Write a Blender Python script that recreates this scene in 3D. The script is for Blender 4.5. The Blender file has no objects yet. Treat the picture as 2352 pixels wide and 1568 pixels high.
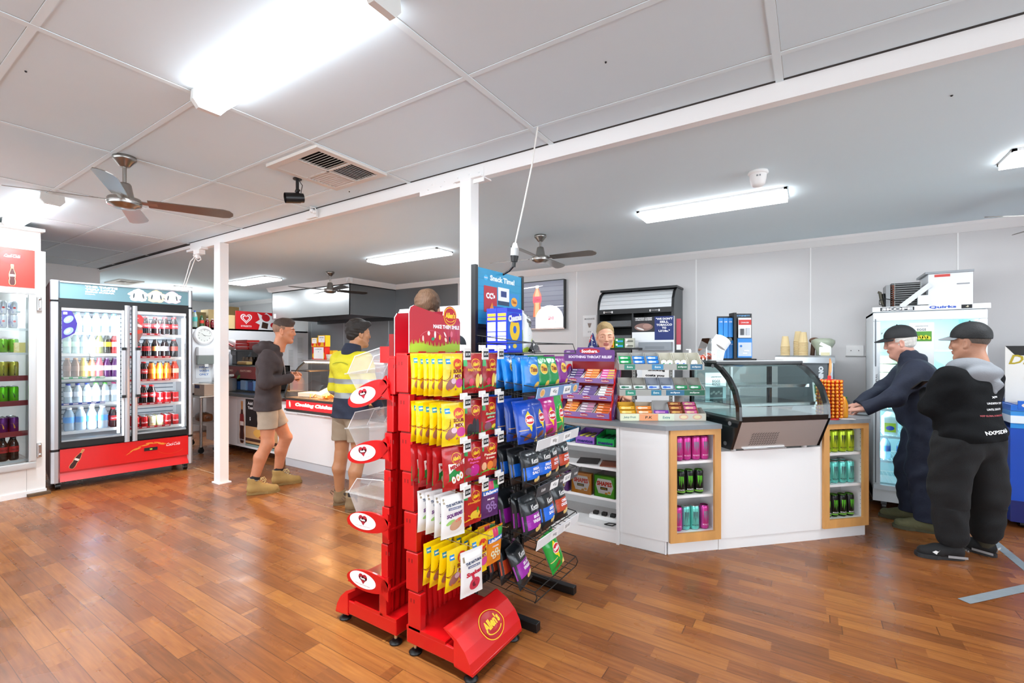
import bpy, bmesh, math, random
import numpy as np
from mathutils import Matrix, Vector, Euler
from math import sin, cos, pi, radians, sqrt, atan2
random.seed(7)
SC = bpy.context.scene
COL = SC.collection

# ---------------------------------------------------------------- materials
_mats = {}
def lin(h):
    if isinstance(h, tuple): return h
    h = h.lstrip('#'); o = []
    for i in (0, 2, 4):
        v = int(h[i:i+2], 16)/255
        o.append(v/12.92 if v <= .04045 else ((v+.055)/1.055)**2.4)
    return tuple(o)
def mt(hexc, rough=.5, metal=0., emit=0., noise=0., nscale=8., bump=0., bscale=40., trans=0., spec=.5, coat=0., sheen=0., alpha=1., stretch=None):
    key = (hexc, rough, metal, emit, noise, nscale, bump, bscale, trans, spec, coat, sheen, alpha, stretch)
    if key in _mats: return _mats[key]
    m = bpy.data.materials.new('material'); m.use_nodes = True
    nt = m.node_tree; b = nt.nodes['Principled BSDF']
    c = lin(hexc)
    b.inputs['Base Color'].default_value = (*c, 1)
    b.inputs['Roughness'].default_value = rough; b.inputs['Metallic'].default_value = metal
    b.inputs['Specular IOR Level'].default_value = spec
    if trans: b.inputs['Transmission Weight'].default_value = trans
    if coat: b.inputs['Coat Weight'].default_value = coat; b.inputs['Coat Roughness'].default_value = .08
    if sheen: b.inputs['Sheen Weight'].default_value = sheen
    if alpha < 1: b.inputs['Alpha'].default_value = alpha
    if emit:
        b.inputs['Emission Color'].default_value = (*c, 1); b.inputs['Emission Strength'].default_value = emit
    tc = None
    if noise or bump:
        tc = nt.nodes.new('ShaderNodeTexCoord'); src = tc.outputs['Object']
        if stretch:
            mp = nt.nodes.new('ShaderNodeMapping'); mp.inputs['Scale'].default_value = stretch
            nt.links.new(src, mp.inputs[0]); src = mp.outputs[0]
    if noise:
        n = nt.nodes.new('ShaderNodeTexNoise'); n.inputs['Scale'].default_value = nscale; n.inputs['Detail'].default_value = 4
        nt.links.new(src, n.inputs['Vector'])
        mx = nt.nodes.new('ShaderNodeMix'); mx.data_type = 'RGBA'
        mx.inputs[6].default_value = (*[max(0, v*(1-noise)) for v in c], 1)
        mx.inputs[7].default_value = (*[min(1, v*(1+noise)) for v in c], 1)
        nt.links.new(n.outputs['Fac'], mx.inputs[0]); nt.links.new(mx.outputs[2], b.inputs['Base Color'])
    if bump:
        n2 = nt.nodes.new('ShaderNodeTexNoise'); n2.inputs['Scale'].default_value = bscale; n2.inputs['Detail'].default_value = 3
        nt.links.new(src, n2.inputs['Vector'])
        bp = nt.nodes.new('ShaderNodeBump'); bp.inputs['Strength'].default_value = bump; bp.inputs['Distance'].default_value = .01
        nt.links.new(n2.outputs['Fac'], bp.inputs['Height']); nt.links.new(bp.outputs[0], b.inputs['Normal'])
    _mats[key] = m
    return m
def glass(hexc='ffffff', refl=.06, tint=1.0, rough=.02):
    key = ('glass', hexc, refl, tint, rough)
    if key in _mats: return _mats[key]
    m = bpy.data.materials.new('glass'); m.use_nodes = True; nt = m.node_tree
    nt.nodes.clear()
    out = nt.nodes.new('ShaderNodeOutputMaterial'); tr = nt.nodes.new('ShaderNodeBsdfTransparent'); gl = nt.nodes.new('ShaderNodeBsdfGlossy')
    mix = nt.nodes.new('ShaderNodeMixShader'); lw = nt.nodes.new('ShaderNodeFresnel'); lw.inputs[0].default_value = 1.45
    ad = nt.nodes.new('ShaderNodeMath'); ad.operation = 'MULTIPLY_ADD'; ad.inputs[1].default_value = .9; ad.inputs[2].default_value = refl-.03
    nt.links.new(lw.outputs[0], ad.inputs[0]); nt.links.new(ad.outputs[0], mix.inputs[0])
    c = lin(hexc); tr.inputs[0].default_value = (*[v*tint for v in c], 1); gl.inputs['Roughness'].default_value = rough
    nt.links.new(tr.outputs[0], mix.inputs[1]); nt.links.new(gl.outputs[0], mix.inputs[2]); nt.links.new(mix.outputs[0], out.inputs[0])
    _mats[key] = m
    return m

# ---------------------------------------------------------------- geometry builder
I4 = Matrix.Identity(4)
def T(x=0, y=0, z=0): return Matrix.Translation((x, y, z))
def RZ(a): return Matrix.Rotation(radians(a), 4, 'Z')
def RX(a): return Matrix.Rotation(radians(a), 4, 'X')
def RY(a): return Matrix.Rotation(radians(a), 4, 'Y')
FRONT = Matrix(((1,0,0,0),(0,0,-1,0),(0,1,0,0),(0,0,0,1)))     # 2D drawing -> vertical plane facing -y
_txt = {}
def text_geo(s, bold=0., shear=0.):
    k = (s, bold, shear)
    if k in _txt: return _txt[k]
    cu = bpy.data.curves.new('t', 'FONT'); cu.body = s; cu.offset = bold; cu.shear = shear; cu.resolution_u = 2
    cu.fill_mode = 'FRONT'
    ob = bpy.data.objects.new('t', cu)
    me = ob.to_mesh()
    V = [(v.co.x, v.co.y) for v in me.vertices]; Fc = [tuple(p.vertices) for p in me.polygons]
    ob.to_mesh_clear(); bpy.data.objects.remove(ob); bpy.data.curves.remove(cu)
    if not V: V = [(0, 0), (1, 0), (0, 1)]; Fc = []
    xs = [v[0] for v in V]; ys = [v[1] for v in V]
    V = [(x-min(xs), y-min(ys)) for x, y in V]
    _txt[k] = (V, Fc, max(xs)-min(xs), max(ys)-min(ys))
    return _txt[k]

class MB:
    def __init__(s): s.v = []; s.f = []; s.m = []; s.s = []; s.mats = []
    def mi(s, m):
        if m not in s.mats: s.mats.append(m)
        return s.mats.index(m)
    def add(s, V, Fc, m, M=None, smooth=False, warp=None):
        o = len(s.v); i = s.mi(m)
        for v in V:
            if len(v) == 2: v = (v[0], v[1], 0)
            if warp: v = warp(*v)
            if M is not None: v = M @ Vector(v)
            s.v.append((v[0], v[1], v[2]))
        for f in Fc:
            s.f.append(tuple(o+a for a in f)); s.m.append(i); s.s.append(smooth)
        return s
    def box(s, x0, x1, y0, y1, z0, z1, m, M=None, bev=0.):
        if x1 < x0: x0, x1 = x1, x0
        if y1 < y0: y0, y1 = y1, y0
        if z1 < z0: z0, z1 = z1, z0
        if bev <= 0:
            V = [(x, y, z) for z in (z0, z1) for y in (y0, y1) for x in (x0, x1)]
            return s.add(V, [(0,2,3,1),(4,5,7,6),(0,1,5,4),(2,6,7,3),(0,4,6,2),(1,3,7,5)], m, M)
        b = min(bev, (x1-x0)*.45, (y1-y0)*.45, (z1-z0)*.45)
        bm = bmesh.new(); bmesh.ops.create_cube(bm, size=1)
        for v in bm.verts:
            v.co = Vector(((x0+x1)/2+v.co.x*(x1-x0), (y0+y1)/2+v.co.y*(y1-y0), (z0+z1)/2+v.co.z*(z1-z0)))
        bmesh.ops.bevel(bm, geom=bm.edges[:], offset=b, segments=2, affect='EDGES', profile=.6)
        bm.verts.index_update()
        V = [tuple(v.co) for v in bm.verts]; Fc = [tuple(v.index for v in f.verts) for f in bm.faces]; bm.free()
        return s.add(V, Fc, m, M)
    def lathe(s, prof, m, M=None, n=20, smooth=True, mats=None):
        V = []; rings = []
        for r, z in prof:
            if r < 1e-6: rings.append([len(V)]); V.append((0, 0, z))
            else:
                rings.append(list(range(len(V), len(V)+n)))
                V += [(r*cos(2*pi*k/n), r*sin(2*pi*k/n), z) for k in range(n)]
        for j in range(len(prof)-1):
            a, b = rings[j], rings[j+1]; Fc = []
            if len(a) == 1 and len(b) == 1: continue
            for k in range(n):
                k2 = (k+1) % n
                if len(a) == 1: Fc.append((a[0], b[k2], b[k]))
                elif len(b) == 1: Fc.append((a[k], a[k2], b[0]))
                else: Fc.append((a[k], a[k2], b[k2], b[k]))
            if j == 0: s._lo = len(s.v); s.add(V, Fc, mats[j] if mats else m, M, smooth)
            else:
                i = s.mi(mats[j] if mats else m)
                for f in Fc: s.f.append(tuple(s._lo+q for q in f)); s.m.append(i); s.s.append(smooth)
        return s
    def cyl(s, p0, p1, r0, m, r1=None, n=12, M=None, caps=True, smooth=True):
        p0 = Vector(p0); p1 = Vector(p1); r1 = r0 if r1 is None else r1
        d = (p1-p0); L = d.length
        if L < 1e-7: return s
        q = d.to_track_quat('Z', 'Y').to_matrix().to_4x4(); MM = T(*p0) @ q
        if M is not None: MM = M @ MM
        V = [(r0*cos(2*pi*k/n), r0*sin(2*pi*k/n), 0) for k in range(n)]+[(r1*cos(2*pi*k/n), r1*sin(2*pi*k/n), L) for k in range(n)]
        s.add(V, [(k, (k+1) % n, n+(k+1) % n, n+k) for k in range(n)], m, MM, smooth)
        if caps: s.add(V, [tuple(range(n-1, -1, -1)), tuple(range(n, 2*n))], m, MM, False)
        return s
    def tube(s, pts, r, m, n=8, M=None, closed=False):
        pts = [Vector(p) for p in pts]; N = len(pts); V = []; up = None
        for i, p in enumerate(pts):
            a = pts[i-1] if (i > 0 or closed) else p; b = pts[(i+1) % N] if (i < N-1 or closed) else p
            t = (b-a).normalized()
            if up is None:
                up = Vector((0, 0, 1)) if abs(t.z) < .9 else Vector((1, 0, 0))
            x = t.cross(up).normalized(); up = x.cross(t).normalized()
            rr = r[i] if isinstance(r, (list, tuple)) else r
            V += [tuple(p+x*(rr*cos(2*pi*k/n))+up*(rr*sin(2*pi*k/n))) for k in range(n)]
        Fc = []
        for i in range(N if closed else N-1):
            j = (i+1) % N
            Fc += [(i*n+k, i*n+(k+1) % n, j*n+(k+1) % n, j*n+k) for k in range(n)]
        s.add(V, Fc, m, M, True)
        if not closed: s.add(V, [tuple(range(n-1, -1, -1)), tuple(range((N-1)*n, N*n))], m, M, False)
        return s
    def prism(s, poly, z0, z1, m, M=None, side=None, smooth=False):
        n = len(poly); V = [(x, y, z0) for x, y in poly]+[(x, y, z1) for x, y in poly]
        s.add(V, [tuple(range(n-1, -1, -1)), tuple(range(n, 2*n))], m, M)
        return s.add(V, [(k, (k+1) % n, n+(k+1) % n, n+k) for k in range(n)], side or m, M, smooth)
    def xprism(s, poly, x0, x1, m, M=None, side=None):   # poly in (y,z), extruded along x
        MM = Matrix(((0,0,1,0),(1,0,0,0),(0,1,0,0),(0,0,0,1)))
        return s.prism(poly, x0, x1, m, MM if M is None else M @ MM, side)
    def yprism(s, poly, y0, y1, m, M=None, side=None):   # poly in (x,z), extruded along y
        MM = Matrix(((1,0,0,0),(0,0,1,0),(0,1,0,0),(0,0,0,1)))
        return s.prism(poly, y0, y1, m, MM if M is None else M @ MM, side)
    def quad(s, x0, x1, y0, y1, m, M=None, z=0, nu=1, nv=1, warp=None):
        V = [(x0+(x1-x0)*i/nu, y0+(y1-y0)*j/nv, z) for j in range(nv+1) for i in range(nu+1)]
        w = nu+1
        return s.add(V, [(j*w+i, j*w+i+1, (j+1)*w+i+1, (j+1)*w+i) for j in range(nv) for i in range(nu)], m, M, False, warp)
    def poly(s, pts, m, M=None, z=0, warp=None):
        cx = sum(p[0] for p in pts)/len(pts); cy = sum(p[1] for p in pts)/len(pts); n = len(pts)
        if warp is None: return s.add([(x, y, z) for x, y in pts], [tuple(range(n))], m, M)
        V = [(cx, cy, z)]; 
        for t in (.5, 1): V += [(cx+(x-cx)*t, cy+(y-cy)*t, z) for x, y in pts]
        Fc = [(0, 1+k, 1+(k+1) % n) for k in range(n)]+[(1+k, n+1+k, n+1+(k+1) % n, 1+(k+1) % n) for k in range(n)]
        return s.add(V, Fc, m, M, False, warp)
    def ell(s, cx, cy, rx, ry, m, M=None, z=0, n=24, rot=0, warp=None, a0=0, a1=360, inner=0):
        p = []; c, q = cos(radians(rot)), sin(radians(rot))
        full = abs(a1-a0) >= 360
        K = n if full else n+1
        an = [radians(a0+(a1-a0)*k/n) for k in range(K)]
        f = lambda t, k: (cx+rx*t*cos(k)*c-ry*t*sin(k)*q, cy+rx*t*cos(k)*q+ry*t*sin(k)*c)
        if inner:
            V = [(*f(inner, k), z) for k in an]+[(*f(1, k), z) for k in an]
            return s.add(V, [(k, K+k, K+(k+1) % K, (k+1) % K) for k in range(K if full else K-1)], m, M, False, warp)
        return s.poly([f(1, k) for k in an], m, M, z, warp)
    def text(s, t, cx, cy, h, m, M=None, w=None, z=0, bold=.02, shear=0., rot=0, warp=None, align='c'):
        V, Fc, W, Hh = text_geo(t, bold, shear)
        if Hh <= 0 or not Fc: return s
        sy = h/Hh; sx = sy if w is None else w/W
        ox = -W*sx/2 if align == 'c' else 0
        c, q = cos(radians(rot)), sin(radians(rot))
        VV = []
        for x, y in V:
            a = x*sx+ox; b = y*sy-h/2
            VV.append((cx+a*c-b*q, cy+a*q+b*c, z))
        return s.add(VV, Fc, m, M, False, warp)
    def sphere(s, c, r, m, M=None, n=14, k=9, sc=(1,1,1)):
        pr = [(max(0, r*sin(pi*i/k)) if 0 < i < k else 0, -r*cos(pi*i/k)) for i in range(k+1)]
        MM = T(*c) @ Matrix.Diagonal((*sc, 1))
        return s.lathe(pr, m, MM if M is None else M @ MM, n)
    def mesh(s, name='m'):
        me = bpy.data.meshes.new(name); me.from_pydata(s.v, [], s.f)
        for m in s.mats: me.materials.append(m)
        me.polygons.foreach_set('material_index', s.m); me.polygons.foreach_set('use_smooth', s.s)
        me.update(); return me
    def build(s, name, parent=None, M=None, label=None):
        o = bpy.data.objects.new(name, s.mesh(name)); COL.objects.link(o)
        if parent: o.parent = parent
        if M is not None: o.matrix_local = M
        if label: o['label'] = label
        return o

def thing(name, label, cat, loc=(0,0,0), rz=0, group=None):
    o = bpy.data.objects.new(name, None); COL.objects.link(o); o.empty_display_size = .1
    o.location = loc; o.rotation_euler = (0, 0, radians(rz)); o['label'] = label; o['category'] = cat
    if group: o['group'] = group
    return o
def tag(o, label, cat, group=None, loc=None, rz=None):
    o['label'] = label; o['category'] = cat
    if group: o['group'] = group
    if loc is not None: o.location = loc
    if rz is not None: o.rotation_euler = (0, 0, radians(rz))
    return o
def dup(o, label, loc=None, rot=None, group=None):
    def cp(a, par):
        b = a.copy(); COL.objects.link(b)
        if par: b.parent = par
        for ch in a.children: cp(ch, b)
        return b
    r = cp(o, None); r['label'] = label
    if group: r['group'] = group
    if loc is not None: r.location = loc
    if rot is not None: r.rotation_euler = rot
    return r
def struct(name, mb):
    o = mb.build(name); o['kind'] = 'structure'; return o
def lamp(kind, loc, power, size=(1, 1), rot=(0, 0, 0), col=(.87, .94, 1), parent=None, spread=None):
    l = bpy.data.lights.new('lamp', kind); l.energy = power; l.color = col
    if kind == 'AREA':
        l.shape = 'RECTANGLE'; l.size = size[0]; l.size_y = size[1]
        if spread: l.spread = radians(spread)
    elif kind == 'POINT': l.shadow_soft_size = size[0]
    o = bpy.data.objects.new('light', l); COL.objects.link(o); o.location = loc; o.rotation_euler = rot
    if parent: o.parent = parent
    return o
ORD = ['front', 'second', 'third', 'fourth', 'fifth', 'sixth', 'seventh', 'eighth', 'ninth', 'tenth']

# common materials
WHITE = mt('f2f1ef', .45); PWHITE = mt('eceae8', .5, noise=.03, nscale=3)
BLACK = mt('0b0b0c', .4); STEEL = mt('b9bab8', .32, 1., bump=.05, bscale=60, stretch=(1, 1, 20)); DSTEEL = mt('6d6e70', .4, .9)
CHROME = mt('d8d8d8', .18, 1.); RED = mt('c4080c', .35); INKK = mt('111114', .6); GREYP = mt('8e9094', .5)
WOOD = mt('d19a55', .5, noise=.25, nscale=6, stretch=(8, 8, 1))
TH = radians(33)
def cam_setup():
    cd = bpy.data.cameras.new('camera'); co = bpy.data.objects.new('camera', cd); COL.objects.link(co)
    cd.sensor_width = 36; cd.lens = 1062/2352*36; cd.shift_y = (805-784)/2352; cd.clip_start = .05
    co.location = (0, 0, 1.42); co.rotation_euler = (radians(90), 0, TH); SC.camera = co
# ================================================================ room shell
cam_setup()
def floor_mat():
    m = bpy.data.materials.new('timber_floor'); m.use_nodes = True; nt = m.node_tree; N = nt.nodes; L = nt.links
    b = N['Principled BSDF']; tc = N.new('ShaderNodeTexCoord'); sp = N.new('ShaderNodeSeparateXYZ'); L.new(tc.outputs['Object'], sp.inputs[0])
    def M(op, a, b2=None, c=None):
        n = N.new('ShaderNodeMath'); n.operation = op
        for i, v in enumerate((a, b2, c)):
            if v is None: continue
            if isinstance(v, (int, float)): n.inputs[i].default_value = v
            else: L.new(v, n.inputs[i])
        return n.outputs[0]
    yy = M('DIVIDE', sp.outputs['Y'], .086); row = M('FLOOR', yy); fy = M('FRACT', yy)
    wr = N.new('ShaderNodeTexWhiteNoise'); wr.noise_dimensions = '1D'; L.new(row, wr.inputs['W'])
    xx = M('ADD', M('DIVIDE', sp.outputs['X'], .55), M('MULTIPLY', wr.outputs['Value'], 9.)); pc = M('FLOOR', xx); fx = M('FRACT', xx)
    xb = M('ADD', M('DIVIDE', sp.outputs['X'], 1.5), M('MULTIPLY', wr.outputs['Value'], 7.)); fb = M('FRACT', xb)
    cb = N.new('ShaderNodeCombineXYZ'); L.new(pc, cb.inputs[0]); L.new(row, cb.inputs[1]); L.new(M('FLOOR', xb), cb.inputs[2])
    wn = N.new('ShaderNodeTexWhiteNoise'); L.new(cb.outputs[0], wn.inputs['Vector'])
    mp = N.new('ShaderNodeMapping'); mp.inputs['Scale'].default_value = (1.6, 22, 1); L.new(tc.outputs['Object'], mp.inputs[0])
    av = N.new('ShaderNodeVectorMath'); av.operation = 'ADD'; L.new(mp.outputs[0], av.inputs[0]); L.new(wn.outputs['Color'], av.inputs[1])
    gn = N.new('ShaderNodeTexNoise'); gn.inputs['Scale'].default_value = 3; gn.inputs['Detail'].default_value = 6; L.new(av.outputs[0], gn.inputs['Vector'])
    big = N.new('ShaderNodeTexNoise'); big.inputs['Scale'].default_value = 1.1; L.new(tc.outputs['Object'], big.inputs['Vector'])
    f = M('ADD', M('MULTIPLY', wn.outputs['Value'], .34), M('ADD', M('MULTIPLY', gn.outputs['Fac'], .6), M('MULTIPLY', M('SUBTRACT', big.outputs['Fac'], .5), .55)))
    cr = N.new('ShaderNodeValToRGB'); e = cr.color_ramp.elements
    e[0].position = .12; e[0].color = (*lin('5f381b'), 1); e[1].position = .98; e[1].color = (*lin('b98340'), 1)
    q = cr.color_ramp.elements.new(.42); q.color = (*lin('824b25'), 1); q = cr.color_ramp.elements.new(.72); q.color = (*lin('a06531'), 1)
    L.new(f, cr.inputs[0])
    seam = M('MAXIMUM', M('LESS_THAN', fy, .035), M('LESS_THAN', fb, .003))
    mx = N.new('ShaderNodeMix'); mx.data_type = 'RGBA'; mx.inputs[7].default_value = (*lin('3a2114'), 1)
    L.new(M('MULTIPLY', seam, .65), mx.inputs[0]); L.new(cr.outputs[0], mx.inputs[6]); L.new(mx.outputs[2], b.inputs['Base Color'])
    rn = N.new('ShaderNodeTexNoise'); rn.inputs['Scale'].default_value = 5; L.new(tc.outputs['Object'], rn.inputs['Vector'])
    b.inputs['Specular IOR Level'].default_value = .38
    L.new(M('ADD', .17, M('MULTIPLY', rn.outputs['Fac'], .24)), b.inputs['Roughness'])
    bp = N.new('ShaderNodeBump'); bp.inputs['Strength'].default_value = .25; bp.inputs['Distance'].default_value = .004
    L.new(M('SUBTRACT', M('MULTIPLY', gn.outputs['Fac'], .3), seam), bp.inputs['Height']); L.new(bp.outputs[0], b.inputs['Normal'])
    return m
X0, X1, Y0, YB = -12.5, 3.6, -4.2, 5.97
WALLM = mt('d2cfce', .28, noise=.02, nscale=1.2, bump=.04, bscale=5)
CEILM = mt('dcedf5', .75, noise=.03, nscale=2)
CEIL2 = mt('e4f4fa', .6, noise=.02, nscale=1.5)
TRIM = mt('f2f0ee', .4)
b = MB(); b.box(X0, X1, Y0, YB, -.1, 0, floor_mat()); struct('floor', b)
b = MB(); b.box(X0, X1, YB, YB+.1, 0, 2.75, WALLM)
for x in (-3.97, -2.786, -1.191, -.015, 1.156, 2.34): b.box(x-.006, x+.006, YB-.004, YB, 0, 2.56, TRIM)
struct('wall_back', b)
b = MB(); b.box(-9.24, -9.14, Y0, 2.5, 0, 2.75, PWHITE); struct('wall_left', b)
b = MB(); b.box(X0-.1, X0, 2.5, YB, 0, 2.75, PWHITE); b.box(X0, -9.24, 2.4, 2.5, 0, 2.75, PWHITE); struct('wall_far_left', b)
b = MB(); b.box(X1, X1+.1, Y0, YB, 0, .7, PWHITE); b.box(X1, X1+.1, Y0, YB, 2.45, 2.75, PWHITE); b.box(X1, X1+.1, Y0, -3., .7, 2.45, PWHITE); b.box(X1, X1+.1, 5.0, YB, .7, 2.45, PWHITE); struct('wall_right', b)
b = MB()
for i in range(5): b.box(X1+.02, X1+.08, -3.+i*2-.03, -3.+i*2+.03, .7, 2.45, DSTEEL)
b.add([(X1+.05, -3, .7), (X1+.05, 5, .7), (X1+.05, 5, 2.45), (X1+.05, -3, 2.45)], [(0, 1, 2, 3)], glass()); struct('added_window', b)  # unseen window, added so daylight brightens the rear ceiling
# shop front behind the camera: sill, header and mullions with glass bays
b = MB(); b.box(-9.2, X1, Y0-.1, Y0, 0, .35, PWHITE); b.box(-9.2, X1, Y0-.1, Y0, 2.5, 2.75, PWHITE)
b.box(-9.2, -8.2, Y0-.1, Y0, .35, 2.5, PWHITE); b.box(2.9, X1, Y0-.1, Y0, .35, 2.5, PWHITE)
struct('wall_front', b)
b = MB()
for i in range(7):
    x = -8.2+i*1.85; b.box(x-.03, x+.03, Y0-.08, Y0-.02, .35, 2.5, DSTEEL)
b.quad(-8.2, 2.9, .35, 2.5, glass(), FRONT @ T(0, 0, -Y0+.05))
struct('window_1', b)
# ceiling with T-bar grid
b = MB(); b.box(-9.14, X1, Y0, 2.5, 2.67, 2.77, CEILM)
xs = [-.127+1.195*k for k in range(-7, 4)]; ys = [2.245-.585*k for k in range(0, 12)]
DK = mt('a19d99', .8)
for x in xs:
    b.box(x-.016, x+.016, Y0, 2.5, 2.6655, 2.67, CEIL2); b.box(x+.016, x+.018, Y0, 2.5, 2.6685, 2.67, DK)
for y in ys:
    b.box(-9.14, X1, y-.013, y+.013, 2.6662, 2.67, CEIL2); b.box(-9.14, X1, y-.015, y-.013, 2.6685, 2.67, DK)
b.box(-9.14, X1, 2.46, 2.48, 2.668, 2.6695, mt('3a3836', .9))
for x, y in ((-1.75, 1.15), (-.75, 1.9), (-2.95, .55), (.3, 1.95), (-3.05, 2.35)): b.sphere((x, y, 2.668), .005, INKK, n=8, k=4)
struct('ceiling', b)
b = MB(); b.box(X0, X1, 2.5, YB, 2.62, 2.77, CEIL2)
b.sphere((.55, 2.95, 2.62), .006, INKK, n=8, k=4)
struct('ceiling_rear', b)
# beam
b = MB(); b.box(-6.08, X1, 2.475, 2.53, 2.58, 2.668, TRIM); b.box(-9.13, -6.08, 2.488, 2.4995, 2.618, 2.654, TRIM); b.box(-9.13, -6.08, 2.488, 2.4995, 2.654, 2.669, mt('2c2a28', .9))  # last box: dark strip painting the shadow gap beyond the beam end
b.box(-2.407, -1.827, 2.467, 2.475, 2.545, 2.645, TRIM)
for x in (-2.32, -2.2, -2.08, -1.98, -1.9):
    for z in (2.58, 2.61): b.sphere((x+(z-2.58)*1.2, 2.466, z), .007, TRIM, n=8, k=4)
b.box(-2.06, -1.83, 2.44, 2.56, 2.572, 2.582, TRIM)
o = struct('trim_1', b); o.name = 'trim_1'
# cornice along the back wall and around the hood
def corn(b, a, c):
    a = Vector((*a, 0)); c = Vector((*c, 0)); d = (c-a).normalized(); nrm = Vector((d.y, -d.x, 0))
    V = []
    for p in (a, c):
        for q, z in ((0, 2.535), (.008, 2.535), (.03, 2.56), (.06, 2.595), (.075, 2.62), (0, 2.62)):
            w = p+nrm*q; V.append((w.x, w.y, z))
    b.add(V, [(i, i+6, (i+1) % 6+6, (i+1) % 6) for i in range(6)]+[(0, 1, 2, 3, 4, 5), (11, 10, 9, 8, 7, 6)], TRIM)
b = MB(); corn(b, (-6.417, YB), (X1, YB)); corn(b, (X0, YB), (-8.72, YB)); corn(b, (-8.795, 4.95), (-6.342, 4.95))
corn(b, (-6.417, 4.88), (-6.417, YB)); corn(b, (-8.72, YB), (-8.72, 4.88))
struct('trim_2', b)
# posts
for nm, x0, x1, y0, y1 in (('painted_post', -5.41, -5.28, 2.43, 2.52), ('painted_post', -2.008, -1.914, 2.44, 2.53)):
    b = MB(); b.box(x0, x1, y0, y1, 0.012, 2.575, mt('efedeb', .4), bev=.004); b.box(x0-.015, x1+.015, y0-.015, y1+.02, 0, .012, TRIM)
    o = b.build(nm); tag(o, 'white square roof post beside the red and silver drinks fridge' if x0 < -4 else 'white square roof post behind the snack rack, under the bolted beam plate', 'post')
# partition (cold store wall) with its top
b = MB(); b.box(-9.22, -9.14, 2.5, YB, 0, 1.83, mt('e3e4e6', .45)); b.box(-11.2, -9.14, 3.0, YB, 1.8, 1.83, PWHITE); struct('wall_partition', b)
b = MB(); b.box(-9.14, -9.125, 2.5, YB, 0, .09, TRIM); struct('baseboard_left', b)
# stainless splashback on the back wall
SPL = mt('8b8c8e', .38, .85, bump=.12, bscale=7, noise=.12, nscale=2)
b = MB(); b.box(-9.1, -4.95, YB-.012, YB-.001, .0, 2.54, SPL)
for x in (-8.98, -7.9, -6.6): b.box(x-.004, x+.004, YB-.016, YB-.012, 0, 2.0, mt('c8c9ca', .3, 1.))
struct('trim_3', b)
# floor joint strip and tape
b = MB(); b.box(-9.1, -5.6, 2.60, 2.607, 0, .002, mt('b89a78', .6)); b.box(-4.9, -3.2, 2.60, 2.606, 0, .002, mt('a8855e', .6)); struct('trim_4', b)
TAPE = mt('7d8488', .6, noise=.15, nscale=20)
b = MB()
def strip(b, p, q, w, m):
    p = Vector((*p, 0)); q = Vector((*q, 0)); d = (q-p).normalized(); n = Vector((-d.y, d.x, 0))*w/2
    b.add([(*(p-n).xy, .002), (*(q-n).xy, .002), (*(q+n).xy, .002), (*(p+n).xy, .002)], [(0, 1, 2, 3)], m)
strip(b, (1.12, 4.95), (1.2, 4.0), .06, TAPE); tag(b.build('floor_tape'), 'grey tape strip on the floor running away past the black trainers', 'tape')
b = MB(); strip(b, (.72, 3.59), (1.25, 4.2), .06, TAPE); tag(b.build('floor_tape'), 'grey tape strip on the floor at the right edge, nearest the camera', 'tape')

# cold room front at far left
CRW = mt('e9e8e5', .45, noise=.02, nscale=2)
b = MB(); b.box(-6.52, -6.42, -.2, .52, 0, 2.405, CRW); b.box(-6.52, -6.42, 1.262, 1.335, 0, 2.405, CRW)
b.box(-6.52, -6.42, .52, 1.262, 2.02, 2.405, CRW); b.box(-6.52, -6.42, .52, 1.262, 0, .27, CRW)
b.box(-8.2, -6.52, 1.262, 1.335, 0, 2.405, CRW); b.box(-8.2, -6.521, -.2, 1.261, 2.385, 2.405, CRW)
b.box(-6.425, -6.405, -.2, 1.34, 0, .05, TRIM); b.box(-6.421, -6.418, 1.20, 1.203, .05, .27, mt('b8b6b2', .6))
b.box(-6.60, -6.47, -.4, 1.31, 2.405, 2.60, CRW); b.box(-6.62, -6.40, -.4, 1.33, 2.60, 2.625, TRIM)
b.box(-8.2, -8.15, -.2, 1.262, 0, 2.4, mt('9a9c9c', .6))
b.box(-6.47, -6.35, 1.2, 1.36, 0, .025, mt('5b4630', .8))
struct('wall_cold_room', b)
# ================================================================ lights, fans, ceiling fittings
TUBE = mt('f4f9ff', .5, emit=6.5); TROF = mt('f8fbff', .5, emit=7.)
def batten(loc, L, label, p):
    t = thing('ceiling_light', label, 'light', loc)
    b = MB(); b.box(-L/2+.03, L/2-.03, -.055, .055, -.03, 0, WHITE); b.build('housing', t)
    b = MB(); pr = [(-.065, -.012), (.065, -.012), (.068, -.045), (.045, -.078), (-.045, -.078), (-.068, -.045)]
    b.xprism(pr, -L/2+.03, L/2-.03, TUBE); b.build('diffuser', t)
    pr = [(-.07, 0), (.07, 0), (.074, -.05), (.048, -.083), (-.048, -.083), (-.074, -.05)]
    for x in (-L/2, L/2-.03):
        b = MB(); b.xprism(pr, x, x+.03, mt('dcdcd8', .4)); b.build('end_cap', t)
    lamp('AREA', (0, 0, -.082), p, (L*.92, .08), parent=t)
batten((-1.86, 1.09, 2.67), 1.27, 'long white fluorescent batten light on the tiled ceiling, at top of view', 80)
batten((-5.72, 1.10, 2.67), 1.27, 'white fluorescent batten light beside the whirling fan at far left', 42)
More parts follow.
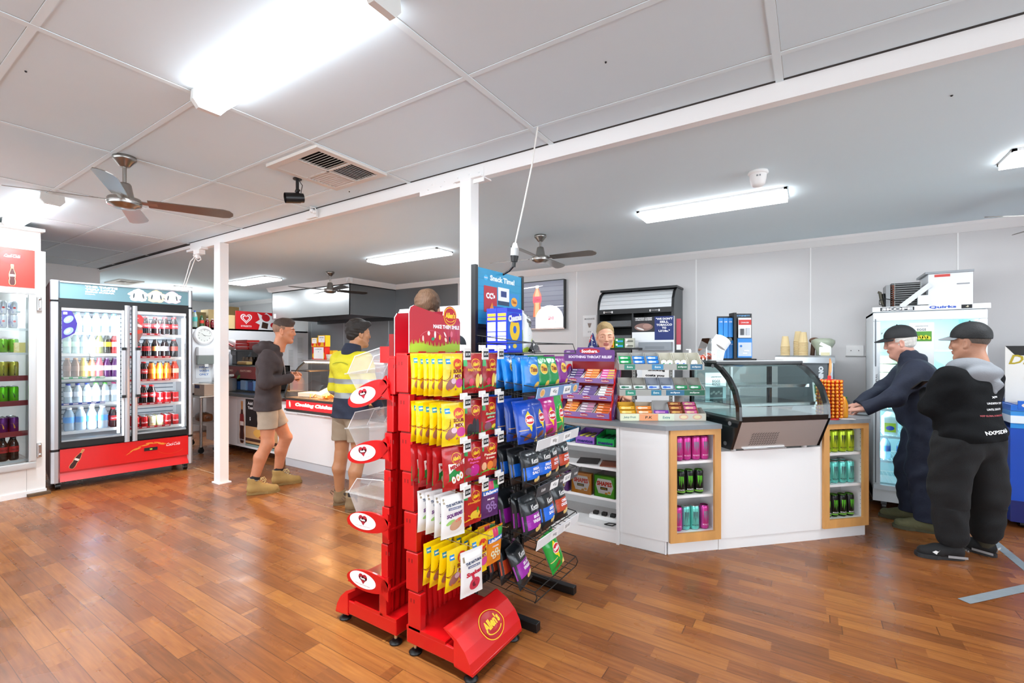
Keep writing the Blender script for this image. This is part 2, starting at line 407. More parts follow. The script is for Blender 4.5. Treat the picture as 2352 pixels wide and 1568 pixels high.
def troffer(x0, x1, y0, y1, label, p, z=2.62):
    cx, cy = (x0+x1)/2, (y0+y1)/2; t = thing('ceiling_light', label, 'light', (cx, cy, z), 0, 'flush rectangular ceiling lights over the serving area')
    a, c = (x1-x0)/2, (y1-y0)/2
    b = MB()
    b.box(-a, a, -c, -c+.02, -.015, 0, WHITE); b.box(-a, a, c-.02, c, -.015, 0, WHITE); b.box(-a, -a+.02, -c, c, -.015, 0, WHITE); b.box(a-.02, a, -c, c, -.015, 0, WHITE); b.build('frame', t)
    b = MB(); b.box(-a+.006, a-.006, -c+.006, c-.006, -.04, -.015, TROF); b.build('diffuser', t)
    lamp('AREA', (0, 0, -.042), p, (2*a-.05, 2*c-.05), parent=t)
troffer(-1.27, -.155, 3.93, 4.21, 'flush rectangular ceiling light beside the white dome detector', 20)
troffer(-4.89, -3.66, 4.03, 4.32, 'flush rectangular ceiling light left of the tall centre post, between it and the hood fan', 22)
troffer(-8.56, -7.36, 4.05, 4.35, 'flush rectangular ceiling light just right of the far post', 22)
troffer(1.0, 2.2, 3.93, 4.21, 'flush rectangular ceiling light cut off by the right edge', 14)
troffer(-10.9, -9.85, 3.75, 4.05, 'small-looking ceiling light above the silver fridge corner, farthest away', 18)
BRN = mt('a8a5a0', .28, 1., bump=.03, bscale=80); BLD = mt('8f8b86', .3, 1.)
def fan(loc, hz, angs, label, R=.6):
    t = thing('ceiling_fan', label, 'fan', loc)
    d = hz-loc[2]
    b = MB(); b.lathe([(.0, 0), (.062, 0), (.064, -.018), (.058, -.028), (.046, -.04), (.03, -.062), (.024, -.068), (0, -.068)], BRN, n=28); b.build('canopy', t)
    b = MB(); b.cyl((0, 0, -.06), (0, 0, d+.1), .011, BRN, n=12); b.build('downrod', t)
    b = MB(); b.lathe([(.0, d+.125), (.03, d+.125), (.036, d+.115), (.05, d+.04), (.052, d+.03), (.085, d+.028), (.09, d+.02), (.09, d-.012), (.085, d-.02), (.06, d-.028), (.058, d-.034), (0, d-.038)], BRN, n=32)
    b.lathe([(.0905, d+.004), (.0925, d+.002), (.0905, d)], CHROME, n=32); b.build('motor_housing', t)
    for a in angs:
        b = MB(); M = RZ(a) @ T(0, 0, d+.012) @ RX(-14)
        b.box(.07, .17, -.018, .018, -.003, .003, BRN, M)
        pl = [(.12, -.045), (R-.06, -.058), (R-.02, -.045), (R, -.015), (R, .015), (R-.02, .045), (R-.06, .058), (.12, .045)]
        b.prism(pl, -.0025, .0025, BLD, M); b.build('blade', t)
fan((-3.72, 1.14, 2.67), 2.372, (64, -26, -116, 154), 'brushed steel ceiling fan under the tiled ceiling at upper left')
fan((-2.372, 4.194, 2.62), 2.37, (5, 95, 185, -85), 'brushed steel four-blade ceiling fan above the wall television')
fan((-6.159, 4.396, 2.62), 2.33, (76, -14, 166, -104), 'brushed steel ceiling fan in front of the extraction hood')
fan((1.6, 4.9, 2.62), 2.37, (204, 108, 24, -72), 'ceiling fan mostly outside the right edge, only blade ends in view')
# louvred vents
def vent(x0, x1, y0, y1, z, label):
    cx, cy = (x0+x1)/2, (y0+y1)/2; a, c = (x1-x0)/2, (y1-y0)/2
    t = thing('ceiling_vent', label, 'vent', (cx, cy, z)); VM = mt('d8d2cb', .5)
    b = MB()
    for q in ((-a, a, -c, -c+.045), (-a, a, c-.045, c), (-a, -a+.045, -c+.045, c-.045), (a-.045, a, -c+.045, c-.045), (-.008, .008, -c+.045, c-.045), (-a+.045, a-.045, -.008, .008)):
        b.box(q[0], q[1], q[2], q[3], -.02, 0, VM)
    b.build('frame', t)
    b = MB(); b.box(-a+.04, a-.04, -c+.04, c-.04, -.004, -.001, mt('151414', .9)); b.build('throat', t)
    for k, (sx, sy) in enumerate(((-1, -1), (1, -1), (-1, 1), (1, 1))):
        b = MB(); A = a-.053; Cc = c-.053
        for i in range(9):
            u = (i+.5)/9
            if k in (0, 3):
                x = .012+u*A
                b.box(-.011, .011, 0, Cc, -.001, .001, VM, T(sx*x, 0 if sy > 0 else -Cc-.01, -.012) @ T(0, .005, 0) @ RY(35*sx))
            else:
                y = .012+u*Cc
                b.box(0, A, -.011, .011, -.001, .001, VM, T(0 if sx > 0 else -A-.01, sy*y, -.012) @ T(.005, 0, 0) @ RX(-35*sy))
        b.build('louvre', t)
vent(-3.07, -2.51, 1.70, 2.25, 2.67, 'square four-way louvred air vent in the tiled ceiling beside the black camera')
vent(-10.4, -9.7, 2.9, 3.25, 2.62, 'flat air vent far back over the silver fridge')
# black bullet camera
t = thing('security_camera', 'small black bullet security camera hanging from the tiled ceiling', 'camera', (-3.139, 1.969, 2.67), 0)
K = mt('121213', .35)
b = MB(); b.cyl((0, 0, 0), (0, 0, -.008), .03, K, n=20); b.cyl((0, 0, -.008), (0, 0, -.085), .011, K); b.cyl((-.02, 0, -.09), (.025, 0, -.09), .008, K); b.sphere((0, 0, -.09), .015, K); b.cyl((0, 0, -.09), (0, -.01, -.12), .009, K); b.build('mount', t)
M = T(0, -.015, -.145) @ RZ(-20) @ RX(100)
b = MB(); b.cyl((0, 0, -.055), (0, 0, .05), .033, K, n=20, M=M); b.cyl((0, 0, -.03), (0, 0, .07), .037, K, n=20, M=M, caps=False); b.build('body', t)
b = MB(); b.cyl((0, 0, .05), (0, 0, .054), .022, mt('2a2f38', .1), n=16, M=M); b.build('lens', t)
b = MB(); b.tube([(.012, 0, -.01), (.03, .02, -.05), (.03, .01, -.1), (.01, .02, -.14)], .003, K, n=6); b.build('lead', t)
# dome camera
t = thing('dome_detector', 'white dome detector on the rear ceiling above a flush light', 'detector', (-.305, 3.5, 2.62))
b = MB(); b.lathe([(0, 0), (.06, 0), (.063, -.012), (.055, -.022), (0, -.022)], WHITE, n=28); b.build('base', t)
b = MB(); b.lathe([(.052, -.02), (.05, -.05), (.042, -.085), (.03, -.1), (0, -.105)], WHITE, n=28); b.box(-.006, .006, -.052, -.045, -.045, -.035, GREYP); b.box(.012, .02, -.052, -.044, -.045, -.035, GREYP); b.build('dome', t)
# beam sockets
t = thing('socket_outlet', 'white double socket with a plug on the beam near the black camera', 'socket', (-3.70, 2.475, 2.62))
b = MB(); b.box(-.07, .07, -.03, 0, -.035, .035, TRIM, bev=.004); b.build('box', t)
b = MB(); b.sphere((.05, -.05, .015), .02, TRIM); b.sphere((.08, -.045, .0), .016, TRIM); b.tube([(.05, -.06, .02), (.07, -.08, .04), (.1, -.05, .03), (.09, -.03, -.02)], .004, TRIM); b.build('plug', t)
t = thing('socket_outlet', 'white socket and plugs under the beam end with a cord running down to the fridge', 'socket', (-5.86, 2.46, 2.575))
b = MB(); b.box(-.2, .16, -.03, .04, -.02, .005, TRIM); b.box(-.02, .12, -.035, .03, -.07, -.02, TRIM, bev=.004); b.build('box', t)
b = MB(); b.sphere((.03, -.01, -.09), .028, TRIM); b.sphere((-.06, 0, -.07), .02, TRIM); b.tube([(.06, 0, -.09), (.09, 0, -.13), (.02, 0, -.14), (-.05, .0, -.1), (-.14, 0, -.2), (-.26, -.02, -.42)], .005, TRIM); b.tube([(-.06, 0, -.08), (-.12, -.02, -.13), (-.2, -.02, -.25), (-.3, -.03, -.44)], .005, TRIM); b.build('cord', t)
# hanging power cable with connector
t = thing('hanging_power_cable', 'thin white cord hanging from the tiled ceiling to a grey and black connector', 'cable', (-1.284, 2.241, 2.67))
b = MB(); b.tube([(0, 0, 0), (-.05, .02, -.2), (-.12, .04, -.42), (-.188, .06, -.62)], .0045, mt('d9d6d0', .5), n=8); b.build('cord', t)
b = MB(); b.cyl((-.188, .06, -.615), (-.19, .06, -.645), .011, TRIM, r1=.02); b.cyl((-.19, .06, -.645), (-.193, .06, -.69), .024, mt('a5a6a5', .45), n=16); b.cyl((-.193, .06, -.69), (-.196, .06, -.725), .026, BLACK, r1=.02, n=16); b.cyl((-.196, .06, -.725), (-.2, .06, -.755), .012, BLACK); b.build('connector', t)
b = MB(); b.tube([(-.2, .06, -.75), (-.23, .06, -.775), (-.33, .05, -.82), (-.4, .03, -.93), (-.42, .0, -1.1), (-.42, -.03, -1.3)], .007, BLACK, n=8); b.build('lower_lead', t)
# socket plate on wall by fridge
t = tag(MB().box(-.075, .075, -.012, 0, -.055, .055, TRIM, bev=.003).box(-.035, -.029, -.0135, -.012, -.005, .005, INKK).box(.029, .035, -.0135, -.012, -.005, .005, INKK).box(-.078, .3, -.01, 0, -.062, -.055, mt('8f8d8b', .6)).build('wall_socket'), 'white double power socket on back wall left of glass door fridge', 'socket', loc=(.37, 5.97, 1.42))
# ================================================================ drink containers
PROTO = {}
def place(key, fn, label, cat, M, loc, rz=0, group=None, tilt=None):
    """first use builds the thing, later uses copy it; loc is given in the frame M"""
    W = (M @ T(*loc) @ RZ(rz)); 
    if tilt: W = W @ tilt
    if key not in PROTO:
        r = fn(); PROTO[key] = r
    else: r = dup(PROTO[key], label)
    r['label'] = label; r['category'] = cat
    if group: r['group'] = group
    r.location = W.to_translation(); r.rotation_euler = W.to_euler()
    return r
def wrap(r, z0=0):      # 2D (x, z) -> cylinder surface facing -y
    return lambda x, y, z=0: ((r+z)*sin(x/r), -(r+z)*cos(x/r), y+z0)
def bottle(body, cap, lab, h=.212, r=.033, clear=True, txt=None, tcol='ffffff'):
    def fn():
        t = thing('drink_bottle', '', '')
        bm_ = mt(body, .12, trans=.55 if clear else .0, coat=.3)
        b = MB(); pr = [(0, 0), (r*.8, 0), (r*.98, .008), (r, .02), (r*.96, h*.3), (r, h*.36), (r, h*.62), (r*.95, h*.7), (r*.62, h*.84), (r*.42, h*.92), (r*.4, h*.93)]
        b.lathe(pr, bm_, n=16); b.build('body', t)
        b = MB(); b.lathe([(r*.46, h*.925), (r*.46, h), (0, h)], mt(cap, .4), n=14); b.build('cap', t)
        b = MB(); b.lathe([(r*1.015, h*.36), (r*1.02, h*.37), (r*1.02, h*.6), (r*1.015, h*.61)], mt(lab, .45), n=18)
        if txt: b.text(txt, 0, h*.485, h*.09, mt(tcol, .5), w=r*1.7, warp=wrap(r*1.035), shear=.3)
        b.build('label', t)
        return t
    return fn
def can(body, h=.168, r=.033, art=None, top='b9bcbf', rough=.3, metal=.55):
    def fn():
        t = thing('drink_can', '', '')
        al = mt(top, .3, .9)
        b = MB(); b.lathe([(0, .004), (r*.72, .003), (r*.78, 0), (r*.84, .004)], al, n=20)
        b.lathe([(r*.84, .004), (r, .014), (r, h-.018), (r*.93, h-.008), (r*.83, h-.003)], mt(body, rough, metal), n=24)
        if art: art(b, r, h)
        b.build('body', t)
        b = MB(); b.lathe([(r*.83, h-.003), (r*.84, h), (r*.8, h), (r*.76, h-.005), (0, h-.005)], al, n=20)
        b.ell(0, -.004, .007, .011, mt('8b8e91', .3, .9), z=h-.003, n=10); b.build('lid', t)
        return t
    return fn
def claw(col, tcol, name=True, band=None, scale=1.):
    def art(b, r, h):
        m = mt(col, .35, .3); w = wrap(r*1.012)
        for k, dx in enumerate((-.012, 0, .012)):
            y1 = h*.78; y0 = h*(.38, .30, .42)[k]
            x = dx*scale
            pts = [(x-.005, y1), (x+.004, y1-.004), (x+.0045, y1-.03), (x+.002, y1-.05), (x+.0035, (y0+y1)/2), (x, y0), (x-.0025, (y0+y1)/2-.006), (x-.0005, y1-.05), (x-.0035, y1-.028)]
            b.poly(pts, m, warp=w)
        if name: b.text('MONSTER', 0, h*.2, .0095, mt(tcol, .5), w=.05, warp=w, bold=.01)
        if band: b.quad(-.05, .05, h*.09, h*.15, mt(band, .4), nu=12, warp=wrap(r*1.008))
    return art
CAN_PINK = can('d0459c', art=claw('7d8a99', 'f0c0e0'), top='a83a80'); CAN_BLACK = can('0a0c0a', art=claw('62c52e', 'f2f2f2', band='6fae36'), top='4f9a2a', metal=.2)
CAN_AQUA = can('6fcfc4', art=claw('48666a', '2a3a3c'), top='c8d4d4'); CAN_LIME = can('b9d334', art=claw('20251a', '2c3318'), top='3a3c3a')

def shelf_wire(b, x0, x1, y0, y1, z, m):
    b.box(x0, x1, y0, y0+.012, z-.022, z, m); b.box(x0, x1, y1-.008, y1, z-.008, z, m)
    n = int((x1-x0)/.03)
    for i in range(n+1):
        x = x0+(x1-x0)*i/n; b.box(x-.0015, x+.0015, y0, y1, z-.004, z-.001, m)
def bottle2d(b, m, cx, cy, h, rot=0, M=FRONT, z=0, warp=None):
    """contour soda bottle drawn as a flat print"""
    pr = [(.0, .055), (.08, .1), (.2, .105), (.32, .085), (.42, .1), (.5, .105), (.62, .085), (.74, .05), (.86, .036), (.9, .045), (1, .045)]
    c, q = cos(radians(rot)), sin(radians(rot))
    def P(a, t): x = a*h; y = (t-.5)*h; return (cx+x*c-y*q, cy+x*q+y*c)
    def shape(t0, t1, mm, k, zz):
        ts = [t for t, _ in pr if t0 < t < t1]; ts = [t0]+ts+[t1]
        W = lambda t: np.interp(t, [p[0] for p in pr], [p[1] for p in pr])*k
        for u, v in zip(ts[:-1], ts[1:]): b.poly([P(-W(u), u), P(W(u), u), P(W(v), v), P(-W(v), v)], mm, M, zz, warp)
    shape(0, 1, mt('d8a070', .5), 1.12, z); shape(.01, .8, mt('3a0d08', .5), .9, z+.0006)
    shape(.42, .52, mt('e6d8d0', .5), .8, z+.0012); shape(.8, .97, mt('c98a4a', .5), .75, z+.0006)
def script(b, x, z, h, col, M=FRONT, y=0, w=None, rot=0):
    m = mt(col, .5)
    b.text('Coca', x-h*1.05, z, h, m, M, w=h*1.9, z=y, shear=.45, bold=.0, rot=rot); b.text('Cola', x+h*1.05, z-.02*h, h, m, M, w=h*1.9, z=y, shear=.45, bold=.0, rot=rot)
    b.ell(x-h*1.2, z-h*.35, h*1.0, h*.22, m, M, z=y, a0=180, a1=330, inner=.86); b.ell(x+h*.9, z+h*.42, h*1.3, h*.14, m, M, z=y, a0=20, a1=170, inner=.9)

# ================================================================ double glass-door drinks fridge
FM = T(-6.41, 1.365, 0) @ RZ(80.77)
t = thing('drinks_fridge', 'tall double glass-door drinks fridge with red base and silver corner columns', 'fridge', (-6.41, 1.365, 0), 80.77)
SIL = mt('c3c5c9', .35, .7); DRED = mt('7d1418', .35); REDP = mt('d40a0e', .3, coat=.4); ALW = mt('e9ecee', .4)
FD = .72
b = MB()
b.box(-.0, .012, .03, FD, .1, 2.12, DRED); b.box(1.2, 1.212, .03, FD, .1, 2.12, DRED); b.box(0, 1.212, .03, FD, 2.1, 2.12, DRED)
b.box(0, 1.212, FD-.03, FD, .1, 2.12, DRED); b.box(.012, 1.2, .06, FD-.03, .1, .47, BLACK)
b.build('cabinet', t)
b = MB(); b.box(.014, 1.198, FD-.05, FD-.032, .47, 1.93, ALW); b.box(.014, .03, .05, FD-.05, .47, 1.93, ALW); b.box(1.182, 1.198, .05, FD-.05, .47, 1.93, ALW)
b.box(.014, 1.198, .05, FD-.04, 1.9, 1.93, ALW); b.box(.014, 1.198, .05, FD-.04, .47, .5, mt('b9c0c6', .4))
for z in np.arange(.6, 1.9, .05): b.box(.06, 1.15, FD-.053, FD-.05, z, z+.012, mt('7b8a96', .5))
b.build('lining', t)
COLP = [(.0, .03), (.006, .008), (.03, -.006), (.058, -.002), (.072, .02), (.072, .05), (0, .05)]
for mx_, nm in ((0, 'l'), (1, 'r')):
    b = MB(); pts = COLP if not mx_ else [(1.212-x*.72, y) for x, y in COLP][::-1]
    for z0, z1 in ((.08, .395), (.42, 1.915), (1.935, 2.135)): b.prism(pts, z0, z1, SIL)
    for z0, z1 in ((.395, .42), (1.915, 1.935)): b.prism([(x, y+.006) for x, y in pts], z0, z1, BLACK)
    b.build('corner_column', t)
# lit header
b = MB(); HM = mt('668a93', .5, emit=.22)
b.box(.072, 1.165, .012, .03, 1.955, 2.125, HM); b.box(.072, 1.165, .0, .03, 2.115, 2.13, SIL); b.box(.06, 1.17, .005, .05, 1.915, 1.955, BLACK)
WT = mt('ffffff', .5, emit=1.)
for s_, z, h in (('THE TASTE', 2.092, .021), ('YOU LOVE', 2.063, .021), ('ZERO SUGAR', 2.037, .015), ('600mL', 2.014, .009)):
    b.text(s_, .26, z, h, WT, FRONT, z=-.0105, bold=.05, align='l', w={'THE TASTE': .26, 'YOU LOVE': .24, 'ZERO SUGAR': .235, '600mL': .08}[s_])
for cx, col in ((.7, 'e9f4ee'), (.86, 'f5c49a'), (1.01, 'f2b6cf')):
    pts = [(cx+(.082+.012*sin(7*a)+.008*sin(13*a+cx*9))*cos(a), 2.035+(.068+.008*sin(5*a))*sin(a)) for a in np.linspace(0, 2*pi, 40)[:-1]]
    b.poly(pts, mt(col, .5, emit=.8), FRONT, z=-.0105); b.ell(cx, 2.045, .06, .05, WT, FRONT, z=-.0095)
    for dx in (-.04, .042): b.ell(cx+dx, 2.03, .008, .03, mt('55646a', .5), FRONT, z=-.009, rot=dx*200)
b.text('vit', .7, 2.04, .012, mt('52b98a', .5), FRONT, z=-.0085)
b.build('header_sign', t)
# lower red panels
b = MB(); b.box(.072, 1.165, .008, .03, .185, .412, REDP)
b.xprism([(.03, .18), (.03, .165), (-.005, .085), (.02, .08), (.06, .18)], .072, 1.165, REDP)
bottle2d(b, None, .2, .3, .21, rot=-28, z=-.007); b.text('Z', .2, .3, .001, REDP, FRONT, z=0)
script(b, 1.02, .335, .032, 'ffffff', y=-.006)
GOLD = mt('e08a2a', .5)
for i in range(10):
    a = i/9; b.ell(.62+a*.32, .29+.075*sin(a*2.4)+.01*(i % 2), .035, .003+.003*(i % 3), GOLD, FRONT, z=-.006, rot=35-a*60, n=10)
b.ell(1.0, .3, .13, .075, mt('d8501a', .5), FRONT, z=-.0058, a0=200, a1=330, inner=.96)
b.box(.75, .87, .002, .009, .29, .325, BLACK); b.text('4.8', .81, .307, .014, mt('b7e043', .5, emit=1.2), FRONT, z=.0)
b.build('kick_panel', t)
for x, y in ((.06, .08), (1.15, .08), (.06, .62), (1.15, .62)):
    b = MB(); b.cyl((x-.018, y, .035), (x+.018, y, .035), .034, BLACK, n=18); b.box(x-.025, x+.025, y-.02, y+.03, .055, .1, DSTEEL); b.cyl((x-.02, y, .035), (x+.02, y, .035), .014, GREYP); b.build('caster', t)
LS = {0: (.58, .86, 1.13, 1.385, 1.61), 1: (.545, .81, 1.08, 1.34, 1.60)}
for k, (x0, x1) in enumerate(((.072, .575), (.64, 1.165))):
    d = MB(); d.box(x0, x1, -.005, .025, 1.86, 1.915, BLACK); d.box(x0, x1, -.005, .025, .43, .49, BLACK)
    ax, bx = (x0, x1) if k == 0 else (x0, x1)
    d.box(x1-.018 if k == 0 else x1-.022, x1 if k == 0 else x1, -.004, .025, .49, 1.86, BLACK if k else ALW)
    d.box(x0, x0+.01, -.004, .025, .49, 1.86, BLACK)
    d.box(x0+.01, x1-.02, 0, .02, 1.83, 1.86, ALW); d.box(x0+.01, x1-.02, 0, .02, .49, .505, mt('9aa0a5', .4))
    dr = d.build('door', t)
    cx = .6 if k == 0 else .667
    h = MB(); pr = [(cx-.026, .01), (cx-.02, -.008), (cx, -.016), (cx+.02, -.008), (cx+.026, .01)]
    h.prism(pr, .42, 1.915, SIL); h.build('door_stile', dr)
    hx = cx-.03 if k == 0 else cx+.03
    h = MB(); h.box(hx-.016, hx+.016, -.03, -.012, .93, 1.43, SIL, bev=.006); h.box(hx-.018, hx+.018, -.032, -.008, .905, .935, BLACK); h.box(hx-.018, hx+.018, -.032, -.008, 1.425, 1.455, BLACK); h.build('handle', dr)
    h = MB(); h.quad(x0+.01, x1-.018, .5, 1.84, glass('f4fbff'), FRONT @ T(0, 0, -.004)); h.build('pane', dr)
    h = MB(); h.box(x1-.055, x1-.03, .04, .055, .52, 1.8, mt('f6fbff', .5, emit=3.)); h.build('light_strip', dr)
    for z in LS[k]:
        s_ = MB(); shelf_wire(s_, x0-.03 if k else x0-.05, x1-.03, .07, .6, z, ALW)
        s_.box(x0-.02, x1-.06, .06, .07, z-.026, z+.006, mt('e8e6e0', .5)); 
        if k == 1 or abs(z-.86) < .01 or abs(z-1.13) < .01:
            c = 'c8282c' if k else ('2d3f8a' if z < 1 else '2f9a62')
            s_.box(x0-.01, (x0+x1)/2+(.1 if z < 1.5 else 0), .054, .06, z-.004, z+.018, mt(c, .5))
            for j in range(5):
                xx = x0+.03+j*.07; s_.box(xx, xx+.04, .0525, .054, z+.002, z+.012, mt('f0dede', .5))
        s_.build('shelf', t)
    lamp('AREA', ((x0+x1)/2, .09, 1.885), 3., (.4, .1), col=(.9, .96, 1), parent=t)
    lamp('AREA', ((x0+x1)/2, .06, 1.2), 7., (.03, 1.2), rot=(radians(90), 0, 0), col=(.92, .97, 1), parent=t)
# stickers on the glass
b = MB(); V = mt('3a2c8c', .5); b.poly([(.085, 1.83), (.155, 1.83), (.17, 1.8), (.19, 1.74), (.2, 1.7), (.19, 1.64), (.18, 1.6), (.14, 1.57), (.09, 1.54), (.085, 1.53)], V, FRONT, z=.002)
for cy in (1.74, 1.62): b.ell(.135, cy, .045, .03, mt('8fa6e8', .5), FRONT, z=.003, rot=50); b.ell(.13, cy, .014, .026, mt('f0f4ff', .5), FRONT, z=.004, rot=-35)
b.box(.095, .125, -.0045, -.004, 1.79, 1.815, WHITE); b.build('sticker', t)
b = MB(); b.ell(.70, 1.76, .045, .06, REDP, FRONT, z=.002); b.poly([(.655, 1.75), (.7, 1.74), (.735, 1.66), (.74, 1.62), (.7, 1.52), (.66, 1.48)], mt('8a5a52', .5), FRONT, z=.0025)
b.ell(.705, 1.63, .03, .022, mt('c9402c', .5), FRONT, z=.0035, rot=20); b.ell(.70, 1.7, .035, .015, mt('d9cfc8', .5), FRONT, z=.0035, rot=-25); b.text('ZERO', .68, 1.78, .012, WHITE, FRONT, z=.003); b.build('sticker', t)
b = MB(); b.box(.98, 1.15, .0, .004, .44, .475, mt('eef0ee', .5)); b.build('sticker', t)
# stock
wat = bottle('dff1fa', '3f8fd8', 'cfe6f4'); watg = bottle('dff6ee', '6fbf8a', 'd8efdc'); watc = bottle('e8f4fa', 'f4f6f8', '4f9ad8', txt=None)
def cap(c): return bottle('e6f2f8', c, 'f0f6fb', r=.034)
big = bottle('d4e9f7', 'f2f6fa', '5fa4e0', h=.24, r=.043)
cola = bottle('1a0c0a', 'c31a20', 'c8242a', clear=False, txt='Coca-Cola'); colz = bottle('140b0b', '18181a', 'c8242a', clear=False, txt='Coca-Cola', tcol='1a1010')
def dk(b_, c, l): return bottle(b_, c, l, clear=False)
rows = {
 (0, 4): [('w', wat)]*6, (0, 3): [('g', watg), ('g', watg), ('w', wat), ('w', wat), ('o', dk('7a7f3a', 'c8ccb8', 'e8e8d0')), ('y', dk('30342a', '25251f', 'e8c23a')), ('r', dk('d8383a', 'e6b8b0', 'f0d8d0'))],
 (0, 2): [('b1', dk('6a4a34', 'b0805a', '7a5a46')), ('b1', dk('6a4a34', 'b0805a', '7a5a46')), ('y2', dk('c8a83a', 'd8c040', 'e0c868')), ('b2', dk('5a3a2a', '9a9a88', 'e8dcd4')), ('r2', dk('b83a48', 'c84a5a', 'f0e0e4')), ('p', dk('5a2a6a', '9a8aa8', 'f2e8f4')), ('p', dk('5a2a6a', '9a8aa8', 'f2e8f4'))],
 (0, 1): [('cb', cap('2a3c9a')), ('cb', cap('2a3c9a')), ('cb', cap('2a3c9a')), ('cg', cap('58b84a')), ('cg', cap('58b84a')), ('cm', cap('a83a6a'))],
 (0, 0): [('big', big)]*4+[('cola', cola)],
 (1, 4): [('cola', cola)]*5, (1, 3): [('colz', colz), ('colz', colz), ('gold', dk('140b0b', '1a1a1a', 'b8924a')), ('whi', dk('140b0b', '1a1a1a', 'd8d0d8')), ('red', dk('140b0b', 'a82a2a', 'c8584a'))],
 (1, 2): [('cola', cola), ('cola', cola), ('or', dk('d8651a', '2a2a2a', 'f0922a')), ('or', dk('d8651a', '2a2a2a', 'f0922a')), ('or', dk('d8651a', '2a2a2a', 'f0922a')), ('rd', dk('c83a20', 'd85a3a', 'e8d0b0'))],
 (1, 1): [('cola', cola)]*3+[('rc', None)]*3, (1, 0): [('rc', None)]*2+[('gc', None)]*2+[('rc', None)]*2}
def rcart(b, r, h): b.text('Coca-Cola', 0, h*.45, h*.16, mt('f4e8e8', .5), w=r*1.8, warp=wrap(r*1.01), shear=.3)
redcan = can('c8181e', h=.123, art=rcart); goldcan = can('d9d4a8', h=.123, art=rcart)
NM = {'w': 'blue-capped water bottle', 'g': 'green-capped water bottle', 'o': 'olive green tea bottle', 'y': 'yellow-labelled dark bottle', 'r': 'red juice bottle', 'b1': 'brown iced coffee bottle', 'y2': 'yellow drink bottle', 'b2': 'pale-labelled brown bottle', 'r2': 'pinkish red drink bottle', 'p': 'purple drink bottle', 'cb': 'clear dark-blue-capped bottle', 'cg': 'clear bright-green-capped bottle', 'cm': 'clear maroon-capped bottle', 'big': 'large blue-labelled water bottle', 'cola': 'cola bottle with red label', 'colz': 'black-capped cola bottle', 'gold': 'gold-labelled cola bottle', 'whi': 'pale-labelled cola bottle', 'red': 'dull-red-labelled cola bottle', 'or': 'orange soda bottle', 'rd': 'red-orange soda bottle', 'rc': 'small red soda can', 'gc': 'small pale gold soda can'}
SHN = ['bottom', 'lower', 'middle', 'upper', 'top']; POS = ['first', 'second', 'third', 'fourth', 'fifth', 'sixth', 'seventh']
for (dr_, sh), lst in rows.items():
    x0 = (.105, .66)[dr_]; x1 = (.545, 1.1)[dr_]; n = len(lst); z = LS[dr_][sh]+.001
    for i, (k, fn) in enumerate(lst):
        x = x0+(x1-x0)*(i+.5)/n
        depth = 4 if k in ('rc', 'gc') else 2
        if fn is None: fn = redcan if k == 'rc' else goldcan
        for dd in range(depth):
            step = .072 if depth == 4 else .085
            place('df_'+k, fn, '%s, %s from left, %s row, %s shelf, %s fridge door' % (NM[k], POS[i], ORD[dd], SHN[sh], ('left', 'right')[dr_]), 'can' if depth == 4 else 'bottle', FM, (x, .125+dd*step, z), group='drinks in the double-door fridge')

# ================================================================ cold room glass door and its stock
t = thing('glass_door', 'aluminium framed glass door of the white cold room at the left edge', 'door', (-6.42, .52, 0), 90)
ALU = mt('cfd1d0', .35, .5)
b = MB()
for q in ((0, .745, 1.965, 2.02), (0, .745, .27, .335), (0, .055, .336, 1.964), (.69, .745, .336, 1.964)):
    b.box(q[0]+.0005, q[1]-.0005, -.04, -.001, q[2], q[3], ALU, bev=.004)
    b.box(q[0]+.012, q[1]-.012, -.046, -.0405, q[2]+.012, q[3]-.012, ALU)
b.build('frame', t)
b = MB(); b.quad(.055, .69, .335, 1.965, glass('e8f0f0'), FRONT @ T(0, 0, .02)); b.build('pane', t)
for z in (1.88, .44):
    b = MB(); b.box(.75, .785, -.03, 0, z-.07, z+.07, CHROME, bev=.006); b.cyl((.755, -.035, z-.06), (.755, -.035, z+.06), .009, CHROME); b.sphere((.768, -.034, z+.05), .014, CHROME); b.sphere((.768, -.034, z-.045), .014, CHROME); b.build('hinge', t)
b = MB(); b.box(.43, .738, -.006, -.0005, 2.03, 2.403, mt('cc1c0c', .5), None); b.ell(.585, 2.315, .085, .07, mt('c81c14', .4), FRONT, z=.007)
script(b, .585, 2.325, .026, 'ffffff', y=.0085); bottle2d(b, None, .585, 2.145, .2, z=.008); b.ell(.555, 2.375, .012, .003, WHITE, FRONT, z=.0065, rot=20)
tag(b.build('drinks_sign'), 'red sign with cola bottle above the cold room glass door', 'sign', loc=(-6.42, .52, 0), rz=90)
CM = T(-6.42, .52, 0) @ RZ(90)
t = thing('wire_shelving', 'white wire shelving behind the cold room glass door', 'shelf', (-6.42, .52, 0), 90)
ZS = (.345, .60, .90, 1.145, 1.40, 1.64)
for z in ZS:
    b = MB(); shelf_wire(b, .02, .735, .13, .7, z, ALW); 
    if .5 < z < 1.2: b.box(.03, .73, .122, .13, z-.02, z+.03, mt('8a2a30', .5))
    b.build('shelf', t)
b = MB(); b.box(.705, .725, .14, .16, .3, 1.95, mt('c9cccc', .4)); b.tube([(.3, .5, 1.97), (.66, .14, 1.8)], .01, mt('9fb0b4', .4)); b.build('upright', t)
def vart(c):
    def f(b, r, h): b.text('V', 0, h*.5, h*.3, mt(c, .5), warp=wrap(r*1.01), bold=.06, rot=0)
    return f
